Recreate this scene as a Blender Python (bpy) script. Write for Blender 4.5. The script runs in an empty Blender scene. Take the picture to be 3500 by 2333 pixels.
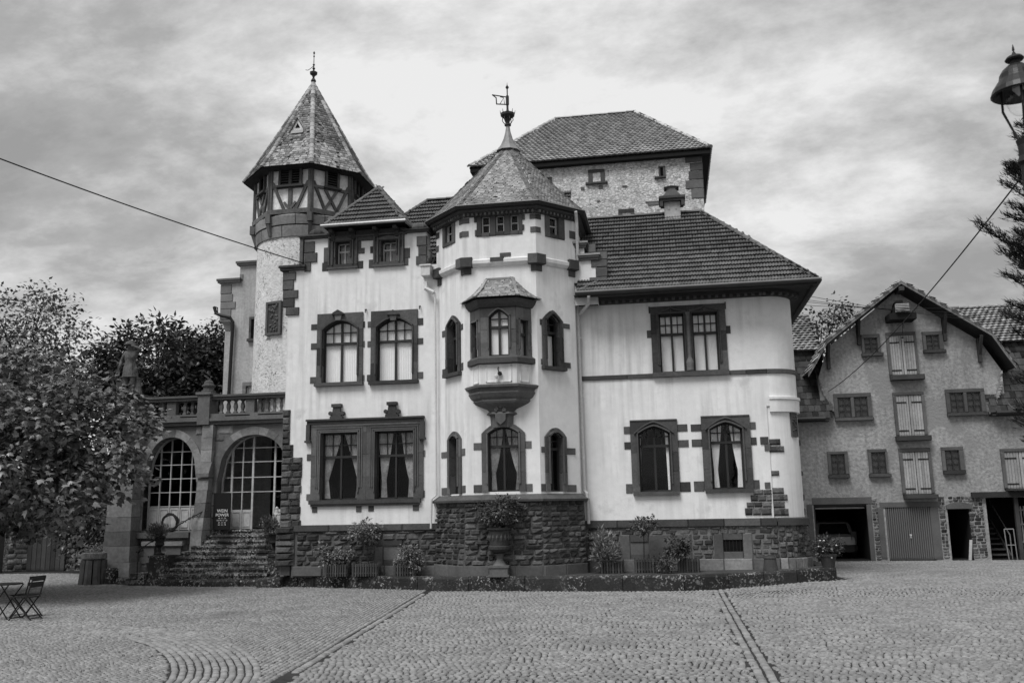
import bpy, math, random
import numpy as np
from mathutils import Matrix, Vector
sc = bpy.context.scene
COL = sc.collection
random.seed(7)
K = 1.16                      # metres per layout unit
# ------------------------------------------------------------------ camera
FPX, TILT, ROLL, YAW, EYE = 3100., math.radians(10.53), math.radians(1.01), math.radians(9.61), 1.8
_cy, _sy, _ct, _st = math.cos(YAW), math.sin(YAW), math.cos(TILT), math.sin(TILT)
FWD = np.array([-_sy*_ct, _cy*_ct, _st]); RGT = np.array([_cy, _sy, 0.]); UPV = np.cross(RGT, FWD)
R2 = RGT*math.cos(ROLL) - UPV*math.sin(ROLL); U2 = UPV*math.cos(ROLL) + RGT*math.sin(ROLL)
cam = bpy.data.cameras.new('camera'); camo = bpy.data.objects.new('camera', cam); COL.objects.link(camo)
cam.sensor_width = 36; cam.lens = FPX/3500*36; cam.clip_end = 3000; cam.clip_start = .1
camo.matrix_world = Matrix(((R2[0], U2[0], -FWD[0], 0), (R2[1], U2[1], -FWD[1], 0), (R2[2], U2[2], -FWD[2], EYE*K), (0, 0, 0, 1)))
cam.dof.use_dof = True; cam.dof.focus_distance = 23*K; cam.dof.aperture_fstop = 2.8
sc.camera = camo
# ------------------------------------------------------------------ sky, sun, exposure
SUN_EL, SUN_AZ = math.radians(57), math.radians(-28)      # azimuth measured from behind the camera
sc.view_settings.view_transform = 'Standard'; sc.view_settings.look = 'None'
sc.view_settings.exposure = 0.9; sc.view_settings.gamma = 1.0
W = bpy.data.worlds.new('World'); sc.world = W; W.use_nodes = True
def build_sky():
    nt = W.node_tree; N = nt.nodes; L = nt.links; N.clear()
    out = N.new('ShaderNodeOutputWorld'); bg = N.new('ShaderNodeBackground'); bg.inputs[1].default_value = .1
    sky = N.new('ShaderNodeTexSky'); sky.sky_type = 'NISHITA'; sky.sun_disc = False
    sky.sun_elevation = SUN_EL; sky.sun_rotation = math.pi - SUN_AZ
    bw = N.new('ShaderNodeRGBToBW'); L.new(sky.outputs[0], bw.inputs[0])
    tc = N.new('ShaderNodeTexCoord'); sep = N.new('ShaderNodeSeparateXYZ'); L.new(tc.outputs['Generated'], sep.inputs[0])
    def m(op, a, b=None, clamp=False):
        n = N.new('ShaderNodeMath'); n.operation = op; n.use_clamp = clamp
        for i, v in enumerate((a, b)):
            if v is None: continue
            if isinstance(v, (int, float)): n.inputs[i].default_value = v
            else: L.new(v, n.inputs[i])
        return n.outputs[0]
    z = m('MAXIMUM', sep.outputs[2], 0.0); d = m('ADD', z, .34)
    u = m('DIVIDE', sep.outputs[0], d); v = m('DIVIDE', sep.outputs[1], d)
    cmb = N.new('ShaderNodeCombineXYZ'); L.new(u, cmb.inputs[0]); L.new(v, cmb.inputs[1]); cmb.inputs[2].default_value = SKYSEED
    def noise(scale, det, rough, dist, sx=1, sy=1):
        mp = N.new('ShaderNodeMapping'); mp.inputs['Scale'].default_value = (sx, sy, 1); mp.inputs['Rotation'].default_value = (0, 0, .35)
        L.new(cmb.outputs[0], mp.inputs[0])
        n = N.new('ShaderNodeTexNoise'); n.inputs['Scale'].default_value = scale; n.inputs['Detail'].default_value = det
        n.inputs['Roughness'].default_value = rough; n.inputs['Distortion'].default_value = dist
        L.new(mp.outputs[0], n.inputs['Vector']); return n.outputs[0]
    big = noise(1.25, 3, .45, .1, .8, 1.0); mid = noise(3.4, 10, .64, .15, .8, 1.2); fine = noise(12, 8, .65, .2)
    f = m('ADD', m('ADD', m('MULTIPLY', big, .46), m('MULTIPLY', mid, .45)), m('MULTIPLY', fine, .09))
    rp = N.new('ShaderNodeValToRGB'); L.new(f, rp.inputs[0]); e = rp.color_ramp.elements
    e[0].position = .39; e[0].color = (.35,)*3 + (1,)
    e[1].position = .585; e[1].color = (.90,)*3 + (1,)
    a = e.new(.455); a.color = (.45,)*3 + (1,); a = e.new(.52); a.color = (.66,)*3 + (1,)
    mul = m('MULTIPLY', rp.outputs[0], 4.9)
    # a thin share of clear sky shows through the cloud
    tot = m('ADD', mul, m('MULTIPLY', bw.outputs[0], .05))
    L.new(tot, bg.inputs[0]); L.new(bg.outputs[0], out.inputs[0])
SKYSEED = 3.1
build_sky()
sun = bpy.data.lights.new('sun', 'SUN'); sun.energy = 1.5; sun.angle = math.radians(28); sun.color = (1, 1, 1)
suno = bpy.data.objects.new('sun', sun); COL.objects.link(suno)
_d = Vector((math.sin(SUN_AZ)*math.cos(SUN_EL), -math.cos(SUN_AZ)*math.cos(SUN_EL), math.sin(SUN_EL)))   # towards the sun
suno.rotation_euler = _d.to_track_quat('Z', 'Y').to_euler()
sc.cycles.max_bounces = 6; sc.cycles.diffuse_bounces = 3; sc.cycles.glossy_bounces = 3; sc.cycles.transparent_max_bounces = 12
sc.cycles.caustics_reflective = False; sc.cycles.caustics_refractive = False

# ------------------------------------------------------------------ photograph to place
REG = dict(A=(700,150,1.96),B=(1400,300,2.139),C=(0,850,2.24),D=(0,1450,2.139),E=(950,750,2.6133),F=(950,1350,2.24),G=(1450,650,2.09),
  H=(1450,1350,2.24),I=(1950,700,2.24),J=(1950,1350,2.24),K=(2700,900,2.614),L=(2700,1450,2.614),M=(3100,100,1.742),N=(450,1600,3.733),
  O=(380,1100,3.92),Q=(0,1700,3.484),S=(0,1850,2.614),a=(1080,620,4.1275),b=(480,1430,3.92),c=(840,520,4.6125),d=(1550,480,5.6),
  e=(2560,1340,4.355),f=(3200,1650,5.227),g=(1940,560,4.525),h=(2000,720,4.9),v=(1680,310,7.84),s=(0,0,1.))
def P(k, px, py, y=None, z=None):
    r = REG[k]; px = r[0]+px/r[2]; py = r[1]+py/r[2]
    d = FWD + R2*(px-1750)/FPX - U2*(py-1166.5)/FPX
    t = y/d[1] if y is not None else (z-EYE)/d[2]
    return (d[0]*t, d[1]*t, EYE+d[2]*t)
def rc(k, xl, yt, xr, yb, y):
    xm, ym = (xl+xr)/2, (yt+yb)/2
    return (P(k, xl, ym, y)[0], P(k, xr, ym, y)[0], P(k, xm, yb, y)[2], P(k, xm, yt, y)[2])   # x0 x1 z0 z1
def px_dist(p): return (p[0]**2 + p[1]**2 + (p[2]-EYE)**2)**.5

# ------------------------------------------------------------------ materials (the photograph is monochrome: greys)
MATS = {}
def _n(nt, t, **kw):
    n = nt.nodes.new(t)
    for k, v in kw.items():
        if k in n.inputs.keys(): n.inputs[k].default_value = v
        else: setattr(n, k, v)
    return n
def mat(name, v, rough=.85, nscale=2.5, namp=.25, fscale=18, famp=.15, bump=.25, bscale=30, var=0., attr=False, spec=.25,
        bdist=.02, streak=0., speck=None, vor=None, wave=None, metal=0., patch=None, spray=None, dark=None):
    """grey principled material: low and fine noise on the albedo, per-piece variation, optional specks, rubble joints, streaks"""
    if name in MATS: return MATS[name]
    m = bpy.data.materials.new(name); m.use_nodes = True; nt = m.node_tree; L = nt.links
    b = nt.nodes['Principled BSDF']; b.inputs['Roughness'].default_value = rough; b.inputs['Metallic'].default_value = metal
    b.inputs['Specular IOR Level'].default_value = spec
    geo = _n(nt, 'ShaderNodeNewGeometry'); pos = geo.outputs['Position']
    def mth(op, a, bb=None, c=False):
        n = nt.nodes.new('ShaderNodeMath'); n.operation = op; n.use_clamp = c
        for i, x in enumerate((a, bb)):
            if x is None: continue
            if isinstance(x, (int, float)): n.inputs[i].default_value = x
            else: L.new(x, n.inputs[i])
        return n.outputs[0]
    def noise(s, det=4, vec=None, rgh=.55):
        n = _n(nt, 'ShaderNodeTexNoise', Scale=s, Detail=det, Roughness=rgh); L.new(vec or pos, n.inputs['Vector']); return n.outputs[0]
    def rng(x, a, bb, c=0., d=1.):
        n = _n(nt, 'ShaderNodeMapRange'); n.clamp = True; L.new(x, n.inputs[0])
        for i, q in enumerate((a, bb, c, d)): n.inputs[i+1].default_value = q
        return n.outputs[0]
    val = mth('ADD', 1., mth('MULTIPLY', mth('SUBTRACT', noise(nscale), .5), namp*3))
    val = mth('MULTIPLY', val, mth('ADD', 1., mth('MULTIPLY', mth('SUBTRACT', noise(fscale, 3), .5), famp*3)))
    if var:
        if attr:
            a = _n(nt, 'ShaderNodeAttribute', attribute_name='rnd'); r = a.outputs['Fac']
        else:
            a = _n(nt, 'ShaderNodeObjectInfo'); r = a.outputs['Random']
        val = mth('MULTIPLY', val, mth('ADD', 1., mth('MULTIPLY', mth('SUBTRACT', r, .5), var*2)))
    if streak:
        mp = _n(nt, 'ShaderNodeMapping'); mp.inputs['Scale'].default_value = (6, 6, .35); L.new(pos, mp.inputs[0])
        s = rng(noise(1, 4, mp.outputs[0]), .42, .72); s2 = rng(noise(.55, 2), .35, .65)
        val = mth('MULTIPLY', val, mth('SUBTRACT', 1., mth('MULTIPLY', mth('MULTIPLY', s, s2), streak)))
    val = mth('MULTIPLY', val, v)
    hgt = noise(bscale, 4)
    if patch:      # (scale, low, high, value): irregular patches of another grey
        k = rng(noise(patch[0], 5, None, .6), patch[1], patch[2])
        val = mth('ADD', mth('MULTIPLY', val, mth('SUBTRACT', 1., k)), mth('MULTIPLY', k, patch[3]))
    if vor:        # (scale, joint value, width, value spread): rubble stones in mortar
        mp = _n(nt, 'ShaderNodeMapping'); mp.inputs['Scale'].default_value = (1, 1, 1.7); L.new(pos, mp.inputs[0])
        dn = _n(nt, 'ShaderNodeTexNoise', Scale=3.0, Detail=2.0); L.new(mp.outputs[0], dn.inputs['Vector'])
        va = _n(nt, 'ShaderNodeVectorMath', operation='ADD'); sv = _n(nt, 'ShaderNodeVectorMath', operation='SCALE'); sv.inputs['Scale'].default_value = .12
        L.new(dn.outputs['Color'], sv.inputs[0]); L.new(mp.outputs[0], va.inputs[0]); L.new(sv.outputs[0], va.inputs[1])
        vo = _n(nt, 'ShaderNodeTexVoronoi', Scale=vor[0], feature='DISTANCE_TO_EDGE'); L.new(va.outputs[0], vo.inputs['Vector'])
        vc = _n(nt, 'ShaderNodeTexVoronoi', Scale=vor[0]); L.new(va.outputs[0], vc.inputs['Vector'])
        bwn = _n(nt, 'ShaderNodeRGBToBW'); L.new(vc.outputs['Color'], bwn.inputs[0])
        val = mth('MULTIPLY', val, mth('ADD', 1., mth('MULTIPLY', mth('SUBTRACT', bwn.outputs[0], .5), vor[3]*2)))
        j = rng(vo.outputs['Distance'], vor[2]*.3, vor[2])
        val = mth('ADD', mth('MULTIPLY', val, j), mth('MULTIPLY', mth('SUBTRACT', 1., j), vor[1]))
        hgt = mth('ADD', mth('MULTIPLY', hgt, .5), j)
    if speck:      # (scale, low, high, value): lichen
        for s_, lo, hi, sv_ in speck:
            mod = rng(noise(1.6, 3), .38, .6)
            k = mth('MULTIPLY', rng(noise(s_, 3, None, .6), lo, hi), mod)
            val = mth('ADD', mth('MULTIPLY', val, mth('SUBTRACT', 1., k)), mth('MULTIPLY', k, sv_))
    cmb = _n(nt, 'ShaderNodeCombineColor')
    val = mth('MAXIMUM', val, .001)
    for i in range(3): L.new(val, cmb.inputs[i])
    L.new(cmb.outputs[0], b.inputs['Base Color'])
    if bump:
        bm = _n(nt, 'ShaderNodeBump', Strength=bump, Distance=bdist); L.new(hgt, bm.inputs['Height']); L.new(bm.outputs[0], b.inputs['Normal'])
    MATS[name] = m
    return m
def piece_mats(name, v, **kw):
    return mat(name, v, **kw), mat(name + '_mass', v, attr=True, **kw)
PLASTER = mat('white_plaster', .80, nscale=1.1, namp=.12, fscale=6, famp=.06, bump=.2, bscale=24, streak=.32, rough=.9, patch=(1.1, .60, .72, .60))
GREYPL = mat('grey_plaster', .40, nscale=1.3, namp=.28, fscale=12, famp=.25, bump=.3, bscale=35, rough=.95, streak=.3)
TRIM = mat('dark_sandstone', .076, nscale=2.2, namp=.28, fscale=16, famp=.28, bump=.35, bscale=28, var=.42)
TRIMD = mat('sandstone_mid', .112, nscale=1.8, namp=.3, fscale=14, famp=.22, bump=.3, bscale=24, var=.3)
ROCK, ROCK_M = piece_mats('rock_faced_stone', .085, nscale=3, namp=.4, fscale=14, famp=.45, bump=.9, bscale=16, var=.6)
MORTAR = mat('mortar', .10, namp=.3, bump=.3)
MORTARL = mat('pale_mortar', .16, namp=.25, bump=.3)
ASH, ASH_M = piece_mats('ashlar_sandstone', .20, nscale=2, namp=.35, fscale=11, famp=.3, bump=.4, bscale=20, var=.42)
LICH = mat('lichen_stone', .028, nscale=3, namp=.4, fscale=20, famp=.4, bump=.5, bscale=30, var=.35, speck=((8, .58, .63, .2), (17, .58, .63, .36)))
LICHS = mat('lichen_steps', .035, nscale=3, namp=.4, fscale=20, famp=.4, bump=.6, bscale=30, var=.3, speck=((9, .50, .56, .2), (17, .52, .57, .42)))
TILE, TILE_M = piece_mats('clay_tile', .12, nscale=1.5, namp=.2, fscale=20, famp=.3, bump=.3, bscale=40, var=.22, rough=.7)
SLATE, SLATE_M = piece_mats('slate', .27, nscale=1.3, namp=.32, fscale=16, famp=.3, bump=.3, bscale=30, var=.4, rough=.65)
OLDT, OLDT_M = piece_mats('old_plain_tile', .27, nscale=1.3, namp=.3, fscale=16, famp=.35, bump=.5, bscale=24, var=.55, rough=.9)
KTILE, KTILE_M = piece_mats('keep_tile', .44, nscale=.5, namp=.15, fscale=9, famp=.2, bump=.2, bscale=24, var=.25, rough=.85)
BTILE, BTILE_M = piece_mats('barn_tile', .28, nscale=1.1, namp=.35, fscale=12, famp=.3, bump=.4, bscale=24, var=.45, rough=.9)
DTILE, DTILE_M = piece_mats('dark_barn_tile', .045, nscale=1.1, namp=.4, fscale=12, famp=.4, bump=.4, bscale=24, var=.6, rough=.9)
UNDER = mat('roof_underlay', .012, bump=0)
RUBBLE = mat('rubble_wall', .60, nscale=.8, namp=.18, fscale=5, famp=.35, bump=1.0, bscale=9, vor=(6.8, .30, .045, .28), speck=((7, .60, .66, .16),), rough=.95)
RUBPL = mat('rubble_plaster', .62, nscale=.9, namp=.14, fscale=7, famp=.25, bump=.7, bscale=12, bdist=.04, rough=.95, speck=((9, .60, .65, .2), (15, .58, .63, .16)))
ROUGHC = mat('roughcast', .33, nscale=.6, namp=.22, fscale=9, famp=.42, bump=.7, bscale=9, bdist=.04, rough=.95, streak=.3, patch=(.8, .55, .60, .27))
RUBD = mat('dark_rubble', .13, nscale=1.5, namp=.4, fscale=9, famp=.4, bump=1., bscale=12, vor=(5.5, .05, .08, .6))
WOODD = mat('dark_wood', .05, nscale=2, namp=.3, bump=.3, var=.3)
TIMBER = mat('old_timber', .085, nscale=3, namp=.4, fscale=16, famp=.4, bump=.5, bscale=26, var=.45)
PANEL = mat('infill_plaster', .72, nscale=2.2, namp=.3, fscale=10, famp=.25, bump=.3, streak=.35)
FRAMED = mat('dark_window_paint', .035, rough=.5, bump=.05, namp=.1)
FRAMEW = mat('white_window_paint', .55, rough=.5, bump=.05, namp=.12)
SHUT = mat('pale_board', .36, nscale=2, namp=.2, fscale=14, famp=.2, bump=.4, var=.2)
GLAZEW = mat('grey_white_paint', .46, rough=.6, bump=.1, namp=.2, fscale=10, famp=.2)
CURT = mat('net_curtain', .92, rough=.95, bump=.03, namp=.06, famp=.03)  # net cloth; its extra white stands in for sky reflected in the upper panes
CURTP = mat('printed_curtain', .42, rough=.95, nscale=7, namp=.5, fscale=24, famp=.4, bump=.1)
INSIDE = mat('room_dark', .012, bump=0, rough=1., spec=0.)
METALD = mat('dark_metal', .012, rough=.45, bump=.1, metal=.0, spec=.4)
ZINC = mat('zinc', .3, rough=.45, bump=.1, metal=.35, namp=.15, spec=.4)
ZINCD = mat('dull_zinc', .045, rough=.5, bump=.1, metal=.3, namp=.2)
LEAD = mat('lead_sheet', .24, rough=.6, bump=.2, metal=.2, namp=.3)
PIPEW = mat('pale_pipe', .6, rough=.6, bump=.05, namp=.1)
IRON = mat('iron', .018, rough=.6, bump=.1)
def leafmat(name, v, var=.5, trans=.25):
    m = bpy.data.materials.new(name); m.use_nodes = True; nt = m.node_tree; L = nt.links
    b = nt.nodes['Principled BSDF']; b.inputs['Roughness'].default_value = .38; b.inputs['Specular IOR Level'].default_value = .55
    oi = _n(nt, 'ShaderNodeObjectInfo'); at = _n(nt, 'ShaderNodeAttribute', attribute_name='rnd')
    ad = _n(nt, 'ShaderNodeMath', operation='MAXIMUM'); L.new(at.outputs['Fac'], ad.inputs[0])
    hasr = _n(nt, 'ShaderNodeMath', operation='MULTIPLY'); L.new(oi.outputs['Random'], hasr.inputs[0]); hasr.inputs[1].default_value = .0
    L.new(hasr.outputs[0], ad.inputs[1])
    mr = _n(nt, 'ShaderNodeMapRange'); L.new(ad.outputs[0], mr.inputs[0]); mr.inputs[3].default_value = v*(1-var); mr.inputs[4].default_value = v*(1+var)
    cc = _n(nt, 'ShaderNodeCombineColor')
    for i in range(3): L.new(mr.outputs[0], cc.inputs[i])
    L.new(cc.outputs[0], b.inputs['Base Color'])
    tr = _n(nt, 'ShaderNodeBsdfTranslucent'); L.new(cc.outputs[0], tr.inputs[0])
    mx = _n(nt, 'ShaderNodeMixShader'); mx.inputs[0].default_value = trans
    L.new(b.outputs[0], mx.inputs[1]); L.new(tr.outputs[0], mx.inputs[2]); L.new(mx.outputs[0], nt.nodes['Material Output'].inputs[0])
    return m
LEAF1 = leafmat('plane_leaf', .135, .95, .08); LEAF2 = leafmat('dark_leaf', .05, .8, .15); LEAF3 = leafmat('shrub_leaf', .10, .6)  # plane_leaf: wide tone spread also puts sky highlights into the leaf colour
LEAF4 = leafmat('conifer_needle', .012, .5, .05); LEAF5 = leafmat('pale_shrub_leaf', .2, .6)
BARK = mat('bark', .035, nscale=3, namp=.4, bump=.8, bscale=14)
def glassmat():
    m = bpy.data.materials.new('window_glass'); m.use_nodes = True; nt = m.node_tree; L = nt.links; nt.nodes.remove(nt.nodes['Principled BSDF'])
    t = _n(nt, 'ShaderNodeBsdfTransparent'); t.inputs[0].default_value = (1, 1, 1, 1)
    g = _n(nt, 'ShaderNodeBsdfGlossy'); g.inputs['Roughness'].default_value = .02
    f = _n(nt, 'ShaderNodeFresnel'); geo = _n(nt, 'ShaderNodeNewGeometry'); mr = _n(nt, 'ShaderNodeMapRange'); L.new(geo.outputs['Backfacing'], mr.inputs[0]); mr.inputs[3].default_value = 1.36; mr.inputs[4].default_value = 1/1.36; L.new(mr.outputs[0], f.inputs[0])
    no = _n(nt, 'ShaderNodeTexNoise', Scale=2.2, Detail=1.); L.new(geo.outputs['Position'], no.inputs['Vector'])
    bm = _n(nt, 'ShaderNodeBump', Strength=.05, Distance=.05); L.new(no.outputs[0], bm.inputs['Height']); L.new(bm.outputs[0], g.inputs['Normal'])
    mx = _n(nt, 'ShaderNodeMixShader'); L.new(f.outputs[0], mx.inputs[0]); L.new(t.outputs[0], mx.inputs[1]); L.new(g.outputs[0], mx.inputs[2])
    L.new(mx.outputs[0], nt.nodes['Material Output'].inputs[0]); return m
GLASS = glassmat()

# ------------------------------------------------------------------ objects
ORG = {}
def root_of(parent): return ORG[parent.name] if parent else (0, 0, 0)
def setp(o, label=None, cat=None, group=None, kind=None):
    if label: o['label'] = label
    if cat: o['category'] = cat
    if group: o['group'] = group
    if kind: o['kind'] = kind
    return o
def thing(name, label, cat, loc, group=None):
    o = bpy.data.objects.new(name, None); COL.objects.link(o); o.empty_display_size = .3
    o.location = Vector(loc)*K; ORG[o.name] = tuple(loc)
    return setp(o, label, cat, group)
class Fr:
    """a wall frame: x along the wall, d out of the wall, z up"""
    def __init__(s, ox, oy, ang=0.): s.o = (ox, oy); s.t = (math.cos(ang), math.sin(ang)); s.n = (math.sin(ang), -math.cos(ang))
    def w(s, x, d, z): return (s.o[0]+s.t[0]*x+s.n[0]*d, s.o[1]+s.t[1]*x+s.n[1]*d, z)
    def mtx(s, x, d, z, w, dep, h):
        p = s.w(x, d, z)
        return Matrix(((s.t[0]*w, -s.n[0]*dep, 0, p[0]), (s.t[1]*w, -s.n[1]*dep, 0, p[1]), (0, 0, h, p[2]), (0, 0, 0, 1)))
WF = Fr(0, 0)      # identity: world = (x, -d, z)
class MB:
    def __init__(s): s.v = []; s.f = []; s.smooth = False
    def poly(s, pts): n = len(s.v); s.v += [tuple(p) for p in pts]; s.f.append(tuple(range(n, n+len(pts)))); return s
    def box(s, fr, x0, x1, d0, d1, z0, z1):
        n = len(s.v); s.v += [fr.w(x, d, z) for z in (z0, z1) for d in (d0, d1) for x in (x0, x1)]
        s.f += [tuple(n+i for i in q) for q in ((0,1,3,2),(4,6,7,5),(2,3,7,6),(0,4,5,1),(0,2,6,4),(1,5,7,3))]; return s
    def wbox(s, x0, x1, y0, y1, z0, z1): return s.box(WF, x0, x1, -y1, -y0, z0, z1)
    def prism(s, fr, pts, d0, d1):
        n = len(s.v); m = len(pts)
        s.v += [fr.w(x, d1, z) for x, z in pts] + [fr.w(x, d0, z) for x, z in pts]
        s.f.append(tuple(range(n, n+m))); s.f.append(tuple(range(n+2*m-1, n+m-1, -1)))
        for i in range(m): j = (i+1) % m; s.f.append((n+j, n+i, n+m+i, n+m+j))
        return s
    def strip(s, fr, inner, outer, d0, d1):
        """band between two polylines of equal length (arch mouldings)"""
        for i in range(len(inner)-1):
            s.prism(fr, [inner[i], inner[i+1], outer[i+1], outer[i]], d0, d1)
        return s
    def loft(s, rings, cap=True, closed=True):
        n = len(s.v); m = len(rings[0])
        for r in rings: s.v += [tuple(p) for p in r]
        for k in range(len(rings)-1):
            for i in range(m if closed else m-1):
                j = (i+1) % m; s.f.append((n+k*m+i, n+k*m+j, n+(k+1)*m+j, n+(k+1)*m+i))
        if cap and closed:
            s.f.append(tuple(range(n+m-1, n-1, -1))); s.f.append(tuple(range(n+(len(rings)-1)*m, n+len(rings)*m)))
        return s
    def lathe(s, c, prof, seg=16, a0=0.):
        return s.loft([[(c[0]+r*math.cos(a0+2*math.pi*i/seg), c[1]+r*math.sin(a0+2*math.pi*i/seg), c[2]+z) for i in range(seg)] for r, z in prof])
    def tube(s, pts, r, seg=6, r1=None):
        rings = []; pts = [Vector(p) for p in pts]; ref = Vector((0, 0, 1)); m = len(pts)
        for i, p in enumerate(pts):
            d = (pts[min(i+1, m-1)] - pts[max(i-1, 0)]).normalized()
            a = d.cross(ref) if abs(d.dot(ref)) < .95 else d.cross(Vector((1, 0, 0))); a.normalize(); b = d.cross(a)
            rr = r if r1 is None else r + (r1-r)*i/max(1, m-1)
            rings.append([p + (a*math.cos(2*math.pi*j/seg) + b*math.sin(2*math.pi*j/seg))*rr for j in range(seg)])
        return s.loft(rings)
    def beam(s, p, q, w, h):
        p = Vector(p); q = Vector(q); d = (q-p).normalized(); a = d.cross(Vector((0, 0, 1)))
        if a.length < .01: a = Vector((1, 0, 0))
        a.normalize(); b = a.cross(d)
        return s.loft([[c + a*x*w/2 + b*y*h/2 for x, y in ((-1,-1),(1,-1),(1,1),(-1,1))] for c in (p, q)])
    def mesh(s, name, org=(0, 0, 0), k=K):
        me = bpy.data.meshes.new(name); o = np.array(org)
        v = (np.array(s.v, dtype=float)-o)*k
        me.from_pydata(v.tolist(), [], s.f)
        if s.smooth: me.shade_smooth()
        return me
    def build(s, name, material, parent=None, label=None, cat=None, group=None, kind=None, org=None, fix=True):
        po = root_of(parent) if parent else None
        if org is None: org = po if parent else (sum(v[0] for v in s.v)/len(s.v), sum(v[1] for v in s.v)/len(s.v), min(v[2] for v in s.v))
        me = s.mesh(name, org); me.materials.append(material)
        if fix:
            import bmesh
            bm = bmesh.new(); bm.from_mesh(me); bmesh.ops.recalc_face_normals(bm, faces=bm.faces); bm.to_mesh(me); bm.free()
        o = bpy.data.objects.new(name, me); COL.objects.link(o)
        o.location = (Vector(org) - Vector(po or (0, 0, 0)))*K
        if parent: o.parent = parent
        ORG[o.name] = tuple(org)
        return setp(o, label, cat, group, kind)
def one(name, fr, x0, x1, d0, d1, z0, z1, material, parent, **kw): return MB().box(fr, x0, x1, d0, d1, z0, z1).build(name, material, parent, **kw)
def piece_obj(name, me, parent, mt):
    """one shared-mesh piece; mt is its matrix in layout units"""
    o = bpy.data.objects.new(name, me); COL.objects.link(o); o.parent = parent; q = root_of(parent)
    M4 = mt.copy()
    for i in range(3):
        for j in range(3): M4[i][j] *= K
        M4[i][3] = (M4[i][3]-q[i])*K
    o.matrix_basis = M4; return o
def mesh_np(me_list, idx, mts, name, material, org):
    """join many transformed copies of small meshes into one"""
    VV, LL, LS, RND, nv = [], [], [], [], 0
    base = []
    for me in me_list:
        v = np.array([x.co[:] for x in me.vertices]); base.append((v, [tuple(p.vertices) for p in me.polygons]))
    rs = np.random.RandomState(5)
    mts = np.array([[list(r) for r in m] for m in mts]) if not isinstance(mts, np.ndarray) else mts
    for b, (v, fs) in enumerate(base):
        sel = np.where(np.array(idx) == b)[0]
        if not len(sel): continue
        m = mts[sel]; vv = np.einsum('nij,vj->nvi', m[:, :3, :3], v) + m[:, None, :3, 3]
        flat = np.concatenate([np.array(f) for f in fs]); lens = np.array([len(f) for f in fs])
        off = nv + np.arange(len(sel))*len(v)
        LL.append((flat[None] + off[:, None]).ravel()); LS.append(np.tile(lens, len(sel)))
        VV.append(vv.reshape(-1, 3)); RND.append(np.repeat(rs.rand(len(sel)), len(v))); nv += len(sel)*len(v)
    V = (np.concatenate(VV) - np.array(org))*K; LL = np.concatenate(LL); LS = np.concatenate(LS); RND = np.concatenate(RND)
    me = bpy.data.meshes.new(name); me.vertices.add(len(V)); me.vertices.foreach_set('co', V.ravel())
    me.loops.add(len(LL)); me.loops.foreach_set('vertex_index', LL.astype(np.int32))
    me.polygons.add(len(LS)); me.polygons.foreach_set('loop_start', np.concatenate([[0], np.cumsum(LS)[:-1]]).astype(np.int32))
    me.polygons.foreach_set('loop_total', LS.astype(np.int32))
    a = me.attributes.new('rnd', 'FLOAT', 'POINT'); a.data.foreach_set('value', RND.astype(np.float32))
    me.update(calc_edges=True); me.validate(); me.materials.append(material)
    return me
def pieces(parent, name, mass, meshes, mts, mats, cap=300, key=None, seed=1):
    """the cap pieces that show largest become parts of their own, the rest one joined part"""
    rnd = random.Random(seed); n = len(mts)
    order = sorted(range(n), key=key or (lambda i: px_dist((mts[i][0][3], mts[i][1][3], mts[i][2][3]))))
    vs = [rnd.randrange(len(meshes)) for _ in range(n)]
    for me in meshes:
        if not me.materials: me.materials.append(mats[0])
    for i in order[:cap]: piece_obj(name, meshes[vs[i]], parent, mts[i])
    rest = order[cap:]
    if rest:
        org = root_of(parent)
        me = mesh_np(meshes, [vs[i] for i in rest], [mts[i] for i in rest], mass, mats[1], org)
        o = bpy.data.objects.new(mass, me); COL.objects.link(o); o.parent = parent; o['kind'] = 'stuff'; ORG[o.name] = org
# ---- shared small meshes (layout units, scaled on placing)
def sm(name, v, f, smooth=False):
    me = bpy.data.meshes.new(name); me.from_pydata(v, [], f)
    if smooth: me.shade_smooth()
    return me
def rock_mesh(name, rs, amp=.5):
    v, f = [], []; g = [-.5, -.3, .3, .5]
    for j in range(4):
        for i in range(4):
            edge = i in (0, 3) or j in (0, 3)
            y = -.25 - .1*rs.random() if edge else -.8 - amp*(rs.random()-.45)
            jx = 0 if i in (0, 3) else (rs.random()-.5)*.16; jz = 0 if j in (0, 3) else (rs.random()-.5)*.16
            ex = .012*rs.random() if i in (0, 3) else 0
            v.append((g[i]+jx-ex*(1 if g[i] > 0 else -1), y, g[j]+jz))
    f += [(j*4+i, j*4+i+1, (j+1)*4+i+1, (j+1)*4+i) for j in range(3) for i in range(3)]
    n = len(v); rim = [0, 1, 2, 3, 7, 11, 15, 14, 13, 12, 8, 4]
    for r in rim: v.append((v[r][0], .3, v[r][2]))
    for a in range(12): b = (a+1) % 12; f.append((rim[b], rim[a], n+a, n+b))
    return sm(name, v, f)
def block_mesh(name, ch=.07):
    v = [(x, 0, z) for x, z in ((-.5,-.5),(.5,-.5),(.5,.5),(-.5,.5))] + [(x, -.8, z) for x, z in ((-.5,-.5),(.5,-.5),(.5,.5),(-.5,.5))]
    c = .5-ch; v += [(x, -1, z) for x, z in ((-c,-c),(c,-c),(c,c),(-c,c))]
    f = [(8, 9, 10, 11)] + [(4+i, 4+(i+1) % 4, 8+(i+1) % 4, 8+i) for i in range(4)] + [(i, (i+1) % 4, 4+(i+1) % 4, 4+i) for i in range(4)]
    return sm(name, v, f)
_rs = random.Random(3)
ROCKS = [rock_mesh('rock_stone', _rs) for _ in range(7)]
ROCKS_L = [rock_mesh('rough_ashlar', _rs, .25) for _ in range(5)]
BLOCK = block_mesh('dressed_block', .035)
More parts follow.
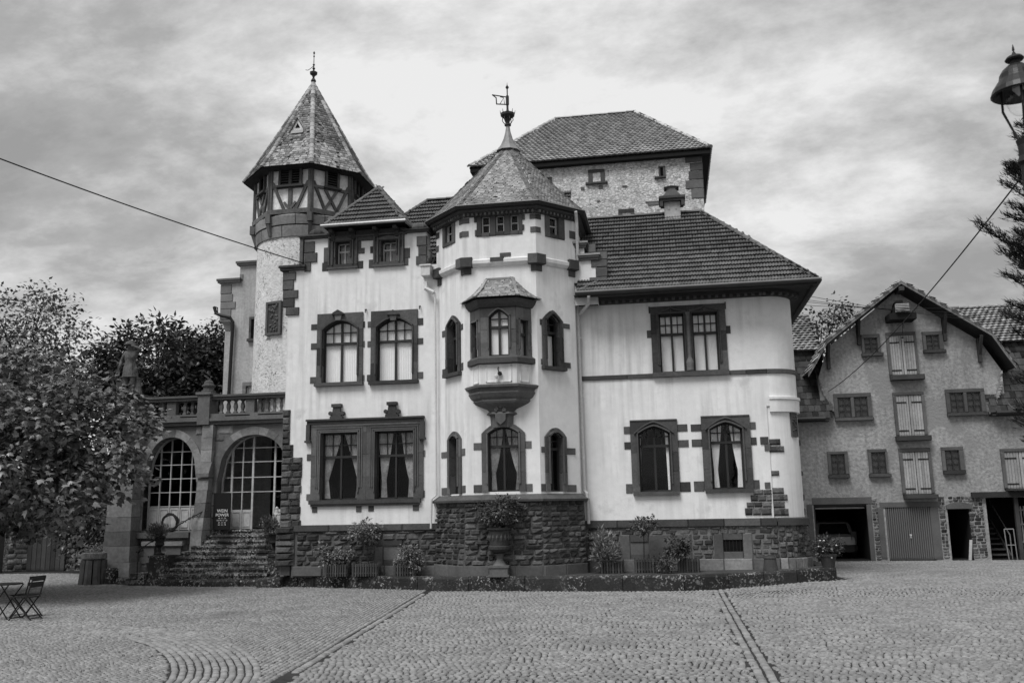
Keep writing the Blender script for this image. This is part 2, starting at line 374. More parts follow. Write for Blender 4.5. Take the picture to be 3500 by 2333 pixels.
def block(parent, fr, x0, x1, z0, z1, d=.03, name='quoin_stone', material=TRIM, d0=-.06):
    key = 'blk_'+material.name
    if key not in MATS:
        MATS[key] = BLOCK.copy(); MATS[key].materials.append(material)
    return piece_obj(name, MATS[key], parent, fr.mtx((x0+x1)/2, d0, (z0+z1)/2, abs(x1-x0), d-d0, abs(z1-z0)))
def masonry(parent, fr, x0, x1, z0, z1, rows=(.10, .17), wid=(.16, .42), dep=.06, holes=(), seed=0, gap=.008, lim=None, d0=-.02, out=None):
    """coursed stones; returns matrices. lim(z) -> (xa, xb) trims rows"""
    rs = random.Random(seed); mts = [] if out is None else out; z = z0
    while z < z1-.02:
        h = rs.uniform(*rows)
        if z1-z-h < rows[0]*.6: h = z1-z
        xa, xb = lim(z+h/2) if lim else (x0, x1)
        x = xa
        while x < xb-.02:
            w = rs.uniform(*wid)
            if xb-x-w < wid[0]*.6: w = xb-x
            segs = [(x, x+w)]
            for hx0, hx1, hz0, hz1 in holes:
                if hz0 < z+h*.6 and hz1 > z+h*.4:
                    ns = []
                    for a, b in segs:
                        if b <= hx0 or a >= hx1: ns.append((a, b)); continue
                        if a < hx0: ns.append((a, hx0))
                        if b > hx1: ns.append((hx1, b))
                    segs = ns
            for a, b in segs:
                if b-a > .04: mts.append(fr.mtx((a+b)/2, d0, z+h/2, b-a-gap, dep*rs.uniform(.7, 1.25), h-gap))
            x += w
        z += h
    return mts
def wall(name, fr, rects, holes, material, parent, d=0.):
    mb = MB()
    for X0, X1, Z0, Z1 in rects:
        hs = [h for h in holes if h[0] < X1 and h[1] > X0 and h[2] < Z1 and h[3] > Z0]
        xs = sorted({X0, X1, *[min(max(h[i], X0), X1) for h in hs for i in (0, 1)]}); zs = sorted({Z0, Z1, *[min(max(h[i], Z0), Z1) for h in hs for i in (2, 3)]})
        for i in range(len(xs)-1):
            for j in range(len(zs)-1):
                cx, cz = (xs[i]+xs[i+1])/2, (zs[j]+zs[j+1])/2
                if any(h[0] < cx < h[1] and h[2] < cz < h[3] for h in hs): continue
                mb.poly([fr.w(xs[i], d, zs[j]), fr.w(xs[i+1], d, zs[j]), fr.w(xs[i+1], d, zs[j+1]), fr.w(xs[i], d, zs[j+1])])
    return mb.build(name, material, parent, fix=False)
# ------------------------------------------------------------------ windows
def arch(x0, x1, zs, za, kind='seg', n=10):
    pts = []
    for i in range(n+1):
        t = -1+2*i/n
        f = 0 if kind == 'flat' else (1-t*t if kind == 'seg' else (1-abs(t)**1.45 if kind == 'tudor' else math.sqrt(max(0, 1-abs(t)**2.3))*(1-.0*abs(t))))
        pts.append((x0+(x1-x0)*i/n, zs+(za-zs)*f))
    return pts
def arch_z(a, x):
    for (xa, za), (xb, zb) in zip(a, a[1:]):
        if xa-1e-6 <= x <= xb+1e-6: return za+(zb-za)*(x-xa)/max(1e-9, xb-xa)
    return a[0][1]
def cloth(fr, top, bot, z0, z1, d, folds, amp=.02, curve=1.6, nz=14):
    """hanging cloth: top and bottom are (xa, xb)"""
    mb = MB(); mb.smooth = True; nx = folds*4; rows = []
    for j in range(nz+1):
        t = j/nz; k = t**curve
        if curve > 0 and abs((top[1]-top[0])-(bot[1]-bot[0])) > .06: k = .16*(.28-t)/.28 if t < .28 else ((t-.28)/.72)**(curve*.75)
        xa, xb = bot[0]+(top[0]-bot[0])*k, bot[1]+(top[1]-bot[1])*k
        rows.append([fr.w(xa+(xb-xa)*i/nx, d+amp*math.sin(i*math.pi/2+.4*math.sin(i*1.7)), z0+(z1-z0)*t) for i in range(nx+1)])
    return mb.loft(rows, cap=False, closed=False)
def window(parent, fr, o, zs=None, kind='flat', frame=FRAMED, lights=2, tz=.68, up=(2, 2), lo=(1, 1), depth=.17, fw=.04, curtain=None, room=.7, name='window', bar=.012, gl=True):
    x0, x1, z0, z1 = o; zs = z1 if zs is None else zs; A = arch(x0, x1, zs, z1, kind)
    mb = MB(); da, db = -depth, -depth+.045
    mb.box(fr, x0, x0+fw, da, db, z0, zs).box(fr, x1-fw, x1, da, db, z0, zs).box(fr, x0+fw, x1-fw, da, db, z0, z0+fw)
    mb.strip(fr, [(x, z-fw) for x, z in A], A, da, db)
    W_ = x1-x0; ztr = z0+(z1-z0)*tz if tz else None
    mull = [x0+W_*k/lights for k in range(1, lights)]; mw = fw*.62
    for xm in mull: mb.box(fr, xm-mw, xm+mw, da, db+.012, z0+fw*.5, arch_z(A, xm)-fw*.5)
    if tz: mb.box(fr, x0+fw, x1-fw, da, db+.02, ztr-fw*.75, ztr+fw*.75)
    cells = []
    xs = [x0+fw] + [q for xm in mull for q in (xm-mw, xm+mw)] + [x1-fw]
    for k in range(lights):
        a, b = xs[2*k], xs[2*k+1]
        parts = [(z0+fw, ztr-fw*.75, lo), (ztr+fw*.75, z1, up)] if tz else [(z0+fw, z1, lo)]
        for za, zb, (cx, cz) in parts:
            zt = zb if zb < z1 else max(arch_z(A, a), arch_z(A, b), arch_z(A, (a+b)/2))-fw
            for i in range(1, cx):
                xb_ = a+(b-a)*i/cx; mb.box(fr, xb_-bar, xb_+bar, da+.012, db-.008, za, min(zt, arch_z(A, xb_)-fw*.5))
            for j in range(1, cz):
                zb_ = za+(zt-za)*j/cz; mb.box(fr, a, b, da+.012, db-.008, zb_-bar, zb_+bar)
            for i in range(cx):
                for j in range(cz): cells.append((a+(b-a)*i/cx, a+(b-a)*(i+1)/cx, za+(zt-za)*j/cz, za+(zt-za)*(j+1)/cz))
    w = mb.build(name, frame, parent)
    if gl:
        for a, b, za, zb in cells:
            pts = [(a, za), (b, za)] + [(b+(a-b)*i/4, min(zb, arch_z(A, b+(a-b)*i/4)-fw*.4)) for i in range(5)]
            MB().poly([fr.w(x, da+.025, z) for x, z in pts]).build('pane', GLASS, w, fix=False)
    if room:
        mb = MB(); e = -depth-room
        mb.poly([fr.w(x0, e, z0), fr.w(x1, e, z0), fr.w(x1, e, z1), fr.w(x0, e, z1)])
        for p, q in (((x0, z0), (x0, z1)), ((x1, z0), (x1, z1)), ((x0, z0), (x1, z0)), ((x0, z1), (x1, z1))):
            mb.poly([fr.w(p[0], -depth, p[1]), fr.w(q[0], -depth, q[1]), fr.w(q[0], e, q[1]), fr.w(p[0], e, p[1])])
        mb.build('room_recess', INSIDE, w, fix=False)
    dc = -depth-.025
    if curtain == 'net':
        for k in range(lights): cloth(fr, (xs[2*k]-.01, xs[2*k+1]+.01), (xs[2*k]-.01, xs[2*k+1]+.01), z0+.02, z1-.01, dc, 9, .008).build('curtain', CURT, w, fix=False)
    elif curtain in ('swag', 'swagw'):
        m_ = CURTP if curtain == 'swag' else CURT
        jv = lambda k: .05*math.sin(x0*37+z0*11+k*2.3)
        cloth(fr, (x0+.01, x0+W_*(.45+jv(0))), (x0+W_*(.06+jv(1)), x0+W_*(.18+jv(1))), z0+.02, z1-.02, dc, 7, .018, 1.3+6*jv(2)).build('curtain', m_, w, fix=False)
        cloth(fr, (x1-W_*(.42+jv(3)), x1-.01), (x1-W_*(.13+jv(4)), x1-W_*(.02)), z0+.02, z1-.02, dc, 7, .018, 1.2+6*jv(5)).build('curtain', m_, w, fix=False)
    elif curtain == 'sides':
        cloth(fr, (x1-W_*.16, x1-.01), (x1-W_*.12, x1-.01), z0+.02, z1-.02, dc, 4, .012).build('curtain', CURT, w, fix=False)
        cloth(fr, (x0+.01, x0+W_*.07), (x0+.01, x0+W_*.05), z0+.02, z1-.02, dc, 2, .012).build('curtain', CURT, w, fix=False)
    return w
def surround(w, fr, o, m=.13, zs=None, kind='flat', top=.12, d=.045, depth=.17, ears=(), sill=True, sd=.12, sx=.03, material=TRIM, mould=True, stones=3, ml=None, mr=None, archtop=False):
    """dressed stones round a window: jambs, lintel, moulding, sill; ears are (side, za, zb, length)"""
    x0, x1, z0, z1 = o; zs = z1 if zs is None else zs; A = arch(x0, x1, zs, z1, kind)
    ml = m if ml is None else ml; mr = m if mr is None else mr
    for a, b in ((x0-ml, x0), (x1, x1+mr)):
        if b-a < .01: continue
        for k in range(stones):
            MB().box(fr, a, b, -depth, d-.003*(k % 2), z0+(zs-z0)*k/stones+.003, z0+(zs-z0)*(k+1)/stones-.003).build('jamb_stone', material, w)
    if archtop:
        B_ = arch(x0-ml, x1+mr, zs, z1+m*.85, kind); mb = MB()
        for i in range(0, 10, 2): MB().prism(fr, [A[i], A[i+1], A[i+2], B_[i+2], B_[i+1], B_[i]], -depth, d-.003*(i % 4)).build('voussoir', material, w)
        for (xa, z_a), (xb, z_b) in zip(A, A[1:]): mb.prism(fr, [(xa, z_a), (xb, z_b), (xb, z1+.002), (xa, z1+.002)], -.05, -.001)
        mb.build('spandrel', PLASTER, w)
    elif top:
        xm = (x0+x1)/2
        MB().prism(fr, [(x0-ml, zs)] + A[:6] + [(xm, z1+top), (x0-ml, z1+top)], -depth, d).build('lintel_stone', material, w)
        MB().prism(fr, [(x1+mr, z1+top), (xm+.004, z1+top), (xm+.004, z1)] + A[6:] + [(x1+mr, zs)], -depth, d-.003).build('lintel_stone', material, w)
    if mould:
        mb = MB(); q = .035
        A2 = [(x+(q if i > len(A)/2 else -q)*(1 if i in (0, len(A)-1) else .5), z+q) for i, (x, z) in enumerate(A)]
        mb.strip(fr, A, A2, d-.02, d+.035)
        if ml > .05: mb.box(fr, x0-q, x0, d-.02, d+.03, z0+.18, zs)
        if mr > .05: mb.box(fr, x1, x1+q, d-.02, d+.03, z0+.18, zs)
        mb.build('moulding', material, w)
    for side, za, zb, ln in ears:
        a, b = (x0-ml-ln, x0-ml) if side < 0 else (x1+mr, x1+mr+ln)
        block(w, fr, a, b, za, zb, .018, 'ear_stone', material)
    if sill:
        MB().prism(Fr(*fr.w(x0-ml-sx, 0, 0)[:2], math.atan2(fr.t[1], fr.t[0])), [(0, z0-.085), (x1-x0+ml+mr+2*sx, z0-.085), (x1-x0+ml+mr+2*sx, z0), (0, z0)], -depth, sd).build('sill', material, w)
# ------------------------------------------------------------------ roofs
def pantile(name, bumps=2, n=4):
    m = bumps*n; xs = [i/m for i in range(m+1)]; zz = [.17*(.5-.5*math.cos(2*math.pi*bumps*x)) for x in xs]
    v = [(x-.5, 0, z+.30) for x, z in zip(xs, zz)] + [(x-.5, 1.12, z-.04) for x, z in zip(xs, zz)] + [(x-.5, .22, z*.3-.05) for x, z in zip(xs, zz)]
    k = m+1; f = [(i, i+1, k+i+1, k+i) for i in range(m)] + [(2*k+i, 2*k+i+1, i+1, i) for i in range(m)]
    return sm(name, v, f)
def slate(name, t=.06, rnd=0.):
    r = random.Random(int(rnd*100)); lo = [(-.47, .22), (-.3, .05), (0, .0+.04*r.random()), (.3, .06), (.47, .2)]
    v = [(x, y, t+.03*r.random()) for x, y in lo] + [(.49, 1.5, 0), (-.49, 1.5, 0)] + [(x, y+.02, -.02) for x, y in lo]
    return sm(name, v, [tuple(range(7))] + [(i+1, i, 7+i, 8+i) for i in range(4)])
def plain(name, t=.09, rnd=0.):
    r = random.Random(int(rnd*100)+3); lo = [(-.48, .02*r.random()), (0, -.02+.05*r.random()), (.48, .02*r.random())]
    v = [(x, y, t+.05*r.random()) for x, y in lo] + [(.48, 1.35, 0), (-.48, 1.35, 0)] + [(x, y+.02, -.02) for x, y in lo]
    return sm(name, v, [(0, 1, 2, 3, 4)] + [(i+1, i, 5+i, 6+i) for i in range(2)])
PAN2 = [pantile('pantile')]; PAN1 = [pantile('pantile_single', 1, 5)]
def dupm(ms): return [m.copy() for m in ms]
SLATES = [slate('slate', .06, i*.17) for i in range(4)]; PLAINS = [plain('plain_tile', .09, i*.13) for i in range(4)]
def inpoly(poly, a, b, m=0.):
    s = 0
    for (x0, y0), (x1, y1) in zip(poly, poly[1:]+poly[:1]):
        l = math.hypot(x1-x0, y1-y0) or 1; c = ((x1-x0)*(b-y0)-(y1-y0)*(a-x0))/l
        if c < -m: return False
    return True
def tile_field(O, e, s, poly, tw, th, stag=0., lift=.01, seed=0, jit=.0, out=None, skip=0., margin=.02):
    rs = random.Random(seed); O = Vector(O); e = Vector(e).normalized(); s = Vector(s).normalized(); n = e.cross(s)
    if n.z < 0: n = -n
    A = [p[0] for p in poly]; B = [p[1] for p in poly]; mts = [] if out is None else out
    j = 0; b = min(B)
    flip = 1 if e.cross(s).dot(n) > 0 else -1
    while b < max(B)-th*.3:
        a = min(A) + (stag*tw if j % 2 else 0) - tw
        while a < max(A)+tw:
            if inpoly(poly, a, b+th*.5, margin) and rs.random() >= skip:
                p = O + e*(a+rs.uniform(-1, 1)*jit*tw) + s*(b+rs.uniform(-1, 1)*jit*th*.6) + n*(lift+rs.random()*jit*.03)
                r = rs.uniform(-1, 1)*jit*.12; ee = e*math.cos(r)+s*math.sin(r); ss = s*math.cos(r)-e*math.sin(r)
                c = (ee*tw*flip, ss*th, n*tw)
                mts.append(Matrix(((c[0].x, c[1].x, c[2].x, p.x), (c[0].y, c[1].y, c[2].y, p.y), (c[0].z, c[1].z, c[2].z, p.z), (0, 0, 0, 1))))
            a += tw
        b += th; j += 1
    return mts
def plane_poly(pts):
    """roof plane through 3D points (first edge is the eave): origin, e, s, polygon in (a, b)"""
    p = [Vector(q) for q in pts]; e = (p[1]-p[0]).normalized(); nn = Vector((0, 0, 0))
    for i in range(1, len(p)-1): nn += (p[i]-p[0]).cross(p[i+1]-p[0])
    nn.normalize(); s = nn.cross(e)
    if s.z < 0: s = -s
    poly = [((q-p[0]).dot(e), (q-p[0]).dot(s)) for q in p]
    ar = sum(a[0]*b[1]-b[0]*a[1] for a, b in zip(poly, poly[1:]+poly[:1]))
    return p[0], e, s, (poly if ar > 0 else poly[::-1])
_v, _f = [], []
for _k, (_y, _r) in enumerate(((0, 1.08), (1.12, .92))):
    for _i in range(7):
        _a = math.pi*_i/6; _v.append((math.cos(_a)*_r, _y, math.sin(_a)*_r*.8-.1))
_f = [(i, i+1, 8+i, 7+i) for i in range(6)] + [tuple(range(6, -1, -1))]
RIDGE = sm('ridge_tile', _v, _f, False)
def ridge(parent, p, q, r, ln, material, name='ridge_tile'):
    key = 'ridge_'+material.name
    if key not in MATS: MATS[key] = RIDGE.copy(); MATS[key].materials.append(material)
    p, q = Vector(p), Vector(q); d = q-p; n = max(1, round(d.length/ln)); u = d/n; dn = d.normalized()
    side = dn.cross(Vector((0, 0, 1))).normalized(); up = side.cross(dn)
    for i in range(n):
        c = p+u*i; piece_obj(name, MATS[key], parent, Matrix(((side.x*r, u.x, up.x*r, c.x), (side.y*r, u.y, up.y*r, c.y), (side.z*r, u.z, up.z*r, c.z), (0, 0, 0, 1))))
def roof_solid(name, faces, material, parent, t=.08):
    mb = MB()
    for f in faces: mb.poly(f)
    return mb.build(name, material, parent, fix=False)

# ------------------------------------------------------------------ ground
def sst(a, b, x): t = min(1, max(0, (x-a)/(b-a))); return t*t*(3-2*t)
def gz(x, y): return .10*sst(-.2, 3.4, x)*sst(19, 22, y)*(1-sst(24, 31, y))
def build_ground():
    mb = MB(); xs = [-1500, -200, -60] + [-30+2*i for i in range(31)] + [60, 200, 1500]; ys = [-800, -100, -20, 0] + [2+1.5*i for i in range(26)] + [50, 80, 200, 2500]
    for y in ys: mb.v += [(x, y, gz(x, y)-.014) for x in xs]
    n = len(xs); mb.f = [(j*n+i, j*n+i+1, (j+1)*n+i+1, (j+1)*n+i) for j in range(len(ys)-1) for i in range(n-1)]; mb.smooth = True
    gm = mat('courtyard_ground', .24, nscale=.4, namp=.25, fscale=9, famp=.3, bump=.8, bscale=16, rough=.95, vor=(9.5, .03, .1, .25))
    g = mb.build('ground', gm, None, kind='structure', org=(0, 0, 0), fix=False)
    # cobbles: fields of rows bounded by drainage runs
    cob = []
    rs = random.Random(11)
    for _ in range(6):
        j = lambda a: a*(1+rs.uniform(-.25, .25))
        t = [(-.5+j(.1), -.5+j(.1)), (.5-j(.1), -.5+j(.1)), (.5-j(.1), .5-j(.1)), (-.5+j(.1), .5-j(.1))]
        v = [(-.5, -.5, 0), (.5, -.5, 0), (.5, .5, 0), (-.5, .5, 0)] + [(x, y, .9+rs.uniform(-.12, .12)) for x, y in t] + [(rs.uniform(-.1, .1), rs.uniform(-.1, .1), 1.12)]
        cob.append(sm('cobblestone', v, [(4, 5, 8), (5, 6, 8), (6, 7, 8), (7, 4, 8)] + [(i, (i+1) % 4, 4+(i+1) % 4, 4+i) for i in range(4)]))
    cm, cmm = piece_mats('sett_stone', .235, patch=(.45, .56, .72, .15), nscale=.9, namp=.22, fscale=22, famp=.2, bump=.25, bscale=60, var=.24, rough=.75, spec=.35)
    P0, P1 = (-4.45, 10.47), (-5.60, 20.3)
    lx = lambda y: P0[0]+(P1[0]-P0[0])*(y-P0[1])/(P1[1]-P0[1])
    RX = .86
    # the curved run on the left: points on its outer edge
    cur = [(-14.5, 14.7), (-12.0, 14.95), (-10.3, 14.85), (-9.2, 14.62), (-8.3, 14.3), (-7.5, 13.85), (-6.85, 13.3), (-6.3, 12.72), (-5.8, 12.1), (-5.38, 11.5), (-5.02, 10.9), (-4.72, 10.3), (-4.5, 9.7), (-4.36, 9.1), (-4.3, 8.0)]
    def curve_in(x, y):       # inside the turn
        c = False; poly = cur+[(-30, 7), (-30, 14.5)]
        for (xa, ya), (xb, yb) in zip(poly, poly[1:]+poly[:1]):
            if (ya > y) != (yb > y) and x < (xb-xa)*(y-ya)/(yb-ya)+xa: c = not c
        return c
    bed = MB()
    for y0_ in np.arange(7, 31.5, 1.75):
        for i in range(14):
            xx = lambda t, y_: (-.16*y_)+(t-.5)*2*(.62*y_+1.4)
            q = [(xx(i/14, y0_), y0_), (xx((i+1)/14, y0_), y0_), (xx((i+1)/14, y0_+1.75), y0_+1.75), (xx(i/14, y0_+1.75), y0_+1.75)]
            bed.poly([(x, y, gz(x, y)-.009) for x, y in q])
    bed.build('cobble_bed', mat('joint_sand', .03, nscale=.6, namp=.3, fscale=9, famp=.5, bump=.4), g, fix=False)
    A, ang, szs, L_, Wd = [], [], [], [], []
    def put(x, y, a, l, w): A.append((x, y)); ang.append(a); L_.append(l); Wd.append(w)
    def vis(x, y):
        dx, dy = x, y; k = dx*FWD[0]+dy*FWD[1]; r = dx*RGT[0]+dy*RGT[1]
        return k > 8.0 and abs(r) < k*.60+1.2 and y < 31.4
    def field(angle, ok, ymin, ymax, xmin, xmax, w=.075, wob=0.0):
        c, s = math.cos(angle), math.sin(angle); R_ = 40; b = -R_
        ext = [(x*c+y*s, -x*s+y*c) for x in (xmin, xmax) for y in (ymin, ymax)]
        b = min(e[1] for e in ext); bm = max(e[1] for e in ext); a0, a1 = min(e[0] for e in ext), max(e[0] for e in ext); j = 0
        while b < bm:
            ww = w*rs.uniform(.92, 1.08); a = a0+rs.random()*.08
            while a < a1:
                l = rs.uniform(.07, .105); am = a+l/2; bb = b+ww/2+wob*math.sin(am*1.3+j*.05)
                x, y = am*c-bb*s, am*s+bb*c
                if vis(x, y) and ymin < y < ymax and ok(x, y): put(x, y, angle+rs.uniform(-.04, .04), l, ww)
                a += l
            b += ww; j += 1
    YT_ = lambda x: 23.2
    field(-.03, lambda x, y: lx(y)+.165 < x < RX-.07, 9, 20.9, -6.5, 1.2, wob=.012)
    field(.02, lambda x, y: x > RX+.2 and (y < 22.4 or x > 3.9), 9, 31.3, .8, 17, wob=.015)
    dang = math.atan2(P1[1]-P0[1], P1[0]-P0[0])
    field(dang, lambda x, y: x < lx(y)-.045 and not curve_in(x, y) and (y < 23.4 or x < -15.6), 8., 28., -20, -4.2, wob=.012)
    cp = np.array([np.array(a)+(np.array(b)-np.array(a))*t for a, b in zip(cur, cur[1:]) for t in (0, .25, .5, .75)])
    field(math.pi/2+.04, lambda x, y: curve_in(x, y) and np.min(np.hypot(cp[:, 0]-x, cp[:, 1]-y)) > 1.06, 8, 15, -17, -4.2, wob=.012)
    for yy in np.arange(9., 21, .105):      # drainage runs of larger setts
        for q in (RX-.005, RX+.115): put(q+rs.uniform(-.006, .006), yy, math.pi/2, .1, .115)
    n = 96
    for i in range(n):
        t = i/n; x, y = P0[0]+(P1[0]-P0[0])*t, P0[1]+(P1[1]-P0[1])*t; put(x+.06, y, dang, .1, .115)
    # rows that follow the turn
    pts = np.array(cur); seg = np.hypot(*(np.diff(pts, axis=0).T)); cum = np.concatenate([[0], np.cumsum(seg)])
    for k in range(11):
        off = .055+k*.093; s_ = 0
        while s_ < cum[-1]:
            i = min(len(seg)-1, int(np.searchsorted(cum, s_, 'right'))-1); t = (s_-cum[i])/seg[i]
            # smooth tangent
            tg = (pts[min(i+2, len(pts)-1)]-pts[max(i-1, 0)]); tg = tg/np.hypot(*tg); tl = (pts[i+1]-pts[i])/seg[i]; tg = tg*.5+tl*.5; tg /= np.hypot(*tg)
            nrm = np.array([tg[1], -tg[0]]); p = pts[i]+(pts[i+1]-pts[i])*t
            x, y = p+nrm*off
            l = rs.uniform(.075, .11)
            dmin = np.min(np.hypot(pts[:, 0]-x, pts[:, 1]-y))
            if vis(x, y) and curve_in(x, y): put(x, y, math.atan2(tg[1], tg[0]), l, .097 if k else .105)
            s_ += l
    A = np.array(A); ang = np.array(ang); L_ = np.array(L_); Wd = np.array(Wd)
    Z = np.array([gz(x, y) for x, y in A]) + np.random.RandomState(4).uniform(-.006, .004, len(A)) - .014
    M = np.zeros((len(A), 4, 4)); ca, sa = np.cos(ang), np.sin(ang); g_ = np.random.RandomState(3).uniform(.012, .026, len(A))
    M[:, 0, 0] = ca*(L_-g_); M[:, 1, 0] = sa*(L_-g_); M[:, 0, 1] = -sa*(Wd-g_); M[:, 1, 1] = ca*(Wd-g_); M[:, 2, 2] = .026
    M[:, 0, 3] = A[:, 0]; M[:, 1, 3] = A[:, 1]; M[:, 2, 3] = Z; M[:, 3, 3] = 1
    k = A[:, 0]*FWD[0]+A[:, 1]*FWD[1]; r = A[:, 0]*RGT[0]+A[:, 1]*RGT[1]
    rank = np.argsort(A[:, 0]**2+A[:, 1]**2+1000*(np.abs(r) > k*.56)+1000*(k < 9.95))
    vs = np.random.RandomState(8).randint(0, 6, len(A))
    for me in cob: me.materials.append(cm)
    for i in rank[:300]: piece_obj('cobblestone', cob[vs[i]], g, Matrix(M[i].tolist()))
    rest = rank[300:]
    me = mesh_np(cob, vs[rest], M[rest], 'cobblestones', cmm, (0, 0, 0))
    o = bpy.data.objects.new('cobblestones', me); COL.objects.link(o); o.parent = g; o['kind'] = 'stuff'; ORG[o.name] = (0, 0, 0)
    print('cobbles', len(A))
    # weeds in the joints
    mb = MB(); rr = random.Random(5)
    for i in range(150):
        y = rr.uniform(9.8, 19.5); x = rr.uniform(-.6, .5)*y*.95-1.2
        if rr.random() < .45: x, y = rr.uniform(-9, -4.6), rr.uniform(10, 13.5)
        for _ in range(rr.randrange(3, 8)):
            a = rr.uniform(0, 6.28); l = rr.uniform(.015, .05); h = rr.uniform(.005, .045); w = .006
            bx, by = x+rr.uniform(-.04, .04), y+rr.uniform(-.03, .03); z = gz(bx, by)
            mb.poly([(bx-w*math.sin(a), by+w*math.cos(a), z), (bx+w*math.sin(a), by-w*math.cos(a), z), (bx+l*math.cos(a), by+l*math.sin(a), z+h)])
    mb.build('weeds', mat('weed', .03, bump=0), None, label='small dark weeds growing in the cobble joints', cat='weeds', kind='stuff', fix=False)
    return g
GROUND = build_ground()
# ------------------------------------------------------------------ manor house
def PF(fr, k, px, py):
    r = REG[k]; px = r[0]+px/r[2]; py = r[1]+py/r[2]
    d = FWD + R2*(px-1750)/FPX - U2*(py-1166.5)/FPX
    t = (fr.o[0]*fr.n[0]+fr.o[1]*fr.n[1])/(d[0]*fr.n[0]+d[1]*fr.n[1])
    return (d[0]*t-fr.o[0])*fr.t[0]+(d[1]*t-fr.o[1])*fr.t[1], EYE+d[2]*t
def rf(fr, k, xl, yt, xr, yb):
    xm, ym = (xl+xr)/2, (yt+yb)/2
    return (PF(fr, k, xl, ym)[0], PF(fr, k, xr, ym)[0], PF(fr, k, xm, yb)[1], PF(fr, k, xm, yt)[1])
def zf(fr, k, px, py): return PF(fr, k, px, py)[1]
def ears_px(fr, k, o, m, L, R):
    """ear stones from pixel boxes; returns (side, za, zb, len)"""
    out = []
    for q in L: r = rf(fr, k, *q); out.append((-1, r[2], r[3], max(.03, o[0]-m-r[0])))
    for q in R: r = rf(fr, k, *q); out.append((1, r[2], r[3], max(.03, r[1]-o[1]-m)))
    return out
def blocks(parent, fr, k, L, d=.03, material=TRIM, name='quoin_stone', d0=-.06):
    for q in L: r = rf(fr, k, *q); block(parent, fr, r[0], r[1], r[2], r[3], d, name, material, d0)
YF, YT, YR = 22.1, 21.2, 22.5
FF, FR = Fr(0, YF), Fr(0, YR)
MAN = thing('manor_house', 'large white plastered manor house with dark stone window frames and a polygonal bay tower', 'house', (-3.5, 22.5, .3))
def keystone(w, fr, x, z0, z1):
    MB().prism(fr, [(x-.07, z0), (x+.07, z0), (x+.1, z1-.12), (x-.1, z1-.12)], 0, .1).build('keystone', TRIMD, w)
    MB().prism(fr, [(x-.17, z1-.13), (x+.17, z1-.13), (x+.14, z1-.08), (x, z1), (x-.14, z1-.08)], 0, .13).build('keystone_cap', TRIM, w)
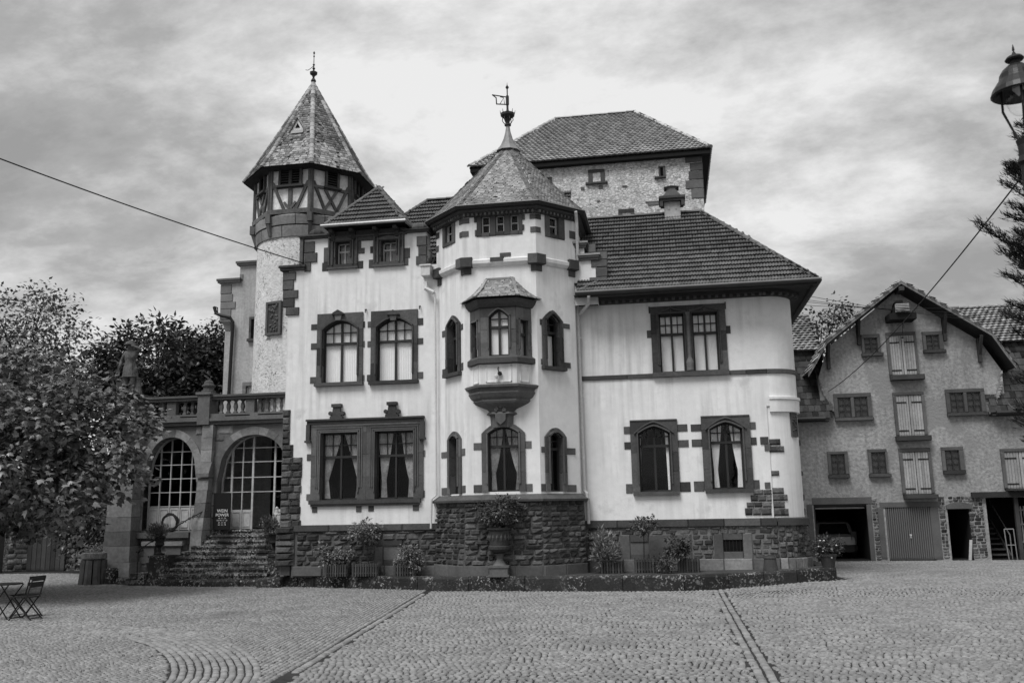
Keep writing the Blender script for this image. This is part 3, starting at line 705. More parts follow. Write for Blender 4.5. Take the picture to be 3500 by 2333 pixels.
def build_left():
    holes = []
    # upper arched pair
    for xl, xr, ya, ys, yb, L, R, kx in ((398, 712, 905, 985, 1457, [(297, 935, 352, 985), (295, 1105, 350, 1160), (287, 1405, 345, 1462)], [(745, 910, 778, 965), (743, 1085, 776, 1140), (738, 1388, 773, 1443)], 548),
                                     (880, 1200, 880, 958, 1440, [(802, 910, 842, 962), (800, 1085, 840, 1138), (795, 1385, 838, 1443)], [(1240, 880, 1298, 942), (1240, 1058, 1298, 1112), (1240, 1360, 1298, 1420)], 1038)):
        o = rf(FF, 'E', xl, ya, xr, yb); zs = zf(FF, 'E', (xl+xr)/2, ys); holes.append(o)
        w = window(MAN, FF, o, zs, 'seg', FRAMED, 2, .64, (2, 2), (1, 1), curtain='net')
        m = .145; surround(w, FF, o, m, zs, 'seg', .2, ears=ears_px(FF, 'E', o, m, L, R), sx=.03)
        keystone(w, FF, PF(FF, 'E', kx, 850)[0], zf(FF, 'E', kx, 905), zf(FF, 'E', kx, 812))
    # ground floor double window
    oa = rf(FF, 'F', 328, 288, 612, 800); ob = rf(FF, 'F', 745, 272, 1040, 792); z0 = min(oa[2], ob[2]); z1 = (oa[3]+ob[3])/2
    oa = (oa[0], oa[1], z0, z1); ob = (ob[0], ob[1], z0, z1); holes += [oa, ob]
    wa = window(MAN, FF, oa, None, 'flat', FRAMED, 2, .64, (2, 2), (1, 1), curtain='swag', depth=.2)
    wb = window(MAN, FF, ob, None, 'flat', FRAMED, 2, .64, (2, 2), (1, 1), curtain='swag', depth=.2)
    m = .25; mid = (oa[1]+ob[0])/2
    ea = [q for q in ears_px(FF, 'F', oa, m, [(222, 450, 268, 500), (218, 755, 265, 803)], [])]
    surround(wa, FF, oa, m, None, 'flat', .17, depth=.2, ears=ea, sill=False, mr=mid-oa[1]-.002, material=TRIMD)
    eb = [q for q in ears_px(FF, 'F', ob, m, [], [(1085, 420, 1128, 470), (1085, 728, 1125, 780)])]
    surround(wb, FF, ob, m, None, 'flat', .17, depth=.2, ears=eb, sill=False, ml=ob[0]-mid-.002, material=TRIMD)
    for w, o in ((wa, oa), (wb, ob)):     # stepped inner mouldings
        mb = MB()
        for q, dd in ((.075, .075), (.13, .06)):
            mb.box(FF, o[0]-q, o[0]-q+.03, .03, dd, o[2]+.3, o[3]+q).box(FF, o[1]+q-.03, o[1]+q, .03, dd, o[2]+.3, o[3]+q).box(FF, o[0]-q, o[1]+q, .03, dd+.003, o[3]+q-.03, o[3]+q)
        mb.build('moulding', TRIMD, w)
    hx0, hx1 = PF(FF, 'F', 225, 300)[0], PF(FF, 'F', 1125, 300)[0]; zt = (zf(FF, 'F', 235, 190)+zf(FF, 'F', 1110, 160))/2; zl = zf(FF, 'F', 235, 350)
    mb = MB().box(FF, hx0+.02, hx1-.02, -.02, .1, zt-.13, zt-.045).box(FF, hx0, hx1, -.02, .14, zt-.045, zt)
    for a, b in ((hx0, hx0+.1), (hx1-.1, hx1)): mb.box(FF, a, b, -.02, .1, zl, zt-.13).box(FF, a-.03, b+.03, -.02, .12, zl-.05, zl)
    mb.build('hood_mould', TRIM, wa)
    for cx, cy in ((457, 145), (880, 130)):
        x = PF(FF, 'F', cx, cy)[0]; z = zt
        mb = MB().box(FF, x-.17, x+.17, 0, .12, z, z+.06).prism(FF, [(x-.12, z+.06), (x+.12, z+.06), (x+.09, z+.3), (x-.09, z+.3)], 0, .1).box(FF, x-.13, x+.13, 0, .13, z+.3, z+.38)
        for s in (-1, 1): mb.loft([[(x+s*.16+.055*math.cos(a), YF-dd, z+.14+.055*math.sin(a)) for a in np.arange(0, 6.28, .785)] for dd in (0, .11)])
        mb.build('scroll_ornament', TRIM, wa)
    sx0, sx1 = PF(FF, 'F', 243, 825)[0], PF(FF, 'F', 1097, 820)[0]
    MB().prism(FF, [(sx0, z0-.10), (sx1, z0-.10), (sx1, z0), (sx0, z0)], -.2, .1).build('sill', TRIM, wa)
    MB().box(FF, sx0+.04, sx1-.04, -.05, .06, z0-.16, z0-.10).build('sill', TRIM, wa)
    blocks(wb, FF, 'F', [(262, 850, 302, 897), (598, 846, 640, 892), (692, 841, 735, 887), (1033, 835, 1080, 882)], .02, name='bracket_stone')
    # attic windows in the parapet
    for q, L, R in (((520, 205, 648, 402), [(395, 385, 470, 460), (410, 250, 470, 385)], [(705, 370, 762, 437), (705, 255, 775, 305), (705, 190, 745, 255)]),
                    ((925, 192, 1060, 378), [(812, 358, 870, 432), (825, 240, 870, 300)], [(1115, 345, 1165, 410), (1115, 255, 1180, 345)])):
        o = rf(FF, 'E', *q); holes.append(o)
        w = window(MAN, FF, o, None, 'flat', FRAMEW, 2, .62, (1, 1), (1, 1), depth=.2, fw=.03, room=.5, curtain=None)
        m = .215
        surround(w, FF, o, m, None, 'flat', .15, depth=.2, ears=ears_px(FF, 'E', o, m, L, R), sd=.06, sx=.0)
        mb = MB()
        for qq, dd in ((.10, .09), (.2, .075)): mb.box(FF, o[0]-qq, o[0]-qq+.035, .02, dd, o[2]-.02, o[3]+.15).box(FF, o[1]+qq-.035, o[1]+qq, .02, dd, o[2]-.02, o[3]+.15)
        mb.prism(FF, [(o[0]-.06, o[3]+.02), (o[1]+.06, o[3]+.02), (o[1]+.06, o[3]+.07), ((o[0]+o[1])/2, o[3]+.13), (o[0]-.06, o[3]+.07)], .02, .1)
        mb.box(FF, o[0]-.23, o[1]+.23, .02, .085, o[2]-.13, o[2]-.085)
        mb.build('moulding', TRIM, w)
    zpl = 1.50
    wall('wall', FF, [(-9.74, -9.32, zpl, 8.16), (-9.32, -5.95, zpl, 9.0), (-5.95, -5.4, zpl, 8.1), (-2.4, -1.55, 6.8, 8.0), (-2.4, -1.85, 8.0, 8.33)], holes, PLASTER, MAN)
    # side and back of the block
    mb = MB(); mb.poly([(-9.74, YF, .3), (-9.74, YF, 8.16), (-9.74, 30, 8.16), (-9.74, 30, .3)]); mb.poly([(-9.32, YF+.35, 7.9), (-5.95, YF+.35, 7.9), (-5.95, YF+.35, 9), (-9.32, YF+.35, 9)])
    mb.poly([(-1.55, YF, 6.8), (-1.55, YF+.4, 6.8), (-1.55, YF+.4, 8.0), (-1.55, YF, 8.0)]); mb.poly([(-5.95, YF, 8.0), (-5.95, YF+.35, 8.0), (-5.95, YF+.35, 9.0), (-5.95, YF, 9.0)])
    mb.poly([(-9.74, 30, .3), (3.2, 30, .3), (3.2, 30, 7), (-9.74, 30, 7)])
    mb.build('wall', PLASTER, MAN, fix=False)
    # corbelled quoins, coping, finials
    blocks(MAN, FF, 'E', [(47, 470, 163, 545), (45, 548, 143, 630), (47, 634, 182, 705), (47, 709, 150, 783), (72, 787, 190, 855)], .045)
    blocks(MAN, FF, 'E', [(240, 200, 330, 298), (240, 300, 352, 384), (240, 388, 295, 466), (1240, 150, 1330, 235), (1255, 238, 1330, 322), (1235, 326, 1330, 402)], .04)
    for a, b, z_, t in ((-9.95, -9.27, 8.16, .13), (-9.42, -8.58, 9.0, .09), (-6.56, -5.88, 8.98, .09)):
        MB().box(FF, a, b, -.42, .1, z_, z_+t*.55).build('coping_stone', TRIM, MAN); MB().box(FF, a-.03, b+.03, -.45, .14, z_+t*.55, z_+t).build('coping_stone', TRIM, MAN)
    MB().box(FF, -9.42, -9.33, -.3, .08, 8.29, 9.0).build('coping_stone', TRIM, MAN)
    for a, b, z_ in ((-2.45, -1.78, 8.33), (-2.0, -1.48, 8.0)): MB().box(FF, a, b, -.42, .1, z_, z_+.05).box(FF, a+.02, b-.02, -.42, .07, z_-.06, z_).build('coping_stone', TRIM, MAN); MB().box(FF, a-.02, b+.03, -.44, .12, z_+.053, z_+.1).build('coping_stone', ZINC, MAN)
    blocks(MAN, FF, 'h', [(140, 690, 372, 815), (100, 822, 372, 940), (178, 948, 372, 1105), (75, 1112, 372, 1250), (55, 560, 175, 700)], .03, material=TRIMD)
    for x, zz in ((-9.02, 9.09), (-6.18, 9.07)):
        prof = [(.02, .0), (.2, .0), (.21, .06), (.19, .12), (.12, .19), (.03, .22)]
        MB().loft([[(x+r*(1+.07*math.cos(8*a))*math.cos(a), YF+.12+r*(1+.07*math.cos(8*a))*math.sin(a), zz+z) for a in np.arange(0, 6.28, .262)] for r, z in prof]).build('ball_finial', TRIM, MAN)
    # frieze over the attic windows
    x0, x1 = -8.6, -6.5; MB().box(FF, x0, x1, -.1, .06, 9.002, 9.14).build('frieze', TRIM, MAN); MB().box(FF, -7.9, -7.2, -.1, .05, 8.86, 8.998).build('frieze', TRIM, MAN)
    MB().box(FF, x0-.02, x1+.02, -.1, .1, 8.96, 9.0).build('string_moulding', TRIM, MAN)
    for px in (225, 510, 840, 1125):
        x = P('a', px, 660, YF-.2)[0]; MB().box(FF, x-.05, x+.05, -.05, .34, 9.05, 9.13).prism(FF, [(x-.05, 8.9), (x+.05, 8.9), (x+.05, 9.05), (x-.05, 9.05)], -.05, .12).build('rafter_end', WOODD, MAN)
    # dormer roof
    R_ = MB().poly([(-8.67, 21.7, 9.2), (-6.45, 21.7, 9.2), (-7.5, 22.8, 10.53)]).poly([(-6.45, 21.7, 9.2), (-6.45, 24.2, 9.2), (-7.5, 25.2, 10.53), (-7.5, 22.8, 10.53)]).poly([(-8.67, 24.2, 9.2), (-8.67, 21.7, 9.2), (-7.5, 22.8, 10.53), (-7.5, 25.2, 10.53)])
    R_.poly([(-8.67, 21.7, 9.19), (-8.67, 24.2, 9.19), (-6.45, 24.2, 9.19), (-6.45, 21.7, 9.19)])
    ro = R_.build('dormer_roof', UNDER, MAN, fix=False); mts = []
    for pts in ([(-8.67, 21.7, 9.2), (-6.45, 21.7, 9.2), (-7.5, 22.8, 10.53)], [(-6.45, 21.7, 9.2), (-6.45, 24.2, 9.2), (-7.5, 25.2, 10.53), (-7.5, 22.8, 10.53)]):
        O, e, s, pl = plane_poly(pts); tile_field(O, e, s, pl, .155, .2, seed=3, jit=.045, out=mts, margin=.05)
    pieces(ro, 'roof_tile', 'roof_tiles', dupm(PAN2), mts, (TILE, TILE_M), 300)
    for p, q in (((-8.62, 21.72, 9.25), (-7.5, 22.8, 10.58)), ((-6.48, 21.72, 9.25), (-7.5, 22.8, 10.58)), ((-7.5, 25.0, 10.58), (-7.5, 22.8, 10.58))): ridge(ro, p, q, .07, .28, TILE)
    MB().tube([(-8.7, 21.66, 9.2), (-6.42, 21.66, 9.2), (-6.42, 24, 9.2)], .045, 6).build('gutter', ZINC, ro)
    MB().poly([(-6.6, YF, 8.0), (-6.6, 25, 8.0), (-6.6, 25, 9.2), (-6.6, YF, 9.2)]).build('dormer_cheek', TRIM, MAN, fix=False)
    # roof of the block
    pts = [(-9.3, 22.6, 8.15), (-2.5, 22.6, 8.15), (-2.5, 25., 10.85), (-6.72, 25., 10.85)]; pl2 = [(-9.3, 28, 8.15), (-9.3, 22.6, 8.15), (-6.72, 25., 10.85), (-6.72, 27.4, 10.85)]
    ro = roof_solid('roof', [pts, pl2, [(-2.5, 25, 10.85), (-2.5, 29.5, 7), (-9.3, 29.5, 7), (-6.72, 25, 10.85)]], UNDER, MAN); mts = []
    for q in (pts, pl2): O, e, s, pl = plane_poly(q); tile_field(O, e, s, pl, .155, .2, seed=5, jit=.045, out=mts, margin=.05)
    mts = [m for m in mts if not (m[0][3] > -5.3 and m[1][3] < 24.3)]
    pieces(ro, 'roof_tile', 'roof_tiles', dupm(PAN2), mts, (TILE, TILE_M), 300, key=lambda i: abs(mts[i][0][3]+6.1)+abs(mts[i][1][3]-24.)*.5)
    ridge(ro, (-9.25, 22.65, 8.2), (-6.72, 25, 10.9), .075, .3, TILE); ridge(ro, (-6.72, 25, 10.9), (-3.2, 25, 10.9), .075, .3, TILE)
    # plinth
    pr = (-9.3, -5.55, .3, 1.36)
    pl = MB().box(FF, -9.45, -5.4, -.3, .02, .25, 1.37).build('plinth', MORTAR, MAN)
    h = rf(FF, 'F', 742, 1100, 960, 1390); ho = rf(FF, 'F', 812, 1152, 955, 1255)
    mts = masonry(pl, FF, -9.32, -5.45, .52, 1.36, (.1, .16), (.16, .42), .10, [(h[0], h[1], h[2], h[3])], 4)
    pieces(pl, 'plinth_stone', 'plinth_stones', [r.copy() for r in ROCKS], mts, (ROCK, ROCK_M))
    for a, b in zip(np.arange(-9.4, -5.4, .8), np.arange(-8.6, -4.7, .8)): block(pl, FF, a, min(b, -5.42)-.01, .28, .515, .1, 'base_stone', TRIMD)
    for q in ((745, 1105, 960, 1150), (748, 1155, 808, 1385), (957, 1155, 975, 1385), (812, 1258, 955, 1385)): r = rf(FF, 'F', *q); block(pl, FF, *r, .06, 'vent_surround', TRIM, -.1)
    r = ho; MB().box(FF, r[0], r[1], -.02, .028, r[2], r[3]).build('vent_opening', mat('grey_panel', .13, bump=.1), pl)
    for a in np.arange(-9.4, -5.5, .95): block(MAN, FF, a, min(a+.945, -5.42), 1.365, 1.52, .085, 'water_table_stone', TRIM)
    # rough quoins on the corner
    MB().box(FF, -9.78, -9.5, -.25, -.005, .3, 4.33).build('quoin_core', MORTAR, MAN)
    q = []; rs = random.Random(2); z = 1.45
    while z < 4.33:
        hh = rs.uniform(.15, .2)
        if z > 3.2:
            w = .30 if rs.random() < .5 else .2; cuts = [w]
        else:
            w = rs.uniform(.5, .56); cuts = rs.choice([[w*.55, w], [w*.4, w], [w*.62, w]])
        x = 0
        for c in cuts: q.append(FF.mtx(-9.78+(x+c)/2, .0, z+hh/2, c-x-.008, .09, hh-.008)); x = c
        z += hh
    z = .52
    while z < 1.44:
        hh = .16; q += [FF.mtx(-9.62, .0, z+hh/2, .5, .16, hh-.008)]; z += hh
    pieces(MAN, 'rough_quoin', 'rough_quoins', [r.copy() for r in ROCKS_L], q, (ROCK, ROCK_M), seed=4)
build_left()

# ---- bay tower
TX0, TX1, TA, TB, TYB = -4.75, -2.97, -5.62, -2.13, 22.07
def octo(off, yb=24.3):
    k = .414*off
    return [(TA-off, yb), (TA-off, TYB-k), (TX0-k, YT-off), (TX1+k, YT-off), (TB+off, TYB-k), (TB+off, yb)]
def oring(prof, yb=24.3): return MB().loft([[(x, y, z) for x, y in octo(o, yb)] for o, z in prof], cap=False, closed=False)
def faces(off=0.):
    p = octo(off); fr = []
    for a, b in zip(p[1:4], p[2:5]): fr.append((Fr(a[0], a[1], math.atan2(b[1]-a[1], b[0]-a[0])), math.hypot(b[0]-a[0], b[1]-a[1])))
    return fr     # left chamfer, front, right chamfer
def build_tower():
    (fl, wl), (ff, wf), (fr_, wr) = faces(0.); H = {0: [], 1: [], 2: []}; fs = (fl, ff, fr_); ws = (wl, wf, wr)
    def win(i, k, q, ys, kind, L, R, m, mr=None, **kw):
        fr = fs[i]; o = rf(fr, k, *q); zs = zf(fr, k, (q[0]+q[2])/2, ys); H[i].append(o); w = window(MAN, fr, o, zs, kind, **kw)
        ea = []
        for b in L: r = rf(fr, k, *b); ea.append((-1, r[2], r[3], max(.03, o[0]-m-r[0])))
        for b in R: r = rf(fr, k, *b); ea.append((1, r[2], r[3], max(.03, r[1]-o[1]-m)))
        return w, fr, o, zs, ea
    w, fr, o, zs, ea = win(1, 'H', (490, 242, 727, 737), 290, 'seg', [(378, 365, 435, 418), (378, 685, 435, 745)], [(768, 350, 822, 405), (775, 677, 830, 735)], .15, lights=2, tz=.70, up=(2, 2), curtain='swag', depth=.15)
    surround(w, fr, o, .15, zs, 'seg', .07, ears=ea, sill=False, depth=.15, material=TRIMD, archtop=True)
    for i, q, ys, L, R in ((0, (207, 312, 268, 757), 340, [(133, 435, 160, 480), (135, 708, 165, 765)], [(285, 408, 315, 460), (288, 690, 318, 745)]),
                           (2, (957, 285, 1055, 737), 320, [(895, 393, 935, 437), (895, 677, 940, 735)], [(1118, 405, 1157, 455), (1125, 685, 1165, 740)])):
        w, fr, o, zs, ea = win(i, 'H', q, ys, 'seg', L, R, .13, lights=1, tz=.72, up=(2, 2), lo=(2, 1), depth=.16)
        surround(w, fr, o, .13, zs, 'seg', .08, ears=ea, sill=False, depth=.16, material=TRIMD, archtop=True)
    for i, q, ys, L, R, c in ((0, (178, 922, 245, 1307), 965, [(130, 1000, 170, 1045), (132, 1275, 165, 1320)], [(260, 955, 278, 995), (258, 1232, 280, 1285)], 0), (2, (868, 888, 962, 1262), 935, [(825, 920, 852, 962), (833, 1205, 870, 1245)], [(1018, 955, 1038, 990), (1000, 1230, 1045, 1270)], 0)):
        w, fr, o, zs, ea = win(i, 'G', q, ys, 'tudor', L, R, .12, lights=1, tz=.66, up=(2, 2), lo=(1, 1), depth=.16)
        surround(w, fr, o, .12, zs, 'tudor', .1, ears=ea, depth=.16, material=TRIM, archtop=True)
        a, b = o[0]+.03, o[0]+.2
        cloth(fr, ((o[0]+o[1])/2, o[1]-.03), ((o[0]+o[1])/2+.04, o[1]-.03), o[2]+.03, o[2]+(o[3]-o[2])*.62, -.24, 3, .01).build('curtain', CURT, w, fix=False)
    # body
    for i in range(3): wall('wall', fs[i], [(0, ws[i], 2.05, 7.82)], H[i], PLASTER, MAN)
    mb = MB()
    for a, b in (((TB, TYB), (TB, 24.3)), ((TA, 24.3), (TA, TYB))): mb.poly([(a[0], a[1], 2), (b[0], b[1], 2), (b[0], b[1], 7.82), (a[0], a[1], 7.82)])
    mb.build('wall', PLASTER, MAN, fix=False)
    oring([(0, 7.68), (.05, 7.70), (.11, 7.76), (.12, 7.84), (.055, 7.88)]).build('band_course', PLASTER, MAN, fix=False)
    U = faces(.055); HU = {0: [], 1: [], 2: []}
    zt = 9.03
    def small(i, qs, sur):
        fr = U[i][0]; s = rf(fr, 'B', *sur); os_ = []
        for q in qs:
            o = rf(fr, 'B', *q); os_.append(o); HU[i].append(o)
            window(MAN, fr, o, None, 'flat', FRAMEW, 1, None, lo=(1, 2), depth=.11, fw=.028, room=.4)
        w = MAN
        for q in os_: block(w, fr, q[0]-.001, q[1]+.001, q[2]-.09, q[2]-.002, .03, 'sill_stone', TRIM, -.1)
        xs = [s[0]] + [v for o in os_ for v in (o[0], o[1])] + [s[1]]
        for a, b in zip(xs[::2], xs[1::2]): block(w, fr, a, b, os_[0][2]-.09, zt-.06, .028, 'jamb_stone', TRIM, -.11)
        for o in os_: block(w, fr, o[0], o[1], o[3], zt-.06, .026, 'lintel_stone', TRIM, -.11)
        return s
    s = small(1, [(525, 937, 585, 1062), (630, 930, 690, 1052), (735, 922, 795, 1045)], (490, 915, 825, 1085))
    fr = U[1][0]; blocks(MAN, fr, 'B', [(472, 940, 490, 985), (478, 1040, 490, 1085), (825, 925, 842, 965), (825, 1000, 838, 1040)], .026)
    small(2, [(1022, 945, 1085, 1075)], (988, 930, 1130, 1105)); small(0, [(262, 995, 312, 1130)], (245, 975, 335, 1165))
    # quoins at the corners of the upper stage
    def corner(zc0, zc1, la, lb, ci):      # ci 0 left corner, 1 right corner
        if ci == 0: block(MAN, U[0][0], U[0][1]-la, U[0][1]+.012, zc0, zc1, .022); block(MAN, U[1][0], -.012, lb, zc0, zc1, .022)
        else: block(MAN, U[1][0], U[1][1]-la, U[1][1]+.012, zc0, zc1, .022); block(MAN, U[2][0], -.012, lb, zc0, zc1, .022)
    for ci in (0, 1):
        corner(8.82, 8.95, .14, .17, ci); corner(8.48, 8.62, .13, .15, ci)
        fa, fb = (U[0], U[1]) if ci == 0 else (U[1], U[2])
        for z0, z1, la, lb, d in ((7.68, 7.93, .2, .24, .1), (7.52, 7.678, .14, .2, -.02)):
            block(MAN, fa[0], fa[1]-la, fa[1]+d*.41, z0, z1, d, 'corner_stone'); block(MAN, fb[0], -d*.41, lb, z0, z1, d, 'corner_stone')
    block(MAN, U[2][0], U[2][1]-.26, U[2][1]+.04, 7.68, 7.93, .1, 'corner_stone'); block(MAN, U[2][0], U[2][1]-.2, U[2][1], 7.52, 7.678, -.02, 'corner_stone'); block(MAN, U[2][0], U[2][1]-.18, U[2][1]+.01, 8.5, 8.7, .022)
    block(MAN, U[0][0], -.04, .22, 7.68, 7.93, .1, 'corner_stone'); block(MAN, U[0][0], 0, .16, 7.5, 7.678, -.02, 'corner_stone'); block(MAN, U[0][0], -.01, .15, 8.75, 8.9, .022); block(MAN, U[0][0], -.01, .12, 8.4, 8.55, .022)
    blocks(MAN, U[1][0], 'B', [(590, 1242, 690, 1272)], .075); blocks(MAN, U[1][0], 'B', [(660, 1206, 740, 1232)], .03)
    for i in range(3): wall('wall', U[i][0], [(0, U[i][1], 7.86, zt)], HU[i], PLASTER, MAN)
    mb = MB()
    for a in (TB+.055, TA-.055): mb.poly([(a, TYB, 7.82), (a, 24.3, 7.82), (a, 24.3, zt), (a, TYB, zt)])
    mb.build('wall', PLASTER, MAN, fix=False)
    # cornice with dentils, gutter, roof
    cor = oring([(.05, 8.96), (.10, 8.97), (.10, 9.03), (.2, 9.08), (.2, 9.13), (.05, 9.14)]).build('cornice', TRIM, MAN, fix=False)
    for fr, w in U:
        n = int(w/.105)
        for i in range(n): block(cor, fr, w*(i+.3)/n, w*(i+.75)/n, 8.97, 9.035, .125, 'dentil', TRIMD, .03)
    oring([(.2, 9.13), (.3, 9.12), (.335, 9.17), (.31, 9.21), (.27, 9.2)]).build('gutter', ZINCD, MAN, fix=False)
    oring([(.305, 9.205), (.345, 9.19), (.345, 9.215), (.31, 9.225)]).build('gutter_rim', ZINC, MAN, fix=False)
    ap = Vector((-3.88, 22.85, 11.55)); e8 = octo(.27, 22.85+1.0); e8 = [(e8[0][0], 23.7)] + e8[1:5] + [(e8[5][0], 23.7)] + [(TX1+.1, 24.6), (TX0-.1, 24.6)]
    e8 = [Vector((x, y, 9.2)) for x, y in e8]; k2 = [ap+(p-ap)*.80+Vector((0, 0, -.03)) for p in e8]
    fcs, mts = [], []
    for i in range(8):
        j = (i+1) % 8; fcs += [[e8[i], e8[j], k2[j], k2[i]], [k2[i], k2[j], ap]]
        if i in (0, 1, 2, 3, 4):
            for q in ([e8[i], e8[j], k2[j], k2[i]], [k2[i], k2[j], ap]):
                O, e, s, pl = plane_poly(q); tile_field(O, e, s, pl, .098, .082, .5, .012, seed=i, jit=.14, out=mts, skip=.004, margin=.03)
    ro = roof_solid('tower_roof', fcs, mat('slate_bed', .05, bump=.2), MAN)
    pieces(ro, 'slate', 'slates', [m.copy() for m in SLATES], mts, (SLATE, SLATE_M), 300, key=lambda i: abs(mts[i][0][3]+3.87)+abs(mts[i][2][3]-9.9)*.7)
    for p, k in list(zip(e8, k2))[1:6]:       # slated hips
        mb = MB(); d = (ap-k).normalized(); sd = d.cross(Vector((0, 0, 1))).normalized()
        for a, b in ((p, k), (k, ap)):
            up = Vector((0, 0, .055)); w = .1
            mb.poly([a+up, b+up*.9, b+sd*w*.7, a+sd*w]); mb.poly([a+up, a-sd*w, b-sd*w*.7, b+up*.9])
        mb.build('slated_hip', mat('slate_hip', .12, nscale=5, namp=.4, fscale=18, famp=.4, bump=.6, bscale=18), ro, fix=False)
    # finial: lead cone, crown, vane
    f = MB().lathe(tuple(ap-Vector((0, 0, .12))), [(.34, -.12), (.22, .05), (.13, .25), (.075, .45), (.05, .62), (.03, .66)], 10).build('spire_cap', LEAD, ro)
    c = (ap.x, ap.y, ap.z+.5); MB().lathe(c, [(.02, .0), (.09, .02), (.09, .06), (.05, .08), (.06, .14), (.09, .22), (.19, .3), (.2, .36), (.15, .37), (.05, .4), (.03, .5), (.03, .6)], 12).build('crown_collar', ZINCD, f)
    mb = MB()
    for i in range(9): a = i*.698; mb.tube([(c[0]+.19*math.cos(a), c[1]+.19*math.sin(a), c[2]+.35), (c[0]+.21*math.cos(a), c[1]+.21*math.sin(a), c[2]+.45)], .014, 5, .004)
    for i in range(6): a = i*1.05; mb.tube([(c[0]+.07*math.cos(a), c[1]+.07*math.sin(a), c[2]+.05), (c[0]+.15*math.cos(a), c[1]+.15*math.sin(a), c[2]+.17), (c[0]+.13*math.cos(a), c[1]+.13*math.sin(a), c[2]+.3)], .012, 5)
    mb.build('crown_leaves', ZINCD, f)
    mb = MB().tube([(c[0], c[1], c[2]+.45), (c[0], c[1], c[2]+1.2)], .018, 6).lathe((c[0], c[1], c[2]+.6), [(.03, 0), (.045, .03), (.045, .27), (.03, .3)], 8).lathe((c[0], c[1], c[2]+1.08), [(.01, 0), (.045, .04), (.045, .07), (.01, .11), (.003, .2)], 8)
    mb.build('vane_rod', ZINCD, f)
    x, z = c[0]-.04, c[2]+.62; y = c[1]; mb = MB()
    mb.tube([(x, y, z+.24), (x-.38, y, z+.34)], .017, 5).tube([(x, y, z+.02), (x-.27, y, z+.06)], .017, 5).tube([(x-.38, y, z+.34), (x-.27, y, z+.24), (x-.26, y, z+.06)], .017, 5).tube([(x-.04, y, z+.04), (x-.06, y, z+.22), (x-.16, y, z+.06)], .011, 5).tube([(x-.06, y, z+.22), (x-.16, y, z+.26)], .011, 5)
    mb.build('vane_flag', ZINCD, f)
    # plinth with batter
    p2 = MB().loft([[(x, y, z) for x, y in octo(o)] for o, z in ((.13, .25), (.13, .55), (.09, .55), (.03, 2.06))], cap=False, closed=False).build('plinth', MORTAR, MAN, fix=False)
    mts = []
    for i, (fr, w) in enumerate(faces(.05)):
        o2 = Fr(fr.o[0]+fr.n[0]*.0, fr.o[1]+fr.n[1]*.0, math.atan2(fr.t[1], fr.t[0]))
        z = .56; rs = random.Random(40+i)
        while z < 2.0:
            hh = rs.uniform(.095, .15); hh = min(hh, 2.05-z) if 2.05-z-hh > .05 else 2.05-z; b = .05*(2.05-z)/1.5; x = -.02
            while x < w+.02:
                l = rs.uniform(.13, .36)
                if w+.02-x-l < .1: l = w+.02-x
                mts.append(fr.mtx(x+l/2, b-.05, z+hh/2, l-.01, .1*rs.uniform(.75, 1.2), hh-.01)); x += l
            z += hh
    pieces(p2, 'plinth_stone', 'plinth_stones', [r.copy() for r in ROCKS], mts, (ROCK, ROCK_M))
    for fr, w in faces(.12):
        n = max(2, round(w/.6))
        for i in range(n): block(p2, fr, w*i/n, w*(i+1)/n-.01, .27, .55, .025, 'base_stone', TRIMD)
    oring([(.0, 2.0), (.16, 2.0), (.17, 2.05), (.0, 2.17)]).build('sill_course', TRIMD, MAN, fix=False)
build_tower()
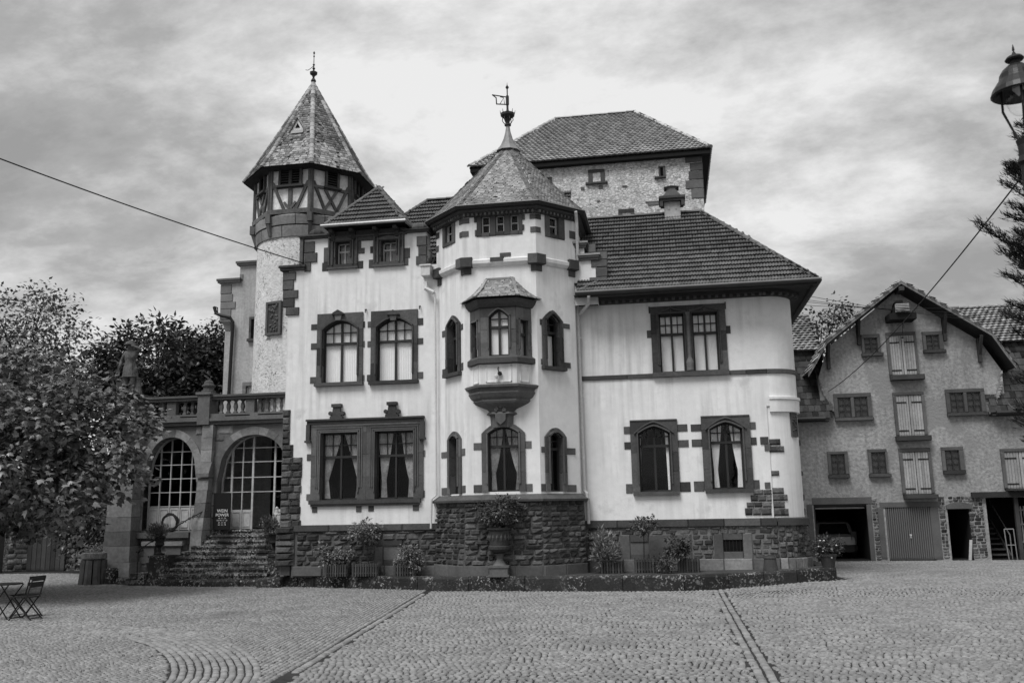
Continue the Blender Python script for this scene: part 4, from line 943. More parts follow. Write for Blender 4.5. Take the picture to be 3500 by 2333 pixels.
# ---- oriel on the bay tower
def build_oriel():
    yo = 20.86; fo = Fr(0, yo); x0 = P('G', 402, 1000, yo)[0]; x1 = P('G', 655, 1000, yo)[0]; cx = (x0+x1)/2; hw = (x1-x0)/2; dep = YT-yo; ch = .32
    def half(k=1., extra=0.):      # plan points, k scales, extra grows
        h, c, d = hw*k+extra*.41, ch*k+extra*.6, dep*k+extra
        return [(cx-h-c, YT+.02), (cx-h, YT-d), (cx+h, YT-d), (cx+h+c, YT+.02)]
    def ring(prof): return MB().loft([[(x, y, z) for x, y in half(k, e)] for k, e, z in prof], cap=False, closed=False)
    Z = lambda k, px, py: P(k, px, py, yo)[2]
    zsill = Z('G', 530, 1190); zb0 = Z('G', 530, 1240); zc = Z('G', 530, 1385); zh = Z('G', 530, 840); ze = Z('G', 530, 775); ztop = P('G', 540, 635, YT)[2]; zk = P('H', 595, 200, YT)[2]
    ORI = ring([(1, 0, zb0), (1, 0, zc)]).build('oriel', PLASTER, MAN, fix=False)
    pl = [half(1, 0)]
    fl = Fr(cx-hw-ch, YT+.02, math.atan2(-dep-.02, ch)); fr_ = Fr(cx+hw, yo, math.atan2(dep+.02, ch)); sw = math.hypot(ch, dep+.02)
    o = rf(fo, 'G', 463, 850, 607, 1182); zs = zf(fo, 'G', 535, 903); wins = []
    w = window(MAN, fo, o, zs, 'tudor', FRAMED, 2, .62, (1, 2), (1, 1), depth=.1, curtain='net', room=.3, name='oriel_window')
    surround(w, fo, o, .2, zs, 'tudor', zh-o[3]-.001, d=.02, depth=.1, sill=False, material=TRIMD, ml=o[0]-x0, mr=x1-o[1])
    for f, q in ((fl, (345, 945, 386, 1200)), (fr_, (680, 930, 737, 1192))):
        oo = rf(f, 'G', *q); oo = (max(.06, oo[0]), min(sw-.06, oo[1]), oo[2], oo[3])
        w2 = window(MAN, f, oo, None, 'flat', FRAMED, 1, .62, (1, 1), (1, 1), depth=.1, room=.3, name='oriel_window')
        surround(w2, f, oo, .1, None, 'flat', zh-oo[3]-.001, d=.02, depth=.1, sill=False, material=TRIMD, ml=oo[0], mr=sw-oo[1])
    ring([(1, .02, zb0), (1, .1, zb0+.02), (1, .1, zsill-.03), (1, .02, zsill+.03)]).build('oriel_sill', TRIM, ORI, fix=False)
    ring([(1, .0, zh), (1, .06, zh+.02), (1, .12, zh+.1), (1, .16, ze-.02), (1, .0, ze)]).build('oriel_cornice', TRIM, ORI, fix=False)
    for f, a, b in ((fo, x0+.28*hw, x1-.28*hw), (fl, .12, sw-.1), (fr_, .1, sw-.12)):        # panels
        mb = MB(); zz0, zz1 = zc+.05, zb0-.04
        mb.box(f, a, b, -.01, .018, zz1-.02, zz1).box(f, a, b, -.01, .018, zz0, zz0+.02).box(f, a, a+.02, -.01, .018, zz0, zz1).box(f, b-.02, b, -.01, .018, zz0, zz1); mb.build('panel_frame', PLASTER, ORI)
    # roof
    e = [Vector((x, y, ze)) for x, y in half(1, .24)]; t0 = P('G', 450, 640, YT)[0]; t1 = P('G', 628, 632, YT)[0]
    tp = [Vector((t0, YT, ztop)), Vector((t1, YT, ztop))]
    kz = lambda p, q, f: p+(q-p)*f-Vector((0, 0, .05))
    ka, kb = kz(e[1], tp[0], .42), kz(e[2], tp[1], .42); kl, kr = kz(e[0], tp[0], .42), kz(e[3], tp[1], .42)
    fcs = [[e[1], e[2], kb, ka], [ka, kb, tp[1], tp[0]], [e[0], e[1], ka, kl], [kl, ka, tp[0]], [e[2], e[3], kr, kb], [kb, kr, tp[1]]]
    ro = roof_solid('oriel_roof', fcs+[[e[0], e[3], e[2], e[1]]], UNDER, MAN); mts = []
    for q in fcs: O, ee, s, pl_ = plane_poly(q); tile_field(O, ee, s, pl_, .095, .075, .5, .012, seed=9, jit=.12, out=mts, margin=.03)
    pieces(ro, 'slate', 'slates', [m.copy() for m in SLATES], mts, (SLATE, SLATE_M), 300)
    for a, b in ((e[1], ka), (ka, tp[0]), (e[2], kb), (kb, tp[1])): MB().beam(a+Vector((0, 0, .02)), b+Vector((0, 0, .02)), .07, .05).build('slated_hip', SLATE, ro)
    MB().box(Fr(0, YT), t0-.03, t1+.03, 0, .05, ztop-.02, ztop+.03).build('flashing', LEAD, ro)
    # corbel
    h0 = zc-zk; pr = [(1.0, .12, zc), (1.0, .16, zc-.02), (1.0, .15, zc-.07), (1.0, .08, zc-.11), (1.0, .06, zc-.15), (1.0, .08, zc-.2), (1., .02, zc-.3), (.95, .0, zc-.34), (.93, 0, zc-.36), (.93, .02, zc-.38), (.86, .02, zc-.43), (.7, .0, zc-.5), (.5, .0, zc-.56), (.42, 0, zc-.62), (.42, .04, zc-.63), (.44, .06, zc-.68), (.42, .02, zc-.7), (.40, 0, zc-.72), (.38, 0, zk-.15)]
    ring(pr).build('corbel', TRIMD, ORI, fix=False)
    x = cx; zz = zc-.62
    MB().prism(Fr(0, YT-.16), [(x-.13, zz-.06), (x+.13, zz-.06), (x+.12, zz-.22), (x, zz-.32), (x-.12, zz-.22)], 0, .07).build('shield', TRIMD, ORI)
    rs = random.Random(1); mb = MB()
    for i in range(14):
        a = rs.uniform(-.13, .13); b = rs.uniform(0, .2)*(1-abs(a)/.2); mb.lathe((x+a, YT-.2, zz+b), [(.005, -.035), (.032, -.01), (.032, .015), (.005, .035)], 6)
    mb.build('carved_flowers', TRIMD, ORI)
    xx = P('G', 530, 1310, yo)[0]; zz = P('G', 530, 1310, yo)[2]
    l = thing('wall_lamp', 'small dark lamp with a pale glass shade on the white oriel panel', 'lamp', (xx, yo, zz-.1))
    MB().lathe((xx+.04, yo-.05, zz), [(.01, -.05), (.05, -.03), (.05, .03), (.01, .05)], 8).tube([(xx, yo, zz+.16), (xx, yo-.06, zz+.1), (xx+.03, yo-.06, zz)], .012, 5).build('arm', IRON, l)
    MB().lathe((xx-.03, yo-.08, zz-.06), [(.01, -.06), (.04, -.05), (.05, .0), (.03, .04)], 8).build('glass_shade', FRAMEW, l)
build_oriel()

# ---- right wing
def build_wing():
    holes = []
    oa = rf(FR, 'I', 683, 835, 876, 1282); ob = rf(FR, 'I', 937, 822, 1133, 1268); z0, z1 = (oa[2]+ob[2])/2, (oa[3]+ob[3])/2
    oa, ob = (oa[0], oa[1], z0, z1), (ob[0], ob[1], z0, z1); holes += [oa, ob]; mid = (oa[1]+ob[0])/2
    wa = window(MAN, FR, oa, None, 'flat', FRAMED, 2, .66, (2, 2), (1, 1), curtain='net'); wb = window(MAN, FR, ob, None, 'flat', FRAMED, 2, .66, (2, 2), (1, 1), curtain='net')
    m = .2
    surround(wa, FR, oa, m, None, 'flat', .2, ears=ears_px(FR, 'I', oa, m, [(585, 960, 640, 1018), (597, 778, 636, 830)], []), sill=False, mr=mid-oa[1]-.002)
    surround(wb, FR, ob, m, None, 'flat', .2, ears=ears_px(FR, 'I', ob, m, [], [(1165, 925, 1225, 985), (1160, 742, 1188, 798)]), sill=False, ml=ob[0]-mid-.002)
    for w, o in ((wa, oa), (wb, ob)):
        xm = (o[0]+o[1])/2; h = (o[1]-o[0])/2+.06; mb = MB()
        up = [(xm+h*t, z1+.03+.09*(1-abs(t))**1.6+(.02 if abs(t) < .05 else 0)) for t in np.linspace(-1, 1, 11)]
        mb.strip(FR, [(x, z-.0) for x, z in up], [(x, z+.035) for x, z in up], .03, .09); mb.box(FR, o[0]-.06, o[0]-.025, .03, .075, z0+.2, z1+.03).box(FR, o[1]+.025, o[1]+.06, .03, .075, z0+.2, z1+.03)
        mb.build('moulding', TRIM, w)
    MB().lathe((mid, YR-.03, z0+.02), [(.09, 0), (.09, .08), (.1, .2), (.07, .3), (.055, .34), (.055, z1-z0-.1), (.08, z1-z0)], 10).build('colonnette', TRIMD, wa)
    sx0, sx1 = PF(FR, 'I', 630, 1310)[0], PF(FR, 'I', 1215, 1290)[0]; MB().box(FR, sx0, sx1, -.17, .11, z0-.12, z0-.002).build('sill', TRIM, wa)
    for q, ys, L, R, c in (((525, 237, 768, 737), 290, [(408, 240, 470, 295), (412, 358, 472, 413), (425, 678, 485, 750)], [(800, 222, 895, 277), (810, 342, 905, 397), (820, 663, 920, 738)], 'sides'),
                           ((1073, 205, 1325, 717), 257, [(920, 222, 1005, 275), (928, 337, 1020, 393), (945, 657, 1040, 735)], [(1355, 205, 1418, 260), (1365, 322, 1425, 380), (1380, 648, 1448, 718)], 'swagw')):
        o = rf(FR, 'J', *q); zs = zf(FR, 'J', (q[0]+q[2])/2, ys); holes.append(o)
        w = window(MAN, FR, o, zs, 'tudor', FRAMED, 2, .70, (2, 2), (1, 1), curtain=c, depth=.19)
        m = .19; surround(w, FR, o, m, zs, 'tudor', .16, depth=.19, ears=ears_px(FR, 'J', o, m, L, R), sx=-.02, sd=.1)
        xm, hh = (o[0]+o[1])/2, (o[1]-o[0])/2; mb = MB(); A = arch(xm-hh-.1, xm+hh+.1, zs-.02, o[3]+.09, 'tudor')
        mb.strip(FR, A, [(x, z+.04) for x, z in A], .03, .09); mb.build('hood_mould', TRIM, w)
        MB().box(FR, o[0]-m, o[1]+m, .03, .06, o[3]+.13, o[3]+.16).build('moulding', TRIM, w)
    x0, cxr, R = -2.13, 2.45, .75
    zb, zr = 1.50, 4.16
    wall('wall', FR, [(x0, 2.38, zb, zr), (x0, 2.45, zr, 7.0)], holes, PLASTER, MAN)
    arc = lambda r, n=14: [(cxr+r*math.sin(math.pi/2*i/n), YR+R-r*math.cos(math.pi/2*i/n)) for i in range(n+1)]
    def arcwall(r, z0_, z1_, name='wall', material=PLASTER, extra=True):
        mb = MB(); pts = arc(r) + ([(cxr+r, 30)] if extra else [])
        if extra and r < R: pts = [(2.38, YR), (2.38, YR+R-math.sqrt(max(0, r*r-.07**2)))] + [p for p in pts if p[0] > 2.4]
        mb.loft([[(x, y, z) for x, y in pts] for z in (z0_, z1_)], cap=False, closed=False)
        return mb.build(name, material, MAN, fix=False)
    arcwall(R, zr, 7.0); arcwall(R-.03, zb, zr)
    def arcring(prof, name, material, a0=0):
        mb = MB(); mb.loft([[(x, y, z) for x, y in arc(R+o_)[a0:]] for o_, z in prof], cap=False, closed=False); return mb.build(name, material, MAN, fix=False)
    arcring([(-.08, 4.0), (.035, 4.02), (.045, 4.3), (0, 4.33)], 'corner_ledge', PLASTER); arcring([(.0, 4.3), (.07, 4.32), (.07, 4.38), (0, 4.4)], 'corner_ledge', PLASTER)
    # relief on the round corner
    fc = Fr(*arc(R-.03)[8], math.radians(90*8/14)); r = (-.1, .13)
    pb = MB().box(fc, -.12, .14, -.02, .03, 3.42, 4.0).build('relief_plaque', TRIM, MAN); rs = random.Random(6); mb = MB()
    for i in range(22): mb.lathe(fc.w(rs.uniform(-.08, .1), .035, rs.uniform(3.48, 3.93)), [(.005, -.03), (.028, 0), (.005, .03)], 5)
    mb.build('relief_carving', TRIM, pb)
    # string course
    zc = (zf(FR, 'I', 85, 1332)+zf(FR, 'I', 1620, 1265))/2
    for a, b in ((x0, -.9), (-.9, .1), (.1, PF(FR, 'I', 630, 1310)[0]), (PF(FR, 'I', 1215, 1290)[0], 1.95), (1.95, 2.45)): block(MAN, FR, a+.002, b-.002, zc-.055, zc+.055, .04, 'string_course_stone', TRIM)
    arcring([(0, zc-.055), (.04, zc-.05), (.04, zc+.05), (0, zc+.055)], 'string_course', TRIM)
    # stray stones at the corner
    FL = Fr(0, YR+.0)
    blocks(MAN, FR, 'J', [(1452, 318, 1515, 375), (1485, 377, 1530, 425), (1487, 665, 1530, 713)], .025)
    rs = random.Random(8)
    for row, (xa, xb, ya, yb) in enumerate(((1400, 1540, 722, 760), (1378, 1540, 763, 812), (1348, 1540, 818, 857), (1335, 1540, 862, 918))):
        cuts = sorted([xa, xb] + [xa+(xb-xa)*t for t in ((.55,), (.35, .75), (.3, .62), (.28, .6))[row]])
        for a, b in zip(cuts, cuts[1:]): r = rf(FR, 'J', a, ya, b, yb); piece_obj('corner_stone', ROCKW, MAN, FR.mtx((r[0]+r[1])/2, .0, (r[2]+r[3])/2, r[1]-r[0]-.008, .06, r[3]-r[2]-.006))
    for i, (z_, h_, nn) in enumerate(((1.56, .17, 3), (1.74, .16, 2), (1.91, .15, 3), (2.07, .15, 2), (2.5, .12, 0), (3.05, .15, 3), (3.22, .15, 2))):
        for j in list(range(max(1, nn))) + [12, 13]:
            if j >= 12 and i % 2: continue
            p = arc(R-.03)[j]; q = arc(R-.03)[j+1]; fc = Fr(p[0], p[1], math.atan2(q[1]-p[1], q[0]-p[0])); piece_obj('corner_stone', ROCKW, MAN, fc.mtx(.05 if j else .015, .0, z_+h_/2, .13 if j else .2, .05, h_-.008))
    # water table, plinth
    for a in np.arange(x0, 2.45, .84): block(MAN, FR, a, min(a+.836, 2.44), 1.345, 1.52, .08, 'water_table_stone', TRIM)
    arcring([(0, 1.34), (.08, 1.345), (.08, 1.5), (-.06, 1.53)], 'water_table', TRIM)
    pl = MB().box(FR, x0, 2.45, -.3, .02, .3, 1.345).build('plinth', MORTARL, MAN); arcring([(.01, .3), (.01, 1.345)], 'plinth', MORTARL)
    s1 = rf(FR, 'J', 385, 1062, 930, 1262); s2 = rf(FR, 'J', 1100, 1052, 1392, 1252); v1 = rf(FR, 'J', 458, 1122, 600, 1215); v2 = rf(FR, 'J', 1170, 1105, 1320, 1195)
    mts = masonry(pl, FR, x0+.1, 2.45, .60, 1.34, (.09, .14), (.12, .36), .085, [s1, s2], 14, .012)
    mts = [m for m in mts]
    for j in range(14):
        p, q = arc(R)[j], arc(R)[j+1]; fc = Fr(p[0], p[1], math.atan2(q[1]-p[1], q[0]-p[0])); L_ = math.hypot(q[0]-p[0], q[1]-p[1])
        if j % 2 == 0: masonry(pl, fc, 0, L_*2, .6, 1.34, (.09, .14), (.09, .18), .085, (), 60+j, .012, out=mts)
    sx = Fr(R+cxr, YR+R, math.pi/2); masonry(pl, sx, 0, 4, .3, 1.34, (.1, .15), (.15, .35), .05, (), 77, .014, out=mts)
    MB().box(sx, 0, 6, -.3, .01, .3, 1.345).build('plinth', MORTARL, MAN)
    pieces(pl, 'plinth_stone', 'plinth_stones', [r.copy() for r in ROCKS_L], mts, (ROCK, ROCK_M))
    for s, v in ((s1, v1), (s2, v2)):
        for a, b, c, d in ((s[0], v[0], s[2], s[3]), (v[1], s[1], s[2], s[3]), (v[0], v[1], v[3], s[3]), (v[0], v[1], s[2], v[2])): block(pl, FR, a+.003, b-.003, c, d-.003, .055, 'vent_surround', TRIMD)
    MB().box(FR, v1[0], v1[1], -.06, .03, v1[2], v1[3]).build('vent_panel', mat('grey_panel', .13, bump=.1), pl); MB().box(FR, v2[0], v2[1], -.06, .024, v2[2], v2[3]).build('vent_opening', INSIDE, pl)
    mb = MB()
    for a in np.linspace(v2[0]+.06, v2[1]-.06, 5): mb.tube([FR.w(a, .03, v2[2]), FR.w(a, .03, v2[3])], .008, 5)
    mb.build('vent_bars', IRON, pl)
    for a in np.arange(x0, 2.4, .66): block(pl, FR, a, min(a+.655, 2.45), .3, .595, .1, 'base_stone', ASH)
    for j in range(0, 14, 2):
        p, q = arc(R)[j], arc(R)[j+2]; fc = Fr(p[0], p[1], math.atan2(q[1]-p[1], q[0]-p[0])); block(pl, fc, 0, math.hypot(q[0]-p[0], q[1]-p[1]), .3, .595, .09, 'base_stone', ASH)
    # eaves
    ey, ex, ez = 21.8, 3.66, 7.06
    MB().poly([(x0, ey+.04, 7.0), (ex-.04, ey+.04, 7.0), (ex-.04, 30, 7.0), (x0, 30, 7.0)]).build('soffit', WOODD, MAN, fix=False)
    co = MB().box(FR, x0, 2.55, -.05, .12, 6.86, 6.93).box(FR, x0, 2.6, -.05, .22, 6.93, 6.998).build('cornice', WOODD, MAN)
    for x in np.arange(x0+.12, 2.5, .175): block(co, FR, x, x+.075, 6.87, 6.94, .2, 'dentil', TRIMD, .08)
    arcring([(.0, 6.86), (.12, 6.86), (.12, 6.93), (.22, 6.93), (.22, 6.998)], 'cornice', WOODD)
    for j in range(0, 14, 2): p = arc(R)[j]; fc = Fr(p[0], p[1], math.radians(90*j/14)); block(co, fc, 0, .075, 6.87, 6.94, .2, 'dentil', TRIMD, .08)
    MB().wbox(x0+.1, ex-.02, ey+.0, ey+.05, 6.93, 7.06).wbox(ex-.07, ex-.02, ey+.053, 30, 6.93, 7.06).build('fascia', WOODD, MAN)
    MB().tube([(x0+.05, ey-.05, 7.02), (ex+.05, ey-.05, 7.02)], .06, 8).tube([(ex+.05, ey-.05, 7.02), (ex+.05, 30, 7.02)], .06, 8).build('gutter', ZINCD, MAN)
    MB().wbox(x0+.05, ex+.1, ey-.115, ey-.1, 7.04, 7.075).build('gutter_rim', ZINC, MAN)
    # roof
    A_, B_, C_, D_ = (-1.98, ey, ez), (ex, ey, ez), (1.18, 24.28, 9.68), (-3.3, 24.28, 9.68); E_ = (ex, 30, ez)
    ro = roof_solid('roof', [[A_, B_, C_, D_], [B_, E_, (1.18, 30, 9.68), C_], [(-3.3, 24.28, 9.68), (1.18, 24.28, 9.68), (1.18, 26.8, 7), (-3.3, 26.8, 7)]], UNDER, MAN); mts = []
    for q in ([A_, B_, C_, D_], [B_, (ex, 26.7, ez), C_]): O, e, s, pl_ = plane_poly(q); tile_field(O, e, s, pl_, .147, .2, seed=21, jit=.05, out=mts, margin=.06)
    mts = [m for m in mts if not (m[0][3] < -2.1 and m[2][3] < 8.0)]
    pieces(ro, 'roof_tile', 'roof_tiles', dupm(PAN2), mts, (TILE, TILE_M), 300, key=lambda i: abs(mts[i][1][3]-21.8)+abs(mts[i][0][3])*.05)
    ridge(ro, (ex-.02, ey+.02, ez+.05), (C_[0], C_[1], C_[2]+.05), .08, .3, TILE); ridge(ro, (D_[0], D_[1], D_[2]+.05), (C_[0], C_[1], C_[2]+.05), .08, .3, TILE); ridge(ro, (-2.0, ey+.02, ez+.05), (-1.5, 22.12, ez+.36), .05, .25, TILE)
    # chimney with carved cap
    cb = P('B', 1920, 915, 24.3); ct = P('B', 1920, 740, 24.3); c0 = P('B', 1862, 880, 24.3)[0]; c1 = P('B', 1978, 875, 24.3)[0]; y0 = 24.3; xm = (c0+c1)/2; fz = Fr(0, y0-.2)
    zA, zB = P('B', 1920, 850, 24.3)[2], P('B', 1920, 815, 24.3)[2]
    ch = MB().wbox(c0, c1, y0-.2, y0+.25, 9.2, zA).build('chimney', GREYPL, MAN)
    MB().wbox(c0-.1, c1+.1, y0-.3, y0+.35, zA, zA+.07).wbox(c0-.14, c1+.14, y0-.34, y0+.39, zA+.07, zB).wbox(c0-.12, c0-.03, y0-.3, y0-.2, zA-.14, zA).wbox(c1+.03, c1+.12, y0-.3, y0-.2, zA-.14, zA).build('chimney_cornice', TRIM, ch)
    h = ct[2]-zB
    MB().prism(fz, [(c0-.1, zB), (c1+.1, zB), (c1-.02, zB+h*.28), (xm+.15, zB+h*.55), (xm+.09, zB+h*.75), (xm+.16, zB+h*.93), (xm, zB+h), (xm-.16, zB+h*.93), (xm-.09, zB+h*.75), (xm-.15, zB+h*.55), (c0+.02, zB+h*.28)], -.35, .02).build('chimney_gable', TRIMD, ch)
    MB().strip(fz, [(xm-.2, zB+h*.88), (xm, zB+h*.99), (xm+.2, zB+h*.88)], [(xm-.2, zB+h*.95), (xm, zB+h*1.06), (xm+.2, zB+h*.95)], -.3, .06).build('chimney_cap', TRIM, ch)
    mb = MB(); zz = P('B', 1920, 905, 24.3)[2]; A2 = arch(xm-.09, xm+.09, zz+.16, zz+.24, 'seg'); mb.strip(fz, [(x, z) for x, z in A2], [(x, z+.03) for x, z in A2], 0, .02).box(fz, xm-.11, xm-.08, 0, .02, zz, zz+.16).box(fz, xm+.08, xm+.11, 0, .02, zz, zz+.16); mb.build('niche_moulding', GREYPL, ch)
    # downpipes
    MB().tube([(-2.0, 21.7, 9.12), (-2.0, 21.85, 8.9), (-2.02, 22.1, 7.95), (-2.14, 22.3, 7.75), (-2.1, 22.36, 7.5), (-2.06, 22.38, 2.25), (-2.0, 22.3, 2.18), (-1.98, 22.3, 1.45)], .04, 8).build('downpipe', PIPEW, MAN)
    MB().tube([(-1.75, 21.75, 6.95), (-1.78, 22.0, 6.8), (-2.04, 22.36, 6.62)], .04, 8).build('downpipe', PIPEW, MAN)
    for z in (6.0, 4.5, 3.0): MB().lathe((-2.07, 22.38, z), [(.05, 0), (.05, .04)], 8).build('pipe_collar', PIPEW, MAN)
    mb = MB().tube([(-5.95, 21.98, 7.6), (-5.93, 21.93, 7.42), (-5.72, 21.93, 7.3)], .06, 7).build('downpipe', PIPEW, MAN)
    MB().tube([(-5.69, 21.95, 7.3), (-5.67, 21.96, 2.2), (-5.78, 21.92, 2.1), (-5.8, 21.92, 1.4)], .026, 7).build('downpipe', PIPEW, MAN)
    r = rc('E', 1285, 422, 1365, 505, 21.95); MB().wbox(r[0], r[1], 21.85, 22.1, r[2], r[3]).wbox(r[0]-.03, r[1]+.03, 21.82, 22.12, r[3], r[3]+.04).build('hopper_head', PIPEW, MAN)
    mb = MB()      # gargoyle: curved neck, wings, jaw
    a = P('E', 1345, 400, 21.9); mb.tube([(a[0]-.12, 22.1, a[2]-.02), (a[0], 21.9, a[2]+.04), (a[0]+.1, 21.75, a[2]+.14), (a[0]+.14, 21.68, a[2]+.26), (a[0]+.08, 21.58, a[2]+.3)], .055, 6, .02).tube([(a[0]+.02, 21.9, a[2]+.06), (a[0]-.05, 21.92, a[2]+.3)], .02, 5, .004).tube([(a[0]+.12, 21.8, a[2]-.02), (a[0]+.22, 21.78, a[2]+.22)], .02, 5, .004)
    mb.build('gargoyle', TRIM, MAN)
    for k, q in (('E', (790, 820)), ('E', (1272, 790))):
        p = P(k, *q, YF); MB().tube([(p[0], YF, p[2]+.05), (p[0], YF-.09, p[2]+.03), (p[0], YF-.09, p[2]-.05)], .016, 5).build('wall_hook', IRON, MAN)
ROCKW = ROCKS_L[0].copy(); ROCKW.materials.append(ROCK)
build_wing()
# ------------------------------------------------------------------ round tower with half-timbered top
def build_round():
    CX, CY = -10.8, 26.0; phi = math.atan2(-CY, -CX)
    T = thing('round_tower', 'round rubble stone tower with half timbered octagonal top and steep pointed tiled roof', 'tower', (CX, CY, 0))
    pc = lambda a, r, z: (CX+r*math.cos(a), CY+r*math.sin(a), z)
    ringz = lambda r, z, n=40: [pc(2*math.pi*i/n, r, z) for i in range(n)]
    MB().loft([ringz(1.60, 4.58), ringz(1.57, 9.9)]).build('shaft', RUBPL, T)
    # relief plaque
    p = P('C', 2090, 530, 24.4); a = math.atan2(p[1]-CY, p[0]-CX); f = Fr(*pc(a, 1.58, 0)[:2], a+math.pi/2)
    pq = MB().box(f, -.27, .27, -.05, .05, p[2]-.5, p[2]+.5).build('relief_plaque', TRIM, T); rs = random.Random(3); mb = MB()
    MB().box(f, -.27, -.2, .05, .08, p[2]-.5, p[2]+.5).box(f, .2, .27, .05, .08, p[2]-.5, p[2]+.5).box(f, -.2, .2, .05, .08, p[2]+.43, p[2]+.5).box(f, -.2, .2, .05, .08, p[2]-.5, p[2]-.43).build('plaque_frame', TRIMD, pq)
    for i in range(40): mb.lathe(f.w(rs.uniform(-.16, .16), .055, p[2]+rs.uniform(-.4, .4)), [(.005, -.05), (.04, 0), (.005, .05)], 5)
    mb.build('relief_carving', TRIMD, pq)
    # stone rings
    n = 12
    for k, (z0, z1, r) in enumerate(((9.9, 10.26, 1.61), (10.27, 10.58, 1.65))):
        for i in range(n):
            a0, a1 = phi+2*math.pi*(i+.5*k)/n+.006, phi+2*math.pi*(i+1+.5*k)/n-.006; mb = MB()
            pts = [[pc(a0+(a1-a0)*j/4, rr, z) for j in range(5)] for rr, z in ((r-.3, z0), (r, z0), (r+.03, z1-.05), (r-.02, z1), (r-.3, z1))]
            mb.loft(pts, cap=False, closed=False); mb.build('ring_stone', ASH, T, fix=False)
    R_ = 1.74; Z0, Z1 = 10.72, 12.25
    MB().loft([ringz(1.55, 10.5), ringz(1.58, 10.62), ringz(1.58, 10.75)]).build('jetty_core', RUBBLE, T)
    cor = [phi+k*math.pi/4 for k in range(8)]
    MB().loft([[pc(a, R_-.08, z) for a in cor] for z in (Z0, Z1+.1)]).build('infill', PANEL, T)
    for k in range(8):
        a = cor[k]; A = pc(a, R_, 0); B = pc(cor[(k+1) % 8], R_, 0); ang = math.atan2(B[1]-A[1], B[0]-A[0]); f = Fr(A[0], A[1], ang); w = math.hypot(B[0]-A[0], B[1]-A[1])
        bx = lambda x0, x1, z0, z1, d=.0: MB().box(f, x0, x1, -.12, d, z0, z1).build('timber', TIMBER, T)
        bx(0, w, Z0-.12, Z0+.02, .02); bx(0, w, Z1-.06, Z1+.12, .0); bx(-.02, .1, Z0+.02, Z1-.06, -.002); bx(w-.1, w+.02, Z0+.02, Z1-.06, -.004)
        zm = Z0+.78; bx(.1, w-.1, zm-.09, zm-.01, -.012)
        if k % 2 == 1 or True:
            dbl = (k % 2 == 1); wx = [(w*.5-.30, w*.5-.04), (w*.5+.04, w*.5+.30)] if dbl else [(w*.5-.13, w*.5+.19)]
            zw0, zw1 = zm+.02, Z1-.12
            for x0, x1 in wx:
                wn = MB().box(f, x0-.07, x0, -.1, .012, zw0-.02, zw1+.05).box(f, x1, x1+.07, -.1, .012, zw0-.02, zw1+.05).box(f, x0, x1, -.1, .012, zw1, zw1+.06).build('louvre_window', TIMBER, T)
                MB().poly([f.w(x0, -.07, zw0), f.w(x1, -.07, zw0), f.w(x1, -.07, zw1), f.w(x0, -.07, zw1)]).build('louvre_void', INSIDE, wn, fix=False)
                nl = 8
                for j in range(nl):
                    z = zw0+(zw1-zw0)*(j+.1)/nl; MB().poly([f.w(x0, -.01, z), f.w(x1, -.01, z), f.w(x1, -.065, z+.055), f.w(x0, -.065, z+.055)]).build('slat', WOODD, wn, fix=False)
            MB().box(f, wx[0][0]-.12, wx[-1][1]+.12, -.02, .07, zw0-.09, zw0-.03).build('sill_board', WOODD, T)
        def brace(xa, za, xb, zb, th=.085):
            l = math.hypot(xb-xa, zb-za); nx, nz = -(zb-za)/l*th/2, (xb-xa)/l*th/2
            MB().prism(f, [(xa+nx, za+nz), (xa-nx, za-nz), (xb-nx, zb-nz), (xb+nx, zb+nz)], -.1, -.014).build('brace', TIMBER, T)
        brace(.1, zm+.1, w*.36, Z0+.02); brace(w-.1, zm+.1, w*.64, Z0+.02)
        if k % 2: bx(w*.5-.06, w*.5+.06, Z0+.02, zm-.09, -.02); brace(w*.36, Z0+.25, w*.5, Z0+.02, .07); brace(w*.64, Z0+.25, w*.5, Z0+.02, .07)
        else: brace(w*.36, zm-.1, w*.66, Z0+.02, .08); brace(w*.64, zm-.1, w*.34, Z0+.02, .08)
        for x in (.28, .5, .72): MB().box(f, w*x-.05, w*x+.05, -.35, .02, Z0-.25, Z0-.125).build('beam_end', WOODD, T)
        # corner corbel
        c1, c2 = pc(a, R_-.02, Z0-.12), pc(a, 1.6, Z0-.75); m1 = pc(a, 1.72, Z0-.4)
        MB().beam(c1, m1, .15, .15).beam(m1, c2, .10, .11).build('corbel', TRIMD, T)
    # roof
    ap = Vector((CX, CY, 15.55)); ev = [Vector(pc(a, 2.06, 12.0)) for a in cor]; kk = [Vector(pc(a, 1.66, 12.6)) for a in cor]; fcs, mts = [], []
    for i in range(8):
        j = (i+1) % 8; fcs += [[ev[i], ev[j], kk[j], kk[i]], [kk[i], kk[j], ap]]
        if i in (0, 1, 6, 7):
            for q in ([ev[i], ev[j], kk[j], kk[i]], [kk[i], kk[j], ap]): O, e, s, pl = plane_poly(q); tile_field(O, e, s, pl, .105, .105, .5, .012, seed=i, jit=.16, out=mts, skip=.01, margin=.03)
    ro = roof_solid('roof', fcs + [[v-Vector((0, 0, .02)) for v in ev][::-1]], mat('roof_bed', .04, bump=0), T)  # dark bed under the tiles and across the eaves
    pieces(ro, 'roof_tile', 'roof_tiles', [m.copy() for m in PLAINS], mts, (OLDT, OLDT_M))
    for i in (0, 1, 2, 6, 7): ridge(ro, ev[i]+Vector((0, 0, .02)), kk[i]+Vector((0, 0, .03)), .075, .2, OLDT, 'hip_tile'); ridge(ro, kk[i]+Vector((0, 0, .03)), ap, .075, .21, OLDT, 'hip_tile')
    # little roof dormer
    i = 7; f0 = (kk[7]+kk[0])/2; c = f0+(ap-f0)*.28; nrm = Vector((c.x-CX, c.y-CY, 0)).normalized(); t = Vector((-nrm.y, nrm.x, 0)); c = c+nrm*.05
